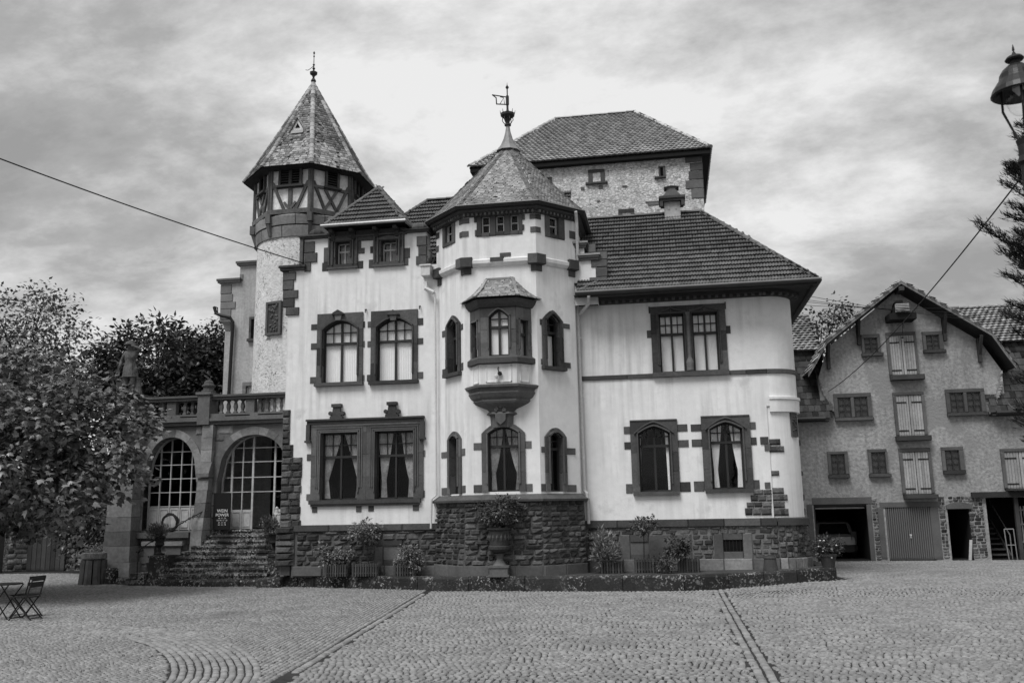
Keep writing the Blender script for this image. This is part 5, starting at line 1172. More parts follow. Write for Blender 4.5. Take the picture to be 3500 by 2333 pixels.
    if True:
        a, b, d = c-t*.2, c+t*.2, c+Vector((0, 0, .36)); bk = -nrm*.5
        MB().poly([a, b, d]).build('dormer_front', PANEL, ro, fix=False)
        MB().poly([a-t*.08-Vector((0, 0, .08))+nrm*.06, d+nrm*.06+Vector((0, 0, .05)), d+bk+Vector((0, 0, .05)), a+bk-t*.08-Vector((0, 0, .08))]).poly([b+t*.08-Vector((0, 0, .08))+nrm*.06, b+bk+t*.08-Vector((0, 0, .08)), d+bk+Vector((0, 0, .05)), d+nrm*.06+Vector((0, 0, .05))]).build('dormer_roof', OLDT, ro, fix=False)
        MB().poly([c-t*.08+nrm*.01+Vector((0, 0, .08)), c+t*.08+nrm*.01+Vector((0, 0, .08)), c+nrm*.01+Vector((0, 0, .24))]).build('dormer_opening', INSIDE, ro, fix=False)
        MB().poly([a+nrm*.02, b+nrm*.02, b+nrm*.08-Vector((0, 0, .12)), a+nrm*.08-Vector((0, 0, .12))]).build('flashing', LEAD, ro, fix=False)
    b = (CX, CY, 15.5); fi = MB().lathe(b, [(.1, -.12), (.06, 0), (.05, .05), (.09, .12), (.06, .18), (.03, .22), (.05, .3), (.12, .36), (.13, .42), (.1, .43), (.03, .45), (.03, .52), (.05, .56), (.02, .6), (.02, .66), (.04, .69), (.015, .72), (.012, .95), (.03, .98), (.012, 1.02), (.012, 1.06), (.035, 1.1), (.004, 1.17)], 8).build('finial', ZINCD, ro)
    MB().tube([(b[0], b[1], b[2]+.66), (b[0]-.12, b[1], b[2]+.56), (b[0]-.2, b[1], b[2]+.52), (b[0]-.28, b[1], b[2]+.54)], .01, 5).build('vane_arm', ZINCD, fi)
    # hooks and corbel on the shaft side
    pth = P('A', 330, 1255, 26); MB().tube([(-12.5, 26, 10.6), (-12.62, 26, 10.1), (-12.3, 26, 9.75)], .05, 5, .02).build('iron_bracket', WOODD, T)
build_round()

# ------------------------------------------------------------------ old keep behind the house
def build_keep():
    Y = 34.; X0, X1 = -7.05, 1.80; fk = Fr(0, Y)
    T = thing('stone_keep', 'tall old keep of pale rubble stone with hipped tiled roof rising behind the white house', 'tower', (-2.6, 37, 0))
    MB().wbox(X0, X1, Y, 40, 0, 15.3).build('wall', RUBBLE, T)
    def kwin(k, q, sur, infill, sill=None):
        r = rf(fk, k, *q); w = MB().box(fk, r[0], r[1], -.05, .012, r[2], r[3]).build('blocked_window' if infill is not INSIDE else 'slit_window', infill, T)
        s = rf(fk, k, *sur)
        for a, b, c, d in ((s[0], r[0], r[2], r[3]), (r[1], s[1], r[2], r[3]), (s[0], s[1], r[3], s[3])): block(w, fk, a, b, c, d, .05, 'surround_stone', TRIM)
        if sill: q2 = rf(fk, k, *sill); block(w, fk, *q2, .12, 'sill', TRIM)
    kwin('g', (388, 135, 510, 300), (320, 90, 575, 300), RUBBLE, (280, 290, 620, 318)); kwin('g', (1435, 60, 1478, 208), (1408, 40, 1515, 208), INSIDE, (1345, 205, 1520, 228)); kwin('g', (845, 755, 975, 830), (785, 700, 1030, 830), RUBBLE)
    kwin('B', (1000, 665, 1020, 695), (990, 655, 1040, 695), INSIDE)
    for q in ((205, 360, 260, 405), (485, 335, 545, 390), (455, 562, 500, 590), (845, 335, 915, 360), (1205, 580, 1440, 600), (1240, 600, 1410, 640)): r = rf(fk, 'g', *q); block(T, fk, *r, .03, 'odd_stone', TRIMD)
    rs = random.Random(4); z = 9.5
    while z < 15.1:
        h = rs.uniform(.3, .5); w = rs.uniform(.25, .75)
        if rs.random() < .75: block(T, fk, X1-w, X1+.02, z, z+h-.02, .03, 'quoin_stone', TRIMD if rs.random() < .5 else TRIM); block(T, Fr(X1, Y, math.pi/2), -.02, rs.uniform(.3, .6), z, z+h-.02, .03, 'quoin_stone', TRIM)
        z += h
    e0, e1, ez = X0-.27, X1+.36, 15.32; ey = Y-.3; yb = 40.3
    a, b, c, d = (e0, ey, ez), (e1, ey, ez), (-.72, 37, 18.5), (-4.2, 37, 18.5)
    ro = roof_solid('roof', [[a, b, c, d], [b, (e1, yb, ez), c], [(e1, yb, ez), (e0, yb, ez), d, c], [(e0, yb, ez), a, d], [(e0, ey, ez-.04), (e0, yb, ez-.04), (e1, yb, ez-.04), (e1, ey, ez-.04)]], mat('keep_roof_bed', .1, bump=0), T); mts = []
    MB().wbox(e0+.03, e1-.03, ey+.03, yb-.03, ez-.2, ez-.045).build('eaves_box', UNDER, T)
    O, e, s, pl = plane_poly([a, b, c, d]); tile_field(O, e, s, pl, .2, .2, .5, .01, seed=1, jit=.05, out=mts, margin=.08)
    O, e, s, pl = plane_poly([b, (e1, yb, ez), c]); tile_field(O, e, s, pl, .2, .2, .5, .01, seed=2, jit=.05, out=mts, margin=.08)
    pieces(ro, 'roof_tile', 'roof_tiles', dupm(PAN1), mts, (KTILE, KTILE_M), 300, key=lambda i: mts[i][2][3]-.1*mts[i][0][3])
    up = lambda p: (p[0], p[1], p[2]+.06)
    for p, q in ((a, d), (b, c), (d, c)): ridge(ro, up(p), up(q), .1, .38, KTILE)
build_keep()

# ------------------------------------------------------------------ rear wing with stepped gable on the left
def build_rear():
    Y = 27.; f = Fr(0, Y); T = thing('gabled_rear_wing', 'grey plastered rear wing with stepped gable and dark drainpipe beside the round tower', 'building', (-13.4, Y+1, 0))
    xl = P('C', 1688, 400, Y)[0]; xm = P('C', 1838, 200, Y)[0]; xr = -12.3; z1 = P('C', 1760, 262, Y)[2]; z2 = P('C', 1900, 128, Y)[2]; xb = P('C', 1712, 900, Y)[0]
    w1 = rf(f, 'C', 1925, 540, 1962, 690); w2 = rf(f, 'C', 1885, 1048, 1950, 1112)
    zc = P('C', 1700, 555, Y)[2]
    wall('wall', f, [(xb, xr, 0, zc), (xl, xr, zc, z1), (xm, xr, z1, z2)], [w1, w2], GREYPL, T)
    mb = MB()
    for x, a, b in ((xb, 0, zc), (xl, zc, z1), (xm, z1, z2)): mb.poly([(x, Y, a), (x, Y+3, a), (x, Y+3, b), (x, Y, b)])
    mb.poly([(xl, Y, z1), (xm, Y, z1), (xm, Y+3, z1), (xl, Y+3, z1)]); mb.poly([(xm, Y, z2), (xr, Y, z2), (xr, Y+3, z2), (xm, Y+3, z2)]); mb.poly([(xl, Y, zc), (xb, Y, zc), (xb, Y+3, zc), (xl, Y+3, zc)])
    mb.build('wall', GREYPL, T, fix=False)
    for a, b, z in ((xl-.08, xm+.05, z1), (xm-.08, xr+.2, z2)): MB().box(f, a, b, -.45, .1, z, z+.06).build('coping_stone', TRIMD, T); MB().box(f, a-.03, b+.02, -.48, .13, z+.062, z+.13).build('coping_stone', TRIMD, T)
    G2 = mat('grey_sandstone', .19, nscale=2, namp=.2, var=.2)
    blocks(T, f, 'C', [(1690, 275, 1775, 345), (1690, 348, 1783, 405), (1690, 408, 1805, 460), (1690, 463, 1770, 540), (1838, 195, 1862, 240)], .03, G2)
    MB().prism(f, [(xl, zc), (xb+.2, zc), (xb+.2, zc-.32), (xb, zc-.3), (xb-.05, zc-.12)], -.3, .03).build('corbel', G2, T)
    for w in (w1,): 
        wn = window(T, f, w, None, 'flat', FRAMED, 1, None, lo=(1, 2), depth=.12, room=.4); surround(wn, f, w, .07, None, 'flat', .08, depth=.12, mould=False)
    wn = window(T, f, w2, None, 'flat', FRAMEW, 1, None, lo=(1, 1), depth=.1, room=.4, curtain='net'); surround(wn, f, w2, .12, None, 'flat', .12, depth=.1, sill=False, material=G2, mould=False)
    g = [P('C', 1640, 445, Y-.2), P('C', 1655, 495, Y-.2), P('C', 1690, 510, Y-.2), P('C', 1760, 525, Y-.15), P('C', 1783, 560, Y-.12), P('C', 1752, 1115, Y-.12)]
    MB().tube(g, .055, 7).build('drainpipe', IRON, T)
    MB().tube([g[0], P('C', 1665, 450, Y-.2), P('C', 1668, 490, Y-.2)], .03, 6, .012).build('gargoyle', IRON, T)
build_rear()

# ------------------------------------------------------------------ arcade with terrace and balustrade
YA = 24.4; FA = Fr(0, YA)
def build_arcade():
    T = thing('arcade_porch', 'sandstone porch of glazed pointed arches carrying a balustraded terrace', 'porch', (-13, YA+1, 0))
    a1 = [(-13.35-.0, 0), (-15.0, 0)]; zs = 2.75; L = (-15.02, -13.36); R = (-12.73, -10.55); zt = 4.36; z0 = 1.40; za = 4.05
    # wall face with arch openings, built from ashlar on a backing
    X0, X1 = -16.0, -9.7
    def arcpts(o, n=16): return arch(o[0], o[1], zs, za, 'gothic', n)
    wallm = MB()
    def seg_over(o):
        A = arcpts(o)
        for (xa, z_a), (xb, z_b) in zip(A, A[1:]): wallm.poly([FA.w(xa, 0, z_a), FA.w(xb, 0, z_b), FA.w(xb, 0, zt), FA.w(xa, 0, zt)])
        for x in (o[0], o[1]): wallm.poly([FA.w(x, 0, z0), FA.w(x, -.35, z0), FA.w(x, -.35, zs), FA.w(x, 0, zs)])
        for (xa, z_a), (xb, z_b) in zip(A, A[1:]): wallm.poly([FA.w(xa, 0, z_a), FA.w(xb, 0, z_b), FA.w(xb, -.35, z_b), FA.w(xa, -.35, z_a)])
    for a, b, c, d in ((X0, L[0], 0, zt), (L[1], R[0], 0, zt), (R[1], X1, 0, zt), (L[0], L[1], 0, z0), (R[0], R[1], 0, z0)): wallm.poly([FA.w(a, 0, c), FA.w(b, 0, c), FA.w(b, 0, d), FA.w(a, 0, d)])
    seg_over(L); seg_over(R)
    wl = wallm.build('wall', MORTARL, T, fix=False)
    mts = []
    def over(x, z):
        for o in (L, R):
            if o[0]-.12 < x < o[1]+.12:
                A = arcpts((o[0]-.2, o[1]+.2)); zz = arch_z(A, min(max(x, o[0]-.2), o[1]+.2))+.12
                if z < zz and z > z0: return False
        return True
    for m in masonry(wl, FA, X0, X1, .1, zt, (.14, .24), (.22, .55), .05, (), 31, .012):
        w = m[0][0]/2
        if all(over(m[0][3]+t*w, m[2][3]+s*m[2][2]*.5) for t in (-1, -.4, 0, .4, 1) for s in (-1, 1)): mts.append(m)
    pieces(wl, 'ashlar_stone', 'ashlar_stones', [r.copy() for r in ROCKS_L], mts, (ASH, ASH_M))
    for o in (L, R):        # voussoirs
        A = arcpts(o, 18); B = arcpts((o[0]-.24, o[1]+.24), 18); B = [(x, z+.24*(1-abs(-1+2*i/18))**.5) for i, (x, z) in enumerate(B)]
        for i in range(0, 18, 2):
            MB().prism(FA, [A[i], A[i+1], A[i+2], B[i+2], B[i+1], B[i]], -.3, .06-.004*(i % 4)).build('voussoir', ASH, wl)
        for k in range(4):
            h = (zs-z0)/4
            for a, b in ((o[0]-.2, o[0]), (o[1], o[1]+.2)): block(wl, FA, a, b, z0+h*k+.004, z0+h*(k+1)-.004, .06, 'jamb_stone', ASH, -.3)
    # buttress between the arches and the left pillar
    for pts, nm in ((((-13.2, -12.86), (-13.2, -12.68)), 'buttress'),):
        ba = MB(); x0, x1 = -13.19, -12.86
        for k, (zA, zB, dA, dB) in enumerate(((0, 1.4, .62, .55), (1.4, 1.75, .52, .48), (1.75, 2.15, .47, .4), (2.15, 2.5, .39, .34), (2.5, 2.86, .33, .28), (3.3, 3.65, .2, .18), (3.65, 4.0, .18, .16), (4.0, 4.36, .16, .16))):
            MB().prism(Fr(x0, YA, -math.pi/2), [(0, zA+.005), (dA, zA+.005), (dB, zB-.005), (0, zB-.005)], 0-(x1-x0), 0).build('buttress_stone', ASH, T)
        MB().prism(Fr(x0-.03, YA, -math.pi/2), [(0, 2.87), (.36, 2.87), (.36, 2.98), (.2, 3.3), (0, 3.3)], -(x1-x0+.06), 0).build('buttress_stone', ASH, T)
    xp0, xp1 = -15.8, -15.06
    for k, (zA, zB, e) in enumerate(((0.1, .55, .1), (.55, 1.0, .04), (1.0, 1.4, .03), (1.4, 1.8, .02), (1.8, 2.3, .01), (2.3, 2.8, .0), (2.8, 3.3, 0), (3.3, 3.85, -.02), (3.85, 4.36, -.02))):
        MB().wbox(xp0-e, xp1+e, YA-.5-e, YA+.1, zA+.005, zB-.005).build('pillar_stone', ASH, T)
    # cornice and balustrade
    zc, zr0, zr1 = 4.37, 5.05, 5.22
    mb = MB().box(FA, X0+.1, X1, -.3, .12, 4.37, 4.47).box(FA, X0+.1, X1, -.3, .2, 4.47, 4.55).box(FA, X0+.1, X1, -.3, .16, 4.55, 4.68).build('cornice', TRIMD, T)
    for x in (-14.9, -13.9, -12.5, -11.5): MB().box(FA, x, x+.75, .16, .165, 4.6, 4.63).build('drain_slot', INSIDE, T)
    MB().box(FA, X0+.3, X1, -.2, .12, 5.09, 5.17).box(FA, X0+.3, X1, -.23, .17, 5.17, 5.23).build('handrail', TRIMD, T)
    prof = [(.075, 0), (.075, .05), (.05, .07), (.045, .1), (.07, .2), (.06, .27), (.042, .33), (.05, .36), (.07, .37), (.07, .41)]
    bm = MB().lathe((0, 0, 0), prof, 4, math.pi/4).mesh('baluster', k=1.); bm.materials.append(TRIMD)
    for x in (-14.87, -14.57, -13.86, -13.62, -13.42, -12.72, -12.5, -12.28, -12.06, -11.52, -11.3, -11.08, -10.86, -10.6):
        piece_obj('baluster', bm, T, Matrix.Translation((x, YA+.03, 4.68)))
    for a, b in ((-14.4, -14.1), (-11.95, -11.66)): block(T, FA, a, b, 4.68, 5.09, .06, 'baluster_panel', TRIMD, -.1)
    for x0, x1 in ((-13.34, -12.97), (xp0+.05, xp1-.02)):
        MB().box(FA, x0, x1, -.3, .22, 4.372, 5.24).box(FA, x0-.05, x1+.05, -.33, .27, 5.24, 5.31).build('pier', TRIMD, T)
    c = (-13.15, YA+.03, 5.3); MB().lathe(c, [(.2, 0), (.2, .08), (.15, .1), (.15, .16), (.19, .2), (.19, .24), (.14, .27), (.13, .33), (.08, .38), (.02, .4)], 12).build('pier_finial', TRIM, T)
    MB().poly([(X0, YA, 4.6), (X1, YA, 4.6), (X1, 30, 4.6), (X0, 30, 4.6)]).build('terrace_deck', MORTAR, T, fix=False)
    # glazed screens
    yg = -.3
    def screen(o, cols, rows, zpan, bars, heavy=()):
        A = arcpts(o, 24); mb = MB(); fw = .03
        for x in cols: mb.box(FA, x-.014 if x not in heavy else x-.028, x+.014 if x not in heavy else x+.028, yg, yg+.05, z0, arch_z(A, x))
        for z in rows:
            xs_ = [q[0] for q in A if q[1] >= z]; xa, xb = (min(xs_), max(xs_)) if z > zs else o
            mb.box(FA, xa, xb, yg+.002, yg+.048, z-.012, z+.012)
        mb.strip(FA, [(x*1+(.03 if x < (o[0]+o[1])/2 else -.03), z-.03) for x, z in A], A, yg-.01, yg+.06)
        mb.box(FA, o[0], o[0]+.035, yg-.01, yg+.055, z0, zs).box(FA, o[1]-.035, o[1], yg-.01, yg+.055, z0, zs)
        return mb.build('glazed_screen', GLAZEW, T), A
    Lc = [-15.0+(1.64)*k/5 for k in range(1, 5)]
    s1, A = screen(L, Lc, [2.08, 2.48, 2.87, 3.27, 3.65], 2.08, None)
    def panes(s, A, xs, zs_):
        for a, b in zip(xs, xs[1:]):
            for c, d in zip(zs_, zs_[1:]):
                t = [(b+(a-b)*i/4, min(d, arch_z(A, b+(a-b)*i/4))) for i in range(5)]
                if max(q[1] for q in t) <= c+.02: continue
                MB().poly([FA.w(x, yg+.025, z) for x, z in [(a, c), (b, c)] + [(x, max(z, c)) for x, z in t]]).build('pane', GLASS, s, fix=False)
    panes(s1, A, [L[0]]+Lc+[L[1]], [2.08, 2.48, 2.87, 3.27, 3.65, za])
    def panelrow(s, xs, za_, zb_):
        for a, b in zip(xs, xs[1:]):
            p = MB().box(FA, a+.01, b-.01, yg, yg+.03, za_, zb_).build('panel', GLAZEW, s)
            MB().box(FA, a+.05, b-.05, yg+.03, yg+.045, za_+.06, za_+.075).box(FA, a+.05, b-.05, yg+.03, yg+.045, zb_-.075, zb_-.06).box(FA, a+.05, a+.065, yg+.03, yg+.045, za_+.075, zb_-.075).box(FA, b-.065, b-.05, yg+.03, yg+.045, za_+.075, zb_-.075).build('panel_moulding', GLAZEW, p)
    panelrow(s1, [L[0]+.03]+Lc+[L[1]-.03], z0+.02, 2.06)
    gx = [P('b', x, 900, YA+.3)[0] for x in (1232, 1375, 1512, 1805)]
    s2, A = screen(R, [gx[0], gx[1], gx[2], gx[3]], [2.45, 2.86, 3.3, 3.7], 1.95, None, heavy=(gx[0], gx[2], gx[3]))
    panes(s2, A, [R[0], gx[0], gx[1], gx[2]], [1.97, 2.45, 2.86, 3.3, 3.7, za]); panes(s2, A, [gx[2], (gx[2]+gx[3])/2, gx[3], R[1]], [3.3, 3.7, za]); panes(s2, A, [gx[3], R[1]], [1.97, 2.45, 2.86, 3.3])
    panelrow(s2, [gx[0], (gx[0]+gx[2])/2, gx[2]], z0+.02, 1.95); panelrow(s2, [gx[3], R[1]-.03], z0+.02, 1.95); panelrow(s2, [R[0]+.03, gx[0]], z0+.02, 1.95)
    # dim room behind the screens with shelves and a counter
    mb = MB(); yb = YA+4.5
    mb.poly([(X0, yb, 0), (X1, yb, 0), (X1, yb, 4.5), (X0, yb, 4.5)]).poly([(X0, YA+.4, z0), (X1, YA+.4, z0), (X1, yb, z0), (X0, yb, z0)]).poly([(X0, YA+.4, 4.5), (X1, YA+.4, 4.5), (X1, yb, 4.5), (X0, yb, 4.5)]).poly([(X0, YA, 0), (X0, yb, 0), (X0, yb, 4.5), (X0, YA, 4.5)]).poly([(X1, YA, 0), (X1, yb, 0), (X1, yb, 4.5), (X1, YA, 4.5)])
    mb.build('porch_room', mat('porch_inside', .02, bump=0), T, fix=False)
    # shelf and crates glimpsed inside
    sh = thing('wine_shelf', 'dim wine shelf with pale boxes glimpsed through the open porch door', 'shelf', (-11.3, YA+2.2, z0))
    for z in (.0, .45, .9): MB().wbox(-11.9, -10.6, YA+2, YA+2.4, z0+z, z0+z+.04).build('shelf_board', WOODD, sh)
    for x in (-11.9, -10.65): MB().wbox(x, x+.05, YA+1.99, YA+2.41, z0, z0+1.3).build('side_panel', WOODD, sh)
    rs = random.Random(2)
    for i in range(7):
        x = -11.8+i*.17; z = z0+(.04, .49)[i % 2]
        b = MB().wbox(x, x+.12, YA+2.05, YA+2.3, z, z+.22).build('wine_box', SHUT, None, label='small pale wine box on the dim shelf inside the porch', cat='box', group='wine boxes on the porch shelf')
build_arcade()
# ------------------------------------------------------------------ stairs, kerb, terrace strip
def build_stairs():
    T = thing('stone_staircase', 'weathered stone staircase speckled with lichen leading up to the glazed porch', 'staircase', (-11.8, 23.4, 0))
    n = 9; r = (1.40-.17)/n; y0 = 22.62; tr = (YA-.05-y0)/(n-1)
    for k in range(n):
        y = y0+tr*k; xl = P('N', 345, 1300, y)[0] if k < 4 else P('N', (640, 760, 880, 915, 930)[k-4], 900, y)[0]; xr = P('N', 1740 if k < 5 else 1700, 1200, y)[0]
        if k >= 5: xr = min(xr, -9.9)
        z1 = .17+r*(k+1)
        rs = random.Random(k); cuts = [xl]
        while cuts[-1] < xr-.01: cuts.append(min(xr, cuts[-1]+rs.uniform(.8, 1.5)))
        for a, b in zip(cuts, cuts[1:]):
            if b-a < .02: continue
            MB().wbox(a+.003, b-.003, y, YA+.2 if k == n-1 else y+tr+.12, z1-r, z1-.05).wbox(a+.003, b-.003, y-.03, YA+.2 if k == n-1 else y+tr+.1, z1-.05, z1).build('step', LICHS, T)
    MB().wbox(-13.4, -9.8, 23.4, YA-.02, 0, .4).build('stair_core', MORTAR, T)
    # cheek blocks
    for k, q, dz in (('N', (212, 1112, 425, 1415), 0), ('N', (1730, 1097, 1915, 1410), 0)):
        yy = 22.75; c = rc(k, *q, yy); mb = MB().wbox(c[0], c[1], yy, yy+.55, .15, c[3]-.05).wbox(c[0]-.02, c[1]+.02, yy-.02, yy+.57, c[3]-.05, c[3]); mb.build('cheek_block', LICH, T)
    c = rc('N', 1912, 888, 2082, 1395, 22.6); MB().wbox(c[0], c[1], 22.55, 22.95, .15, c[3]).build('cheek_pier', LICH, T)
    for (k, q, z1, z2) in (('N', (90, 1250, 200, 1335), .17, .3), ('N', (0, 1335, 200, 1410), .05, .17)): c = rc(k, *q, 22.9); MB().wbox(c[0]-.15, c[1], 22.75, 23.4, z1, z2+.02).build('side_step', LICHS, T)
    # low wall under the left arch with two blind openings
    f = Fr(0, YA-.08)
    for k, q, d in (('N', (170, 985, 300, 1200), 0), ('N', (455, 985, 640, 1100), 0)): c = rf(f, k, *q); MB().box(f, c[0], c[1], -.05, .012+.06, c[2], c[3]).build('cellar_panel', mat('grey_panel', .13, bump=.1), T); block(T, f, c[0]-.08, c[1]+.08, c[3], c[3]+.13, .12, 'cellar_lintel', ASH)
    c = rf(f, 'N', 75, 815, 760, 885); MB().box(f, c[0], c[1], -.05, .16, c[2], c[3]).build('sill_ledge', TRIMD, T)
    # handrail
    h = thing('iron_handrail', 'thin scrolled iron handrail climbing beside the porch steps', 'handrail', P('N', 480, 1100, 23.4))
    a, b, c_ = P('N', 85, 1045, 22.75), P('N', 290, 905, 22.9), P('N', 480, 790, 23.3); d = P('N', 930, 535, 24.0)
    MB().tube([a, b, c_, P('N', 700, 660, 23.7), d, (d[0]+.1, d[1], d[2])], .016, 6).build('rail', IRON, h)
    mb = MB()
    for t, s in ((650, 1), (745, 1), (800, -1)):
        p = P('N', t, 690-(t-650)*.5, 23.7); mb.tube([(p[0]+.1*math.cos(q)*(1-q/8), p[1], p[2]+.05*math.sin(q)*(1-q/8)) for q in np.arange(0, 6.5, .5)], .009, 5)
    mb.build('scroll', IRON, h)
    mb = MB().tube([(a[0], a[1], a[2]), (a[0], a[1], .2)], .014, 5).tube([(a[0]-.05, a[1], a[2]-.03), (a[0], a[1], a[2]-.05), (a[0]+.05, a[1], a[2]+.01)], .03, 6); mb.build('newel', IRON, h)
    # signboard
    sg = rc('b', 975, 995, 1205, 1478, YA-.15); f = Fr(0, YA-.15)
    SB = thing('signboard', 'tall black signboard with white lettering leaning on the porch arch', 'sign', ((sg[0]+sg[1])/2, YA-.15, 1.41))
    MB().box(f, sg[0], sg[1], -.03, .0, 1.41, sg[3]).build('board', mat('black_board', .012, bump=.02, namp=.1), SB)
    def text(s, x, z, size, name='lettering'):
        cu = bpy.data.curves.new(name, 'FONT'); cu.body = s; cu.size = size*K; cu.align_x = 'CENTER'; cu.extrude = .002
        to = bpy.data.objects.new(name+'_tmp', cu); COL.objects.link(to); dg = bpy.context.evaluated_depsgraph_get()
        me = bpy.data.meshes.new_from_object(to.evaluated_get(dg)); bpy.data.objects.remove(to); me.materials.clear(); me.materials.append(mat('white_lettering', .75, bump=0))
        o = bpy.data.objects.new(name, me); COL.objects.link(o); o.parent = SB; q = ORG[SB.name]
        o.location = ((x-q[0])*K, (-.006)*K, (z-q[2])*K); o.rotation_euler = (math.pi/2, 0, 0); ORG[o.name] = q
    xm = (sg[0]+sg[1])/2+.02; zt = P('b', 1085, 1210, YA-.15)[2]
    text('WEIN', xm, zt-.09, .125); text('POWER', xm, zt-.2, .115)
    for i, s in enumerate(('MI  17 - 20', 'DO FR  17 - 22', 'SA  12 - 22', 'SO  12 - 18')): text(s, xm, zt-.27-.06*i, .05)
    # wreath on the glazed panel
    cp = P('N', 520, 690, YA+.15); W_ = thing('wreath', 'twiggy wreath hanging on the pale porch panels', 'wreath', cp); rs = random.Random(9)
    for k in range(9):
        r0 = .24+rs.uniform(-.025, .025); ph = rs.uniform(0, 6); mb = MB().tube([(cp[0]+r0*(1+.05*math.sin(5*a+ph))*math.cos(a), cp[1]-.14+.03*math.sin(3*a+ph), cp[2]+r0*(1+.05*math.sin(4*a+ph))*math.sin(a)) for a in np.arange(0, 6.5, .3)], .016, 5); mb.build('twig_ring', BARK, W_)
    # bell or lamp at the door jamb
    bl = P('N', 1870, 560, YA-.1); B_ = thing('door_bell', 'pale bell shaped lantern on the wall beside the porch door', 'lantern', (bl[0], YA-.2, bl[2]-.1)); MB().lathe((bl[0], YA-.2, bl[2]-.08), [(.1, 0), (.1, .03), (.06, .06), (.04, .16), (.05, .2), (.01, .24)], 10).build('shade', GLAZEW, B_); MB().tube([(bl[0], YA-.2, bl[2]+.12), (bl[0]+.14, YA-.02, bl[2]+.12)], .012, 5).build('arm', IRON, B_)
build_stairs()
KLINE = [(-15.3, 23.45, .17), (-14.55, 23.0, .17), (-13.2, 22.55, .17), (-11.8, 22.32, .17), (-10.35, 22.38, .18), (-9.78, 22.3, .27), (-8.4, 21.95, .30), (-6.96, 21.55, .31), (-5.4, 21.12, .315), (-3.9, 20.88, .32), (-2.0, 20.72, .33), (-.1, 20.74, .34), (1.0, 20.95, .35), (1.8, 21.3, .36), (2.64, 21.7, .37), (3.66, 22.2, .38)]
def kz(x):
    for a, b in zip(KLINE, KLINE[1:]):
        if a[0] <= x <= b[0]: t = (x-a[0])/(b[0]-a[0]); return a[1]+(b[1]-a[1])*t, a[2]+(b[2]-a[2])*t
    return KLINE[-1][1:]
def build_kerb():
    tm = mat('terrace_gravel', .06, nscale=2, namp=.4, fscale=18, famp=.5, bump=.6, bscale=25)
    back = [(3.75, 26), (3.3, 26), (3.2, 23.4), (2.6, 22.55), (-2, 22.55), (-5.7, 22.2), (-9.7, 22.2), (-9.7, 24.45), (-16, 24.45), (-16.2, 24.0)]
    mb = MB(); mb.poly([(x, y+.12, z-.015) for x, y, z in KLINE] + [(x, y, .3 if x > -9.75 else .155) for x, y in back])
    # triangulated fan is uneven in height, so lay it as strips
    mb = MB()
    for a, b in zip(KLINE, KLINE[1:]):
        yb = 24.45 if b[0] <= -9.7 else 23.3
        mb.poly([(a[0], a[1]+.1, a[2]-.012), (b[0], b[1]+.1, b[2]-.012), (b[0], yb, b[2]-.012), (a[0], yb, a[2]-.012)])
    T = mb.build('terrace', tm, None, kind='structure', org=(0, 0, 0), fix=False)
    rs = random.Random(5); x = KLINE[0][0]
    while x < 3.6:
        l = rs.uniform(.75, 1.35); x2 = min(3.66, x+l); nseg = 3; pts = [x+(x2-x)*i/nseg for i in range(nseg+1)]; pts[0] += .006; pts[-1] -= .006
        rings = []; jz = rs.uniform(-.012, .012); jy = rs.uniform(-.02, .02)
        for q in pts:
            y, z = kz(q); z += jz; y += jy; g = gz(q, y)-.05
            rings.append([(q, y, g), (q, y-.004, z-.05), (q, y+.03, z), (q, y+.3, z), (q, y+.3, g)])
        MB().loft(rings).build('kerb_stone', LICH, T); x = x2
    y, z = kz(3.6); MB().wbox(3.4, 3.66, 22.52, 27, 0, z-.02).build('kerb_stone', LICH, T)
    p = P('N', 1800, 1455, z=.12); q = 22.15
    b = MB().loft([[(-10.02+sx*.3*k, q+sy*.2*k, z) for sx, sy in ((-1, -.7), (-.6, -1), (.6, -1), (1, -.7), (1, .7), (.6, 1), (-.6, 1), (-1, .7))] for k, z in ((1, -.02), (1.05, .12), (1.0, .2), (.8, .24), (.4, .25))]); b.smooth = False
    b.build('kerb_boulder', LICH, None, label='rounded stone block at the foot of the staircase kerb', cat='stone')
    # two weathered stones by the pillar
    s = P('Q', 1330, 990, z=.12); c = rc('Q', 1275, 842, 1388, 990, 23.35); x0, x1 = c[0], c[1]
    MB().loft([[((x0+x1)/2+(x1-x0)/2*k*a, 23.35+.15*k*b_, z) for a, b_ in ((-1, -.6), (-.6, -1), (.6, -1), (1, -.6), (1, .6), (.6, 1), (-.6, 1), (-1, .6))] for k, z in ((1, -.03), (1, .3), (.93, .4), (.6, .45))]).build('guard_stone', LICH, None, label='small round topped guard stone in front of the porch pillar', cat='stone')
    return T
TERR = build_kerb()
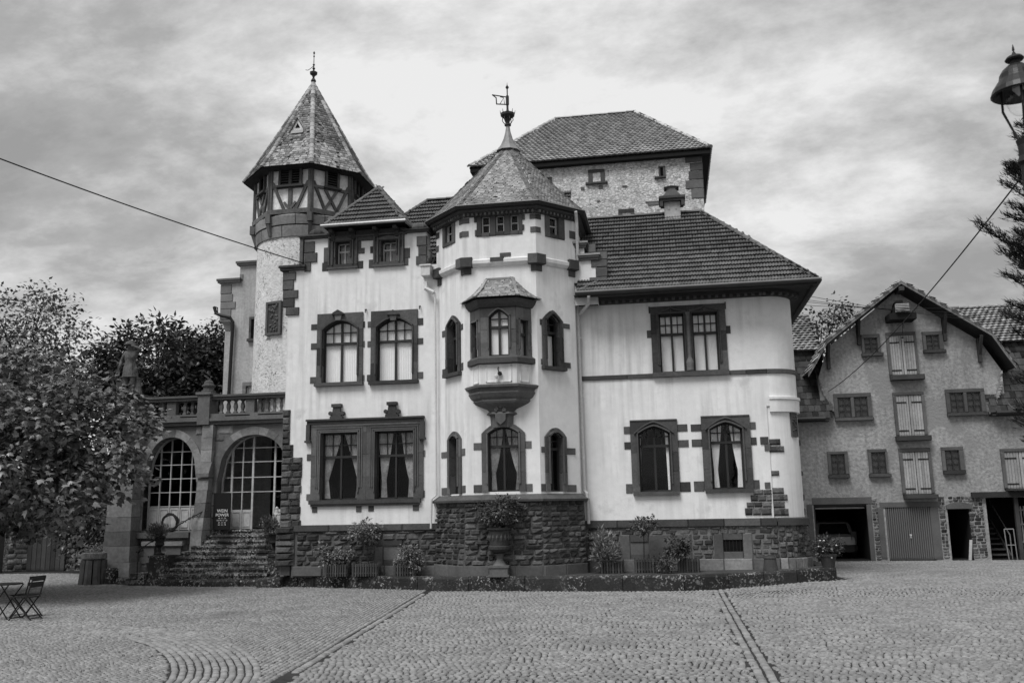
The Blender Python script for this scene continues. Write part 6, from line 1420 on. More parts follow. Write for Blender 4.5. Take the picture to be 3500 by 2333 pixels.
# ------------------------------------------------------------------ barn
YB = 31.6; FB = Fr(0, YB)
def build_barn():
    T = thing('barn', 'grey roughcast barn with mansard tiled roof, cross gable and two garage openings', 'barn', (8, YB+3, 0))
    g1 = (4.62, 6.33, -.05, 1.82); g2 = (6.85, 8.27, -.05, 1.70); dr = (8.74, 9.40, -.05, 1.60); by = (9.92, 13.5, -.05, 1.93)
    wall('wall', FB, [(2.6, 14.5, -.05, 4.7)], [g1, g2, dr, by], ROUGHC, T)
    prof = [(5.1, 4.7), (10.85, 4.7), (10.85, 6.0), (10.3, 7.0), (7.81, 8.82), (5.45, 7.0), (5.1, 6.0)]
    MB().poly([FB.w(x, 0, z) for x, z in prof]).build('gable_wall', ROUGHC, T, fix=False)
    MB().poly([(2.6, YB, 0), (2.6, 38, 0), (2.6, 38, 7), (2.6, 34.6, 8.7), (2.6, YB, 4.7)]).poly([(14.5, YB, 0), (14.5, YB, 4.7), (14.5, 34.6, 8.7), (14.5, 38, 7), (14.5, 38, 0)]).poly([(2.6, 38, 0), (14.5, 38, 0), (14.5, 38, 7), (2.6, 38, 7)]).build('side_wall', ROUGHC, T, fix=False)
    for x in (5.1, 10.85): MB().poly([(x, YB, 4.6), (x, YB+1.6, 4.6), (x, YB+1.6, 7.2), (x, YB, 6.0)]).build('gable_cheek', ROUGHC, T, fix=False)
    def bwin(k, sur, ops, sill, grid=(2, 3)):
        s = rf(FB, k, *sur); os_ = [rf(FB, k, *o) for o in ops]; z0 = sum(o[2] for o in os_)/len(os_); z1 = sum(o[3] for o in os_)/len(os_)
        w = None
        for o in os_:
            o = (o[0], o[1], z0, z1)
            wn = window(T, FB, o, None, 'flat', FRAMED, grid[0], None, lo=(1, grid[1]), depth=-.012, fw=.03, room=None, bar=.01)
            MB().poly([FB.w(o[0], .006, z0), FB.w(o[1], .006, z0), FB.w(o[1], .006, z1), FB.w(o[0], .006, z1)]).build('window_dark_backing', BARNV, wn, fix=False)  # dark sheet on the solid wall, painted in place of an unlit room
            w = w or wn
        xs = [s[0]] + [v for o in os_ for v in (o[0], o[1])] + [s[1]]
        for a, b in zip(xs[::2], xs[1::2]): block(w, FB, a, b, z0, z1, .09, 'jamb_stone', BTRIM, -.01)
        block(w, FB, s[0], s[1], z1, s[3], .088, 'lintel_stone', BTRIM, -.01)
        q = rf(FB, k, *sill); block(w, FB, q[0], q[1], z0-.1, z0, .16, 'sill', TRIM, -.01)
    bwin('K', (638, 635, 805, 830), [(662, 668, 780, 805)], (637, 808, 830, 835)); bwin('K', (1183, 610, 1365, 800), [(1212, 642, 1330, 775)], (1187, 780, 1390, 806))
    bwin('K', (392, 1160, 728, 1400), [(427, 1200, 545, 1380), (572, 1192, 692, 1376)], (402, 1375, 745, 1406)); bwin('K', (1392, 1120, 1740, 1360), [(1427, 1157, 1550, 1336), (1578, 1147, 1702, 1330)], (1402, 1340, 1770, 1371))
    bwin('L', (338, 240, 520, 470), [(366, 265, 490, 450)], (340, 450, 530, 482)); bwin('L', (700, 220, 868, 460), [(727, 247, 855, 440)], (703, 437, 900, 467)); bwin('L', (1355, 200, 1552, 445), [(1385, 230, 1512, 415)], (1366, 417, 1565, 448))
    def loft(k, sur, op, sill):
        s = rf(FB, k, *sur); o = rf(FB, k, *op); d = MB().box(FB, o[0], o[1], -.01, .02, o[2], o[3]).build('loft_door', WOODD, T); n = 10
        for i in range(n):
            a = o[0]+(o[1]-o[0])*i/n; block(d, FB, a+.004, a+(o[1]-o[0])/n-.004-(.012 if i == n//2-1 else 0), o[2]+.01, o[3]-.01, .05, 'board', SHUT, .01)
        for z in (o[2]+(o[3]-o[2])*.13, o[2]+(o[3]-o[2])*.82):
            for a, b in ((o[0], o[0]+(o[1]-o[0])*.4), (o[1]-(o[1]-o[0])*.4, o[1])): MB().box(FB, a, b, .05, .065, z-.02, z+.02).build('strap_hinge', IRON, d)
        for a, b in ((s[0], o[0]), (o[1], s[1])): block(d, FB, a, b, o[2], o[3], .09, 'jamb_stone', BTRIM, -.01)
        block(d, FB, s[0], s[1], o[3], s[3], .088, 'lintel_stone', BTRIM, -.01)
        if sill: q = rf(FB, k, *sill); block(d, FB, *q, .3, 'sill_beam', WOODD, -.01)
    loft('K', (868, 615, 1135, 1005), (895, 642, 1118, 1002), (890, 1000, 1190, 1045)); loft('K', (930, 1150, 1208, 1545), (957, 1175, 1185, 1540), None); loft('L', (985, 210, 1268, 630), (1015, 242, 1245, 622), (1012, 625, 1310, 660))
    q = rf(FB, 'L', 940, 103, 1250, 147); block(T, FB, *q, .3, 'sill_beam', WOODD, -.01)
    loft('L', (1892, 213, 2240, 580), (1922, 240, 2190, 572), (1925, 572, 2240, 588))
    # plain rendered bands and rubble
    for q, m_, d in (((195, 650, 730, 712), GREYB, .02), ((800, 690, 1340, 738), GREYB, .025), ((800, 738, 850, 1200), GREYB, .024), ((1268, 738, 1345, 1200), GREYB, .024), ((165, 712, 215, 1180), GREYB, .02), ((703, 712, 745, 1215), GREYB, .021)):
        r = rf(FB, 'L', *q); block(T, FB, *r, d, 'render_band', m_, -.01)
    for q in ((748, 655, 800, 1215), (1345, 640, 1405, 1195), (1410, 640, 1620, 690), (1612, 645, 1745, 1195)):
        r = rf(FB, 'L', *q); mts = masonry(T, FB, r[0], r[1], max(0, r[2]), r[3], (.07, .13), (.09, .24), .05, (), int(q[0]), .012); pieces(T, 'rubble_stone', 'rubble_stones', [m.copy() for m in ROCKS], mts, (RUBS, RUBS_M))
    r = rf(FB, 'L', 1390, 692, 1622, 752); A = arch(r[0], r[1], r[2]+.12, r[3], 'seg'); MB().prism(FB, [(r[0], r[2])] + A + [(r[1], r[2])], -.2, .07).build('arched_lintel', TRIMD, T)
    r = rf(FB, 'L', 1615, 600, 2091, 648); MB().box(FB, r[0], 14, -.1, .14, r[2], r[3]).build('lintel_beam', WOODD, T)
    # garage interiors
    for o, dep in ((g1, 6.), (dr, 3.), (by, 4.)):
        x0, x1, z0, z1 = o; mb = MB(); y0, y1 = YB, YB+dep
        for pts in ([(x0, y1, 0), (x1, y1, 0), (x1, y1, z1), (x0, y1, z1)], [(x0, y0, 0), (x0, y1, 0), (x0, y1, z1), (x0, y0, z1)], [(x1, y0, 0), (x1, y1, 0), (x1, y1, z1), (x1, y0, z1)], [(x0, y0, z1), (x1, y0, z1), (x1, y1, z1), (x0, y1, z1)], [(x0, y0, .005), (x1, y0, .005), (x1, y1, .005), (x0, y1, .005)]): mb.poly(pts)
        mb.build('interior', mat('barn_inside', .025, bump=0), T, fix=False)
    fr = MB().box(FB, g1[0], g1[1], -.12, -.06, 1.74, 1.82).box(FB, g1[0], g1[0]+.05, -.12, -.06, 0, 1.738).box(FB, g1[1]-.05, g1[1], -.12, -.06, 0, 1.738).build('garage_frame', ZINCD, T)
    MB().box(FB, g1[0]+.08, g1[1]-.08, -.2, -.17, 1.66, 1.71).build('raised_door_edge', ZINC, fr)
    x0, x1, _, z1 = g2; n = 22; gd = MB().box(FB, x0, x1, -.1, -.06, 0, z1).build('garage_door', GDOOR, T)
    for i in range(n): a = x0+(x1-x0)*i/n; block(gd, FB, a+.014, a+(x1-x0)/n-.014, .03, z1-.01, -.0, 'door_rib', GDOOR, -.07)
    MB().box(FB, (x0+x1)/2-.035, (x0+x1)/2+.035, -.03, .02, .78, .82).box(FB, (x0+x1)/2-.012, (x0+x1)/2+.012, -.03, .02, .7, .78).build('door_handle', PIPEW, gd)
    # open bay: stairs with rail, post, slatted crate stack, ladder leaning in the doorway
    st = thing('wooden_stair', 'dark wooden stair with rail inside the open barn bay', 'stair', (10.2, YB+1, 0))
    for i in range(7): MB().wbox(9.98, 10.62, YB+.5+.24*i, YB+.76+.24*i, .16*i+.1, .16*i+.15).build('tread', WOODG, st)
    for x in (9.96, 10.64): MB().beam((x, YB+.45, .05), (x, YB+2.3, 1.3), .05, .16).build('stringer', WOODG, st)
    MB().tube([(10.66, YB+.4, .75), (10.66, YB+2., 1.85)], .02, 6).tube([(10.66, YB+.4, 0), (10.66, YB+.4, .75)], .02, 6).build('stair_rail', ZINC, st)
    MB().wbox(10.78, 10.9, YB+.05, YB+.17, 0, 1.93).build('bay_post', WOODD, T)
    tr = thing('hand_trolley', 'pale metal hand trolley frame parked at the open barn bay', 'trolley', (10.75, YB+.2, 0))
    c = rc('f', 1235, 820, 1390, 1190, YB); MB().tube([(c[0], YB-.05, .45), (c[0]-.02, YB-.05, c[3])], .018, 6).tube([(c[0]-.02, YB-.05, c[3]), (c[1], YB-.05, c[3])], .018, 6).tube([(c[1], YB-.05, c[3]), (c[1]+.02, YB-.05, 0)], .018, 6).tube([(c[0]+.02, YB-.05, .45), (c[1], YB-.05, .45)], .014, 6).tube([(c[0], YB-.05, .45), (c[0]+.03, YB-.05, 0)], .018, 6).build('frame', ZINC, tr)
    la = thing('lattice_panel', 'pale slatted lattice panel standing in the open barn bay', 'lattice', (11.2, YB+.5, 0))
    for i in range(6): MB().wbox(10.98+i*.1, 11.02+i*.1, YB+.5, YB+.53, .02, 1.65).build('slat', SHUT, la)
    for z in (.5, 1.05, 1.5): MB().wbox(10.96, 11.56, YB+.47, YB+.499, z, z+.05).build('rail', SHUT, la)
    pk = thing('wooden_plank', 'weathered plank leaning in the dark barn doorway', 'plank', (9.3, YB+.1, 0)); MB().beam((9.24, YB-.12, 0), (9.36, YB+.0, .62), .09, .03).build('plank', SHUT, pk)
    # ---- roofs: mansard sides
    for x0, x1, tag in ((2.4, 5.4, 0), (10.32, 14.7, 1)):
        lo = [(x0, 31.3, 4.62), (x1, 31.3, 4.62), (x1, 32.6, 7.1), (x0, 32.6, 7.1)]; hi = [(x0, 32.35, 7.05), (x1, 32.35, 7.05), (x1, 34.6, 8.72), (x0, 34.6, 8.72)]
        ro = roof_solid('roof', [lo, hi, [(x0, 34.6, 8.72), (x1, 34.6, 8.72), (x1, 38.3, 6.9), (x0, 38.3, 6.9)]], UNDER, T); m1, m2 = [], []
        O, e, s, pl = plane_poly(lo); tile_field(O, e, s, pl, .19, .26, .5, .01, seed=2, jit=.07, out=m1, skip=.01); O, e, s, pl = plane_poly(hi); tile_field(O, e, s, pl, .19, .19, .5, .015, seed=3, jit=.06, out=m2)
        pieces(ro, 'steep_tile', 'steep_tiles', dupm(PLAINS), m1, (DTILE, DTILE_M), 150); pieces(ro, 'roof_tile', 'roof_tiles', dupm(PAN1), m2, (BTILE, BTILE_M), 300)
        ridge(ro, (x0, 34.6, 8.76), (x1, 34.6, 8.76), .1, .35, BTILE)
        MB().tube([(x0, 31.22, 4.6), (x1-.25 if tag == 0 else x1, 31.22, 4.6)] if tag == 0 else [(x0+.1, 31.22, 4.6), (x1, 31.22, 4.6)], .07, 7).build('gutter', ZINCD, T)
        MB().wbox(x0, x1-.1, 31.3, 31.6, 4.52, 4.6).build('eaves_board', WOODD, T)
    # gable roof with bell-cast verges
    pr = [(x*1.008, 1.8+(z-1.8)*1.008) for x, z in ((4.66, 6.04), (4.95, 6.48), (5.33, 7.12), (7.81, 9.0), (10.4, 7.13), (10.75, 6.48), (11.01, 6.03))]; yv = 31.05
    ro = MB()
    for a, b in zip(pr, pr[1:]): ro.poly([(a[0], yv, a[1]), (b[0], yv, b[1]), (b[0], 35, b[1]), (a[0], 35, a[1])]).poly([(a[0], yv, a[1]-.05), (a[0], 35, a[1]-.05), (b[0], 35, b[1]-.05), (b[0], yv, b[1]-.05)])
    ro = ro.build('gable_roof', WOODD, T, fix=False); mts = []
    for a, b in ((pr[2], pr[3]), (pr[4], pr[3]), (pr[0], pr[2]), (pr[6], pr[4])):
        O, e, s, pl = plane_poly([(a[0], yv, a[1]+.02), (a[0], 34.8, a[1]+.02), (b[0], 34.8, b[1]+.02), (b[0], yv, b[1]+.02)]); tile_field(O, e, s, pl, .19, .2, .5, .0, seed=8, jit=.06, out=mts)
    pieces(ro, 'roof_tile', 'roof_tiles', dupm(PAN1), mts, (BTILE, BTILE_M), 200)
    fv = Fr(0, yv)
    for a, b in zip(pr, pr[1:]):      # verge boards and their tiles
        MB().prism(fv, [a, b, (b[0], b[1]-.1), (a[0], a[1]-.1)], -.03, .03).build('verge_board', SHUTD, ro); MB().prism(fv, [(a[0], a[1]+.06), (b[0], b[1]+.06), b, a], -.12, .04).build('verge_tiles', BTILE, ro)
    MB().wbox(7.78, 7.94, 30.95, 31.6, 8.72, 8.86).build('ridge_beam', WOODD, ro)
    for k, (xa, ya, yb_) in (('K', (620, 480, 725)), ('K', (1390, 445, 690)), ('K', (350, 700, 940)), ('K', (1705, 660, 880))):
        t = P(k, xa, ya, 31.3); b = P(k, xa, yb_, 31.5); MB().wbox(b[0]-.05, b[0]+.05, 31.45, 31.6, b[2], t[2]).beam((b[0], 31.5, b[2]+.25), (b[0], 31.15, t[2]+.05), .08, .1).build('bracket', WOODD, ro)
    h = rc('K', 870, 360, 1110, 510, 31.2); c = rc('K', 937, 367, 1055, 437, 31.0); hb = MB().wbox(h[0], h[1], 30.95, 31.6, h[2], h[2]+.22).prism(Fr(0, 31.6), [(h[0]+.15, h[2]+.22), (h[1]-.3, h[2]+.22), (h[1]-.35, h[3]+.1), (h[0]+.3, h[3]+.1)], 0, .5).build('hoist_box', UNDER, ro)
    MB().wbox(c[0], c[1], 30.85, 30.95, c[2], c[3]).build('hoist_drum', PIPEW, hb); mb = MB()
    for i in range(5): z = c[2]+(c[3]-c[2])*(i+.5)/5; mb.tube([(c[0], 30.84, z), (c[1], 30.84, z)], .022, 6)
    mb.build('hoist_winding', ZINC, hb)
    a = P('K', 1010, 510, 31.2); b = P('K', 1005, 655, 31.2); MB().tube([a, b], .012, 5).lathe((b[0], b[1], b[2]-.06), [(.01, 0), (.04, .03), (.01, .07)], 6).build('hoist_cable', IRON, hb)
    # peeling verge plaster where the gable meets the lower roof
    for sx, x in ((1, 5.1), (-1, 10.85)):
        mb = MB(); rs = random.Random(sx+4)
        for i in range(16): z = 6.0-1.3*i/15; xx = x+sx*(.0+.5*(i/15)**1.7); mb.poly([(xx, YB-.03-rs.random()*.1, z), (xx+sx*rs.uniform(.06, .14), YB-.04, z-.02), (xx+sx*.1, YB-.03, z-.12), (xx, YB-.2*rs.random(), z-.11)])
        mb.build('verge_flashing', ZINC, T, fix=False)
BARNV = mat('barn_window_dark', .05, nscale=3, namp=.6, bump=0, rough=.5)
BTRIM = mat('barn_sandstone', .105, nscale=2.5, namp=.3, bump=.3, var=.25)
GREYB = mat('cement_render', .12, nscale=1.5, namp=.3, bump=.3)
RUBS, RUBS_M = piece_mats('barn_rubble', .12, nscale=3, namp=.5, fscale=14, famp=.5, bump=.8, bscale=22, var=.8)
GDOOR = mat('garage_metal', .15, rough=.5, bump=.1, nscale=.8, namp=.2)
WOODG = mat('grey_wood', .07, nscale=3, namp=.4, bump=.3); SHUTD = mat('verge_wood', .2, nscale=3, namp=.4, bump=.4)
build_barn()
# ------------------------------------------------------------------ cars
def car(loc, rz, label, plate, paint):
    T = thing('parked_car', label, 'car', loc)
    f = lambda pts: pts
    def ring(y, hw, zs): # symmetric section: list of (frac of half width, z)
        r = [(x*hw, y, z) for x, z in zs]; return [(-x, y, z) for x, y, z in r[::-1]] + r
    L = T.location/K; T.rotation_euler = (0, 0, rz)
    def B(mb, name, m, parent=T, smooth=False):
        mb.smooth = smooth; me = mb.mesh(name, (0, 0, 0)); me.materials.append(m); o = bpy.data.objects.new(name, me); COL.objects.link(o); o.parent = parent; ORG[o.name] = tuple(loc)
        import bmesh; bm = bmesh.new(); bm.from_mesh(me); bmesh.ops.recalc_face_normals(bm, faces=bm.faces); bm.to_mesh(me); bm.free(); return o
    sec = lambda b, t: [(.0, b), (.8, b), (.97, b+.08), (1., (b+t)/2), (.98, t-.08), (.9, t), (.0, t)][1:-1]
    body = B(MB().loft([ring(y, hw, sec(b, t)) for y, hw, b, t in ((.0, .64, .3, .72), (.06, .7, .24, .8), (.3, .73, .2, .82), (1.2, .74, .18, .80), (2.3, .74, .18, .78), (2.9, .73, .2, .74), (3.35, .68, .24, .66), (3.5, .58, .3, .58))]), 'body', paint, smooth=False)
    cab = lambda y, hb, ht, zb, zt: ring(y, 1, [(hb, zb), (ht+.03, zt-.1), (ht-.05, zt)])
    B(MB().loft([cab(.10, .66, .60, .78, .80), cab(.32, .67, .55, .79, 1.2), cab(.8, .68, .56, .79, 1.28), cab(1.6, .68, .56, .78, 1.27), cab(2.1, .66, .53, .76, 1.12), cab(2.65, .64, .6, .74, .78)]), 'cabin', paint)
    B(MB().poly([(-.5, .075, .82), (.5, .075, .82), (.43, .265, 1.16), (-.43, .265, 1.16)]), 'rear_window', CARG)
    for s in (-1, 1):
        B(MB().poly([(s*.685, .45, .84), (s*.685, 2.0, .82), (s*.575, 1.75, 1.16), (s*.575, .6, 1.2)]), 'side_window', CARG)
        tl = B(MB().loft([[(s*(.52+.19*a), -.012-.0*a+.06*(a > .6), z) for a in (0, 1)] + [(s*(.52+.17*a), .1, z) for a in (1, 0)] for z in (.62, .9)]), 'tail_light', CARL)
        for y in (.62, 2.75):
            w = B(MB().loft([[(s*(.56+.17*k), y+.29*math.cos(a), .29+.29*math.sin(a)) for a in np.arange(0, 6.28, .35)] for k in (0, 1)]), 'wheel', IRON)
            B(MB().loft([[(s*(.735), y+r*math.cos(a), .29+r*math.sin(a)) for a in np.arange(0, 6.28, .5)] for r in (.17, .02)]), 'rim', ZINC, w)
    bp = B(MB().loft([ring(y, hw, [(.9, .22), (1, .3), (1, .4), (.9, .46)]) for y, hw in ((-.07, .6), (-.03, .71), (.2, .75))]), 'bumper', CARD)
    pt = B(MB().wbox(-.22, .22, -.095, -.075, .44, .53), 'number_plate', PLATE)
    cu = bpy.data.curves.new('plate_text', 'FONT'); cu.body = plate; cu.size = .105*K; cu.align_x = 'CENTER'; to = bpy.data.objects.new('tmp_text', cu); COL.objects.link(to)
    me = bpy.data.meshes.new_from_object(to.evaluated_get(bpy.context.evaluated_depsgraph_get())); bpy.data.objects.remove(to); me.materials.clear(); me.materials.append(IRON)
    o = bpy.data.objects.new('plate_lettering', me); COL.objects.link(o); o.parent = pt; o.location = (0, -.098*K, .45*K); o.rotation_euler = (math.pi/2, 0, 0)
    B(MB().lathe((0, -.02, .72), [(.004, -.03), (.03, 0), (.004, .03)], 8), 'badge', ZINC)
CARG = mat('car_glass', .01, rough=.08, bump=0, spec=.6); CARL = mat('tail_lens', .12, rough=.2, bump=0, spec=.6); CARD = mat('bumper_plastic', .02, rough=.5, bump=0); PLATE = mat('plate_white', .5, bump=0, rough=.5)
P1 = mat('silver_paint', .25, rough=.25, bump=0, metal=.4, namp=.02, famp=.0, spec=.5); P2 = mat('black_paint', .012, rough=.15, bump=0, namp=.02, famp=.0, spec=.6)
car((5.42, YB+1.2, 0), 0, 'silver hatchback parked inside the open dark garage', 'F CE 134', P1)
car((14.45, YB-.75, 0), math.radians(86), 'dark car parked in front of the open barn bay', 'KH A 207', P2)
# ------------------------------------------------------------------ foliage
def leafm(name, kind):
    if kind == 'maple':
        o = [(0, 0), (.2, .05), (.42, .02), (.36, .25), (.5, .5), (.26, .5), (.2, .68), (0, 1.0), (-.2, .68), (-.26, .5), (-.5, .5), (-.36, .25), (-.42, .02), (-.2, .05)]
        v = [(x, y, -.35*abs(x)-.25*y*y) for x, y in o] + [(0, .35, .02)]; return sm(name, v, [(i, (i+1) % 14, 14) for i in range(14)])
    if kind == 'needle': v = [(0, 0, 0), (.06, .3, 0), (0, 1, 0), (-.06, .3, 0), (0, .3, .05)]; return sm(name, v, [(0, 1, 4), (1, 2, 4), (2, 3, 4), (3, 0, 4)])
    if kind == 'long': v = [(0, 0, 0), (.14, .4, -.03), (0, 1, -.18), (-.14, .4, -.03), (0, .45, .03)]; return sm(name, v, [(0, 1, 4), (1, 2, 4), (2, 3, 4), (3, 0, 4)])
    v = [(0, 0, 0), (.3, .4, -.06), (0, 1, -.16), (-.3, .4, -.06), (0, .4, .05)]; return sm(name, v, [(0, 1, 4), (1, 2, 4), (2, 3, 4), (3, 0, 4)])
LEAFM = {k: leafm('leaf', k) for k in ('maple', 'oval', 'long', 'needle')}
def leaf_mats(rs, pts, dirs, size, droop=.4, spread=.8):
    """matrices for leaves at pts whose tips point roughly along dirs"""
    out = []
    for p, d in zip(pts, dirs):
        y = Vector((d[0]+rs.gauss(0, spread), d[1]+rs.gauss(0, spread), d[2]-droop+rs.gauss(0, spread*.7)))
        if y.length < .01: y = Vector((0, 0, 1))
        y.normalize(); u = Vector((rs.gauss(0, .5), rs.gauss(0, .5), 1)); x = y.cross(u)
        if x.length < .01: x = Vector((1, 0, 0))
        x.normalize(); z = x.cross(y); s = size*rs.uniform(.65, 1.25)
        out.append(Matrix(((x.x*s, y.x*s, z.x*s, p[0]), (x.y*s, y.y*s, z.y*s, p[1]), (x.z*s, y.z*s, z.z*s, p[2]), (0, 0, 0, 1))))
    return out
def foliage(parent, mts, kind, material, name='foliage'):
    org = root_of(parent); me = mesh_np([LEAFM[kind]], [0]*len(mts), mts, name, material, org); me.shade_smooth()
    o = bpy.data.objects.new(name, me); COL.objects.link(o); o.parent = parent; o['kind'] = 'stuff'; ORG[o.name] = org; return o
def cloud(rs, c, r, n, clumps, cr, shell=.55, jit=.35):
    """points in an uneven crown: clumps scattered in an ellipsoid, leaves in each clump"""
    pts, dirs, cl = [], [], []
    while len(cl) < clumps:
        v = Vector((rs.uniform(-1, 1), rs.uniform(-1, 1), rs.uniform(-1, 1)))
        if shell < v.length < 1.02: cl.append(Vector((c[0]+v.x*r[0], c[1]+v.y*r[1], c[2]+v.z*r[2])))
    for i in range(n):
        k = cl[rs.randrange(clumps)]; v = Vector((rs.gauss(0, 1), rs.gauss(0, 1), rs.gauss(0, .8))).normalized()*cr*.95*rs.random()**.45; p = k+v
        d = (p-Vector(c)).normalized()*.5+v.normalized()*.5; pts.append(tuple(p)); dirs.append(tuple(d))
    return pts, dirs, cl
def tree(name, label, base, c, r, n, clumps, cr, size, kind, material, trunk_r, seed, group=None, shell=.5, droop=.4, cap=0, cat='tree', zmin=None):
    rs = random.Random(seed); T = thing(name, label, cat, base, group)
    pts, dirs, cl = cloud(rs, c, r, n, clumps, cr, shell); mts = leaf_mats(rs, pts, dirs, size, droop)
    if zmin: mts = [m for m in mts if m[2][3] > zmin+.35*math.sin(m[0][3]*2.1)+.25*rs.random()]
    top = (c[0], c[1], c[2]+r[2]*.3); b = Vector(base); mid = Vector((b.x*.7+c[0]*.3, b.y*.7+c[1]*.3, (b.z+c[2]-r[2]*.6)/2+.3)); t = Vector(top)
    tr = MB().tube([b, mid, Vector((c[0], c[1], c[2]-r[2]*.35)), t], trunk_r, 8, trunk_r*.25).build('trunk', BARK, T)
    for k in cl[:min(26, len(cl))]:
        q = mid.lerp(t, rs.uniform(.15, .9)); m_ = q.lerp(k, .5)+Vector((0, 0, .15)); MB().tube([q, m_, k], trunk_r*.28, 5, .012).build('limb', BARK, tr)
    if cap:
        order = sorted(range(len(mts)), key=lambda i: px_dist((mts[i][0][3], mts[i][1][3], mts[i][2][3]))+4*rs.random()); me = LEAFM[kind].copy(); me.materials.append(material); me.shade_smooth()
        a = me.attributes.new('rnd', 'FLOAT', 'POINT'); a.data.foreach_set('value', [.72]*len(me.vertices))
        vis_ = [i for i in order if -18 < mts[i][0][3] < -10.8][:cap]
        for i in vis_: piece_obj('leaf', me, T, mts[i])
        s_ = set(vis_); mts = [m for i, m in enumerate(mts) if i not in s_]
    foliage(T, mts, kind, material, 'crown'); return T
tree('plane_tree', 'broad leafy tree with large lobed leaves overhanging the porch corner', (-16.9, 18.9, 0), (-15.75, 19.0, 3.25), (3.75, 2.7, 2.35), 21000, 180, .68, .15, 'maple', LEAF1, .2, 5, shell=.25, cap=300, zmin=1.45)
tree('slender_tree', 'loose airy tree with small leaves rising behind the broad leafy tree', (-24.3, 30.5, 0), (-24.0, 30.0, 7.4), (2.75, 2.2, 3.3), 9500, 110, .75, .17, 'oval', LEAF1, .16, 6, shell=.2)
tree('dark_tree', 'dense dark tree behind the statue and balustrade', (-20.6, 34, 0), (-20.6, 34, 7.5), (2.7, 2.2, 2.05), 13000, 120, .9, .24, 'oval', LEAF2, .2, 7, 'trees behind the terrace', shell=.05)
tree('dark_tree', 'dark round crowned tree behind the balustrade next to the drainpipe', (-18.0, 35, 0), (-17.9, 35, 7.4), (2.2, 2.0, 2.1), 13000, 90, .85, .19, 'oval', LEAF2, .18, 8, 'trees behind the terrace', shell=.05)
tree('garden_tree', 'dark bushy tree in the shade behind the iron gate', (-21.5, 33, 0), (-22, 32.5, 4.6), (4.5, 2.5, 3.2), 5000, 110, .8, .24, 'oval', LEAF2, .2, 18, shell=.3)
_p = P('K', 230, 440, 46); tree('far_tree', 'small leafy treetop peeping over the barn roof ridge', (_p[0], 46, 0), (_p[0], 46, _p[2]-.9), (2.4, 1.5, 1.6), 1500, 40, .6, .22, 'oval', LEAF2, .15, 9)
# conifer at the frame's edge
def build_conifer():
    X, Y = 3.84, 9.2; rs = random.Random(12); T = thing('conifer', 'dark feathery conifer beside the street lamp', 'tree', (X, Y, 0))
    MB().tube([(X, Y, 0), (X, Y, 2), (X-.03, Y, 5.35)], .07, 7, .015).build('trunk', BARK, T); pts, dirs = [], []
    nb = 0
    def spray(p0, p1, n, w):
        p0, p1 = Vector(p0), Vector(p1); ax = (p1-p0).normalized()
        for i in range(n):
            t = rs.random(); q = p0.lerp(p1, t)+Vector((rs.gauss(0, w), rs.gauss(0, w), rs.gauss(0, w)))*(1-.6*t); pts.append(tuple(q)); dirs.append(tuple(ax*1.4+Vector((rs.gauss(0, .5), rs.gauss(0, .5), rs.uniform(-.1, .8)))))
    for i in range(150):
        z = 2.0+3.3*(i/150); r = (.24+.28*math.sin(min(1, (5.45-z)/2.9)*1.9)); a = rs.uniform(0, 6.28)
        p1 = (X+r*math.cos(a)*rs.uniform(.8, 1.2), Y+r*math.sin(a), z+r*rs.uniform(.4, .9)); MB().tube([(X, Y, z-.1), ((X+p1[0])/2, (Y+p1[1])/2, z+.08), p1], .014, 4, .004).build('branch', BARK, T); spray((X, Y, z), p1, 300, .045); nb += 1
    for tip, z in (((3.0, 8.9, 4.40), 3.9), ((3.3, 8.95, 4.1), 3.7), ((3.42, 9, 3.75), 3.4), ((3.42, 9.1, 5.0), 4.6)):
        MB().tube([(X, Y, z), ((X+tip[0])/2, (Y+tip[1])/2, (z+tip[2])/2-.05), tip], .016, 4, .004).build('branch', BARK, T); spray((X, Y, z), tip, 700, .05)
    foliage(T, leaf_mats(rs, pts, dirs, .075, 0, .3), 'needle', LEAF4, 'needles')
build_conifer()
# ------------------------------------------------------------------ planters and pots
def picket(x, y, z, w, h, dep, T):
    b = MB().wbox(x-w/2+.02, x+w/2-.02, y+.02, y+dep-.02, z+.02, z+h*.85).build('planter_box', WOODD, T)
    n = max(5, round(w/.062)); f = Fr(0, y)
    for i in range(n):
        a = x-w/2+w*(i+.2)/n; hh = h*random.uniform(.93, 1.02); MB().prism(f, [(a, z), (a+.034, z), (a+.034, z+hh-.02), (a+.017, z+hh), (a, z+hh-.02)], -.005, .015).build('picket', PICK, b)
    for zz in (.06, h*.7): MB().box(f, x-w/2, x+w/2, -.02, -.005, z+zz, z+zz+.035).build('rail', PICK, b)
    for s in (-1, 1):
        fs_ = Fr(x+s*w/2, y, math.pi/2); 
        for i in range(4): a = dep*(i+.3)/4; MB().box(fs_, a, a+.034, -.012, .012, z, z+h).build('picket', PICK, b)
PICK = mat('planter_wood', .06, nscale=3, namp=.4, bump=.3, var=.4)
def shrub(T, c, r, n, size, kind, material, seed, clumps=24, cr=.14, stem=None, up=0.):
    rs = random.Random(seed); pts, dirs, cl = cloud(rs, c, r, n, clumps, cr, .2); dirs = [(d[0], d[1], d[2]+up) for d in dirs]
    foliage(T, leaf_mats(rs, pts, dirs, size, .1, .5), kind, material)
    if stem:
        s = MB().tube([stem, ((stem[0]+c[0])/2, (stem[1]+c[1])/2, (stem[2]+c[2])/2), (c[0], c[1], c[2])], .014, 5, .01).build('stem', BARK, T)
        for k in cl[:10]: MB().tube([(c[0]*.5+stem[0]*.5, c[1]*.5+stem[1]*.5, stem[2]+(c[2]-stem[2])*.7), k], .008, 4, .003).build('twig', BARK, s)
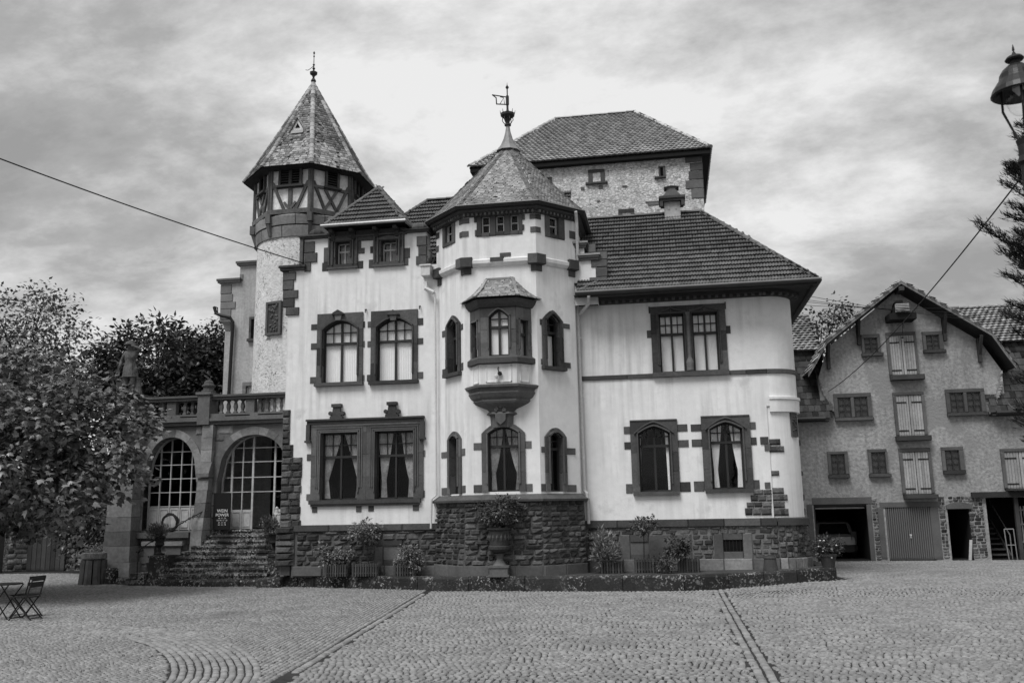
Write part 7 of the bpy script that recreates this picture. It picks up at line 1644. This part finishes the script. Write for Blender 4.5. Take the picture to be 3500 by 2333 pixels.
def planters():
    tz = .315; yy = 21.62
    def pk(k, q, y, label, grp='picket planters along the house wall', dz=0.):
        zt = kz(P(k, (q[0]+q[2])/2, q[3], y)[0])[1]-.01; c = rc(k, *q, y); x = (c[0]+c[1])/2; T = thing('picket_planter', label, 'planter', (x, y+.15, zt), grp); picket(x, y, zt, c[1]-c[0], max(.28, c[3]-zt), .3, T); return T, x, y+.15, zt+max(.28, c[3]-zt)
    T, x, y, z = pk('F', (360, 1285, 525, 1390), yy, 'picket planter with low spreading shrub next to the cheek pier'); c = rc('F', 290, 1155, 600, 1290, y); shrub(T, ((c[0]+c[1])/2, y, (c[2]+c[3])/2), ((c[1]-c[0])/2, .22, (c[3]-c[2])/2+.05), 900, .075, 'oval', LEAF5, 1, stem=(x, y, z-.1))
    T, x, y, z = pk('F', (568, 1280, 762, 1392), yy-.05, 'picket planter with small standard tree below the double window'); c = rc('F', 550, 965, 815, 1110, y); shrub(T, ((c[0]+c[1])/2, y, (c[2]+c[3])/2), ((c[1]-c[0])/2, .3, (c[3]-c[2])/2), 900, .075, 'oval', LEAF5, 2, stem=(P('F', 693, 1200, y)[0], y, z-.1))
    T, x, y, z = pk('F', (888, 1290, 1045, 1390), yy-.1, 'picket planter with straggling shrub against the bay tower plinth'); c = rc('F', 865, 1165, 1130, 1330, y); shrub(T, ((c[0]+c[1])/2, y, (c[2]+c[3])/2), ((c[1]-c[0])/2, .2, (c[3]-c[2])/2), 900, .075, 'oval', LEAF5, 3, stem=(x, y, z-.1))
    yr = 21.72
    T, x, y, z = pk('J', (230, 1262, 402, 1352), yr, 'picket planter with tall bushy upright shrub beside the downpipe'); c = rc('J', 145, 1035, 365, 1290, y); shrub(T, ((c[0]+c[1])/2, y, (c[2]+c[3])/2), ((c[1]-c[0])/2, .26, (c[3]-c[2])/2), 900, .13, 'long', LEAF5, 4, stem=(x-.05, y, z-.1), up=.9)
    T, x, y, z = pk('J', (492, 1240, 667, 1352), yr, 'picket planter with slim standard tree below the right wing windows'); c = rc('J', 472, 915, 650, 1070, y); shrub(T, ((c[0]+c[1])/2, y, (c[2]+c[3])/2), ((c[1]-c[0])/2, .3, (c[3]-c[2])/2), 420, .075, 'oval', LEAF3, 5, stem=(P('J', 560, 1200, y)[0], y, z-.1), clumps=30, cr=.1)
    T, x, y, z = pk('J', (822, 1238, 987, 1352), yr, 'picket planter with round dark shrub between the cellar vents'); c = rc('J', 720, 1090, 920, 1245, y); shrub(T, ((c[0]+c[1])/2, y, (c[2]+c[3])/2), ((c[1]-c[0])/2, .3, (c[3]-c[2])/2), 900, .085, 'oval', LEAF3, 6, stem=(x-.15, y, z-.1))
    # low dark pot plant
    c = rc('J', 680, 1272, 770, 1360, 21.5); x = (c[0]+c[1])/2; zt = kz(x)[1]-.01; T = thing('pot_plant', 'low dark pot plant on the kerb between two picket planters', 'plant', (x, 21.5, zt)); MB().lathe((x, 21.5, zt), [(.08, 0), (.11, .14), (.09, .14)], 10).build('pot', PICK, T); shrub(T, (x, 21.5, zt+.24), (.18, .16, .12), 350, .06, 'oval', LEAF2, 7)
    c = rc('J', 1482, 1255, 1578, 1336, 21.75); x = (c[0]+c[1])/2; zt = kz(x)[1]-.01; T = thing('clay_bucket', 'dark tapered bucket standing upside down on the kerb', 'bucket', (x, 21.75, zt)); MB().lathe((x, 21.75, zt), [(.165, 0), (.165, .03), (.12, .34), (.0, .34)], 14).build('bucket', PICK, T); MB().lathe((x, 21.75, zt+.27), [(.135, 0), (.145, .01), (.145, .04), (.133, .05)], 14).build('rim', PICK, T)
    x, y = 3.5, 22.35; zt = kz(x)[1]; T = thing('flower_pot', 'flower pot with white blossoms at the end of the kerb', 'plant', (x, y, zt)); MB().lathe((x, y, zt), [(.13, 0), (.19, .26), (.21, .26), (.21, .31), (.17, .31)], 14).build('pot', PICK, T); shrub(T, (x, y, zt+.47), (.3, .26, .24), 700, .075, 'oval', LEAF2, 8); rs = random.Random(3)
    for i in range(9): q = (x+rs.uniform(-.25, .25), y-.22+rs.uniform(-.05, .05), zt+rs.uniform(.2, .68)); MB().lathe(q, [(.005, -.015), (.026, 0), (.005, .02)], 6).build('blossom', FRAMEW, T)
    # big urn before the tower
    x, y, z = -3.93, 21.0, .32; T = thing('stone_urn', 'tall stone urn with dark clipped shrub in front of the bay tower plinth', 'urn', (x, y, z))
    MB().wbox(x-.24, x+.24, y-.2, y+.2, z, z+.05).wbox(x-.21, x+.21, y-.18, y+.18, z+.05, z+.2).wbox(x-.24, x+.24, y-.2, y+.2, z+.2, z+.25).build('pedestal', TRIMD, T)
    MB().lathe((x, y, z+.25), [(.17, 0), (.12, .05), (.07, .14), (.09, .22), (.13, .26), (.05, .28)], 14).build('stem_foot', TRIMD, T)
    MB().lathe((x, y, z+.52), [(.06, 0), (.18, .03), (.26, .09), (.27, .15), (.22, .17), (.24, .3), (.26, .5), (.3, .53), (.3, .57), (.24, .57)], 16).build('bowl', TRIM, T)
    rs = random.Random(5); mb = MB()
    for i in range(16): a = i*.39; mb.lathe((x+.25*math.cos(a), y+.25*math.sin(a), z+.88), [(.005, -.07), (.03, 0), (.005, .07)], 5)
    mb.build('relief_ornament', TRIM, T)
    c = rc('H', 400, 775, 770, 1000, y); shrub(T, ((c[0]+c[1])/2, y, (c[2]+c[3])/2+.02), ((c[1]-c[0])/2, .45, (c[3]-c[2])/2), 2600, .07, 'oval', LEAF3, 9, clumps=60, cr=.16, stem=(x, y, z+1.05))
    # urns by the stairs
    for k, q, pl, label in (('N', (300, 885, 412, 1110), (240, 700, 450, 890), 'black urn with wispy grass on the left cheek of the staircase'), ('N', (1755, 845, 1880, 1095), (1680, 610, 1900, 850), 'black urn with feathery plant on the stair cheek next to the rough quoins')):
        yy_ = 23.0; c = rc(k, *q, yy_); x = (c[0]+c[1])/2; h = c[3]-c[2]; z = rc('N', 212, 1112, 425, 1415, 22.75)[3] if q[0] < 1000 else rc('N', 1730, 1097, 1915, 1410, 22.75)[3]
        T = thing('iron_urn', label, 'urn', (x, yy_, z)); w = (c[1]-c[0])/2
        MB().wbox(x-w*.8, x+w*.8, yy_-w*.8, yy_+w*.8, z, z+.05).lathe((x, yy_, z+.05), [(w*.7, 0), (w*.35, .04), (w*.3, .12), (w*.5, h*.4), (w*.9, h*.45), (w*.95, h*.5), (w*.85, h*.6), (w*1.0, h*.86), (w*1.2, h*.9), (w*1.2, h*.94), (w*.9, h*.94)], 14).build('urn', IRON, T)
        g = rc(k, *pl, yy_); shrub(T, ((g[0]+g[1])/2, yy_, (g[2]+g[3])/2-.03), ((g[1]-g[0])/2, .2, (g[3]-g[2])/2), 700, .11, 'long', LEAF3, int(q[0]), up=1.2)
    # log planter
    x, y = -15.75, 23.35; T = thing('log_planter', 'cut tree trunk planter topped with a mossy tub of flowers', 'planter', (x, y, 0)); rs = random.Random(6)
    for i in range(9):
        a = i*6.283/9; r = .26; MB().loft([[(x+(r+dr)*math.cos(a+da)*k, y+(r+dr)*math.sin(a+da)*k, z) for dr, da in ((.06, -.3), (.09, 0), (.06, .3), (-.1, .3), (-.1, -.3))] for z, k in ((-.02, 1.1), (.3, 1.02), (.66, .97))]).build('stave', LOG, T)
    MB().loft([[(x+r*math.cos(a), y+r*math.sin(a), z) for a in np.arange(0, 6.28, .45)] for r, z in ((.30, .67), (.34, .7), (.33, .84), (.26, .86))]).build('tub', LICHL, T); shrub(T, (x, y, .9), (.27, .27, .08), 500, .05, 'oval', LEAF5, 11)
LOG = mat('old_log', .11, nscale=3, namp=.5, bump=.7, bscale=12, var=.5); LICHL = mat('mossy_tub', .2, nscale=6, namp=.4, fscale=20, famp=.5, bump=.7)
planters()
# ------------------------------------------------------------------ bistro furniture
def chair_at(x, y, rz, label):
    T = thing('folding_chair', label, 'chair', (x, y, 0), 'folding bistro chairs'); T.rotation_euler = (0, 0, rz)
    def B(mb, name): me = mb.mesh(name); me.materials.append(IRON); o = bpy.data.objects.new(name, me); COL.objects.link(o); o.parent = T; ORG[o.name] = (x, y, 0)
    for s in (-.18, .18):
        B(MB().beam((.2, s, 0), (-.12, s, .4), .022, .014).beam((-.12, s, .4), (-.22, s, .74), .022, .014), 'leg'); B(MB().beam((-.24, s*.88, 0), (.17, s*.88, .4), .022, .014), 'leg')
    B(MB().beam((.16, -.18, .05), (.16, .18, .05), .014, .014), 'stretcher'); B(MB().beam((-.2, -.16, .04), (-.2, .16, .04), .014, .014), 'stretcher')
    for i in range(6): a = -.15+.063*i; B(MB().wbox(a, a+.045, -.19, .19, .4, .418), 'seat_slat')
    for z, xx in ((.58, -.175), (.69, -.208)): B(MB().wbox(xx-.012, xx+.006, -.19, .19, z, z+.06), 'back_slat')
chair_at(-11.62, 15.3, math.pi+.05, 'dark folding chair on the cobbles with its back to the staircase'); chair_at(-11.95, 15.75, math.pi-.12, 'dark folding chair set behind its twin beside the round table'); chair_at(-12.75, 15.1, .15, 'dark folding chair across the round table, backed by the leafy tree')
_t = thing('bistro_table', 'small dark round folding table among the folding chairs', 'table', (-12.2, 15.45, 0)); MB().lathe((-12.2, 15.45, .615), [(.01, 0), (.3, 0), (.3, .02), (.01, .02)], 24).build('table_top', IRON, _t)
for s in (-.2, .2): MB().beam((-12.45, 15.45+s, 0), (-11.97, 15.45+s, .615), .022, .014).build('leg', IRON, _t); MB().beam((-11.95, 15.45+s*.85, 0), (-12.43, 15.45+s*.85, .615), .022, .014).build('leg', IRON, _t)
# ------------------------------------------------------------------ statue
def build_statue():
    q = (-15.5, 24.12, 5.31); T = thing('stone_statue', 'weathered stone statue of a hatted figure shading its eyes on the terrace pillar', 'statue', q)
    V = {'pel': (0, 0, .80, .14), 'wai': (0, -.01, .98, .125), 'che': (.0, 0, 1.16, .16), 'nec': (.0, 0, 1.32, .065), 'hed': (0, -.02, 1.42, .085), 'top': (0, -.01, 1.5, .075),
         'shL': (.17, 0, 1.25, .07), 'elL': (.37, -.08, 1.33, .05), 'haL': (.10, -.19, 1.45, .04), 'shR': (-.17, 0, 1.25, .07), 'elR': (-.31, .02, 1.02, .05), 'haR': (-.27, -.1, .84, .04),
         'hiL': (.09, 0, .76, .11), 'knL': (.13, -.06, .46, .075), 'anL': (.14, .0, .14, .05), 'toL': (.17, -.13, .10, .04), 'hiR': (-.09, 0, .76, .11), 'knR': (-.1, -.02, .45, .075), 'anR': (-.1, .02, .14, .05), 'toR': (-.12, -.12, .10, .04)}
    E_ = [('pel', 'wai'), ('wai', 'che'), ('che', 'nec'), ('nec', 'hed'), ('hed', 'top'), ('che', 'shL'), ('shL', 'elL'), ('elL', 'haL'), ('che', 'shR'), ('shR', 'elR'), ('elR', 'haR'), ('pel', 'hiL'), ('hiL', 'knL'), ('knL', 'anL'), ('anL', 'toL'), ('pel', 'hiR'), ('hiR', 'knR'), ('knR', 'anR'), ('anR', 'toR')]
    ks = list(V); me = bpy.data.meshes.new('statue_base'); me.from_pydata([tuple(c*K for c in V[k][:3]) for k in ks], [(ks.index(a), ks.index(b)) for a, b in E_], []); o = bpy.data.objects.new('statue_tmp', me); COL.objects.link(o)
    md = o.modifiers.new('Skin', 'SKIN'); sd = o.modifiers.new('Sub', 'SUBSURF'); sd.levels = 2; sd.render_levels = 2
    if not me.skin_vertices: me.skin_vertices.new() if hasattr(me.skin_vertices, 'new') else None
    for i, k in enumerate(ks): me.skin_vertices[0].data[i].radius = (V[k][3]*K,)*2; me.skin_vertices[0].data[i].use_root = (i == 0)
    bm = bpy.data.meshes.new_from_object(o.evaluated_get(bpy.context.evaluated_depsgraph_get())); bpy.data.objects.remove(o); bm.materials.clear(); bm.materials.append(STAT); bm.shade_smooth()
    b = bpy.data.objects.new('body', bm); COL.objects.link(b); b.parent = T; ORG[b.name] = q
    w = lambda x, y, z: (q[0]+x, q[1]+y, q[2]+z)
    MB().loft([[w(r*(1+.12*math.sin(5*a+z*9))*math.cos(a), r*.75*(1+.12*math.sin(5*a))*math.sin(a), z) for a in np.arange(0, 6.28, .3)] for r, z in ((.24, .52), (.22, .62), (.19, .8), (.15, .98), (.18, 1.1))]).build('tunic', STAT, T)
    MB().lathe(w(0, -.01, 1.46), [(.02, .0), (.21, .02), (.2, .05), (.1, .06), (.085, .14), (.03, .17)], 14).build('hat', STAT, T)
    MB().lathe(w(-.09, -.02, 1.5), [(.01, -.06), (.1, 0), (.07, .07), (.01, .1)], 8).build('plume', STAT, T)
    MB().loft([[w(.2+.0*z+r*math.cos(a), .1+r*math.sin(a), z) for a in np.arange(0, 6.28, .6)] for r, z in ((.15, .05), (.11, .2), (.1, .42), (.12, .5), (.04, .52))]).build('tree_stump', STAT, T)
    MB().tube([w(-.27, -.1, .86), w(-.4, -.05, .6), w(-.42, .05, .3), w(-.36, .12, .1)], .05, 6, .03).build('cloak', STAT, T)
    MB().loft([[w(r*math.cos(a)*(1+.1*math.sin(3*a)), r*.8*math.sin(a), z) for a in np.arange(0, 6.28, .4)] for r, z in ((.36, 0), (.35, .07), (.27, .11), (.05, .12))]).build('plinth_rock', STAT, T)
STAT = mat('statue_stone', .10, nscale=4, namp=.5, fscale=16, famp=.4, bump=.6, bscale=18)
build_statue()
# ------------------------------------------------------------------ street lamp
def build_lamp():
    Y = 6.8; t = P('M', 628, 88, Y); x = t[0]; k = Y/FPX*1.02/1.742; z = t[2]      # k: layout units per zoom pixel
    T = thing('street_lamp', 'dark old style street lamp with domed hood and clear glass globe', 'street lamp', (x+.02, Y, 0)); c = (x, Y, 0)
    L_ = lambda prof, n, m, s=24: MB().lathe((x, Y, z), [(r*.57, q) for r, q in prof], s).build(n, m, T)
    fi = L_([(.0, 0), (.012, -.03), (.016, -.05), (.008, -.06), (.02, -.075), (.035, -.09), (.09, -.105), (.115, -.125), (.10, -.135), (.06, -.14), (.055, -.165)], 'finial', IRON)
    L_([(.055, -.16), (.10, -.175), (.16, -.205), (.20, -.24), (.212, -.275), (.22, -.285), (.305, -.355), (.33, -.395), (.31, -.405), (.2, -.335), (.1, -.3), (.0, -.29)], 'hood', METALD)
    L_([(.16, -.32), (.165, -.4), (.16, -.46), (.13, -.52), (.08, -.555), (.0, -.565)], 'globe', GLASS)
    L_([(.0, -.3), (.06, -.3), (.07, -.36), (.0, -.42)], 'bulb', FRAMEW)
    for a in (.3, 2.4, 4.5): MB().tube([(x+.12*math.cos(a), Y+.12*math.sin(a), z-.33), (x+.125*math.cos(a), Y+.125*math.sin(a), z-.5), (x+.03*math.cos(a), Y+.03*math.sin(a), z-.78)], .009, 6).build('globe_stay', IRON, T)
    MB().lathe((x, Y, 0), [(.16, 0), (.16, .1), (.1, .16), (.09, .7), (.06, .8), (.05, z-1.2), (.045, z-.95), (.07, z-.93), (.05, z-.88), (.05, z-.8), (.06, z-.76), (.02, z-.75)], 14).build('post', IRON, T)
build_lamp()
# ------------------------------------------------------------------ wires
def wire(label, p, q, sag, r=.014, n=24, grp=None):
    p, q = Vector(p), Vector(q); pts = [p.lerp(q, i/n)-Vector((0, 0, sag*4*(i/n)*(1-i/n))) for i in range(n+1)]
    MB().tube(pts, r, 5).build('overhead_cable', IRON, None, label=label, cat='cable', group=grp)
a = Vector(P('s', 0, 527, 15)); b = Vector(P('E', 235, 392, YF-.02)); wire('thick black cable sloping down to the stepped parapet of the white house', a+(a-b)*.35, b, .12, .015)
a = Vector(P('s', 3500, 560, 12)); b = Vector(P('K', 340, 1145, YB-.02)); wire('thin cable sloping from above the conifer down to the barn wall', a+(a-b)*.1, b, .35, .011, 30)
for i, (p, q) in enumerate((((215, 215), (1530, 505)), ((185, 270), (1480, 462)), ((165, 300), (1420, 455)), ((135, 350), (1330, 380)))):
    p_ = P('K', p[0]-60, p[1]-8, 26.5); q_ = P('K', 1560, (495, 468, 440, 395)[i], 30.75)
    p_ = (3.15, 26.5, p_[2]); wire('thin line of the bundle running from the white house to the barn gable', p_, q_, .08, .0075, 12, 'lines between house and barn')
# ------------------------------------------------------------------ gate, garden wall, hedge under the tree
def build_gate():
    Y = 29.4; f = Fr(0, Y); T = thing('garden_wall', 'dark old stone garden wall with a wooden door behind the trees', 'wall', (-20.5, Y, 0))
    MB().wbox(-27, -16.2, Y, Y+.5, 0, 3.0).build('masonry', RUBD, T); mts = masonry(T, f, -23.2, -16.2, .05, 3.0, (.16, .26), (.25, .6), .06, [(-22.4, -20.9, 0, 2.3)], 4)
    pieces(T, 'wall_stone', 'wall_stones', [r.copy() for r in ROCKS_L], mts, (RUBS, RUBS_M), 120)
    d = MB().box(f, -22.4, -20.9, -.05, .05, 0, 2.3).build('wooden_door', WOODD, T)
    for i in range(8): block(d, f, -22.38+i*.185, -22.38+i*.185+.175, .02, 2.28, .08, 'door_board', WOODD, .03)
    for i in range(3): MB().box(f, -21.75, -21.3, .08, .09, 1.72+i*.07, 1.75+i*.07).build('notice_line', TRIMD, d)
    G = thing('iron_gate', 'scrolled black iron gate standing open beside the garden wall', 'gate', (-23.5, 28.6, 0)); y = 28.5
    for i in range(11): x = -24.9+i*.17; MB().tube([(x, y, .05), (x, y, 2.2+.25*math.sin(i/10*3.1))], .018, 5).build('bar', IRON, G)
    for z in (.15, .8, 1.5, 2.1): MB().tube([(-24.9, y, z), (-23.2, y, z)], .022, 5).build('rail', IRON, G)
    for i in range(5):
        for z in (.48, 1.15, 1.8): x = -24.7+i*.34; MB().tube([(x+.13*math.cos(a)*(1-a/9), y-.02, z+.2*math.sin(a)*(1-a/9)) for a in np.arange(0, 7, .5)], .013, 5).build('scroll', IRON, G)
    MB().wbox(-23.2, -22.85, y-.15, y+.25, 0, 2.6).build('gate_post', TRIM, G)
    rs = random.Random(3); H = thing('ivy_hedge', 'dark glossy hedge between the garden wall and the porch pillar', 'hedge', (-18.4, 28, 0)); pts, dirs, cl = cloud(rs, (-18.3, 28.2, 1.5), (2.0, .9, 1.6), 3600, 80, .5, .2); foliage(H, leaf_mats(rs, pts, dirs, .16, .2, .6), 'oval', LEAF2, 'leaves'); MB().tube([(-18.4, 28.2, 0), (-18.3, 28.2, 1.6)], .08, 6, .03).build('stem', BARK, H)
build_gate()
# fallen leaves on the cobbles
rs = random.Random(21); mts = []
for i in range(420):
    r = rs.random()
    x, y = (rs.uniform(-18.5, -15.8), rs.uniform(22.8, 25.5)) if r < .45 else ((rs.uniform(-10.8, -8.9), rs.uniform(21.7, 22.25)) if r < .75 else (rs.uniform(-15, -2), rs.uniform(14, 21.5)))
    if r > .75 and y > kz(x)[0]-.05: continue
    if .45 <= r <= .75: y = min(y, kz(x)[0]-rs.uniform(.01, .2))
    a = rs.uniform(0, 6.28); s = rs.uniform(.03, .07); mts.append(Matrix(((math.cos(a)*s, -math.sin(a)*s, 0, x), (math.sin(a)*s, math.cos(a)*s, 0, y), (0, 0, s*.5, gz(x, y)+.028), (0, 0, 0, 1))))
_me = mesh_np([LEAFM['oval']], [0]*len(mts), mts, 'fallen_leaves', LEAF5, (0, 0, 0)); _o = bpy.data.objects.new('fallen_leaves', _me); COL.objects.link(_o); setp(_o, 'pale fallen leaves scattered on the cobbles and along the kerb', 'leaves', None, 'stuff')
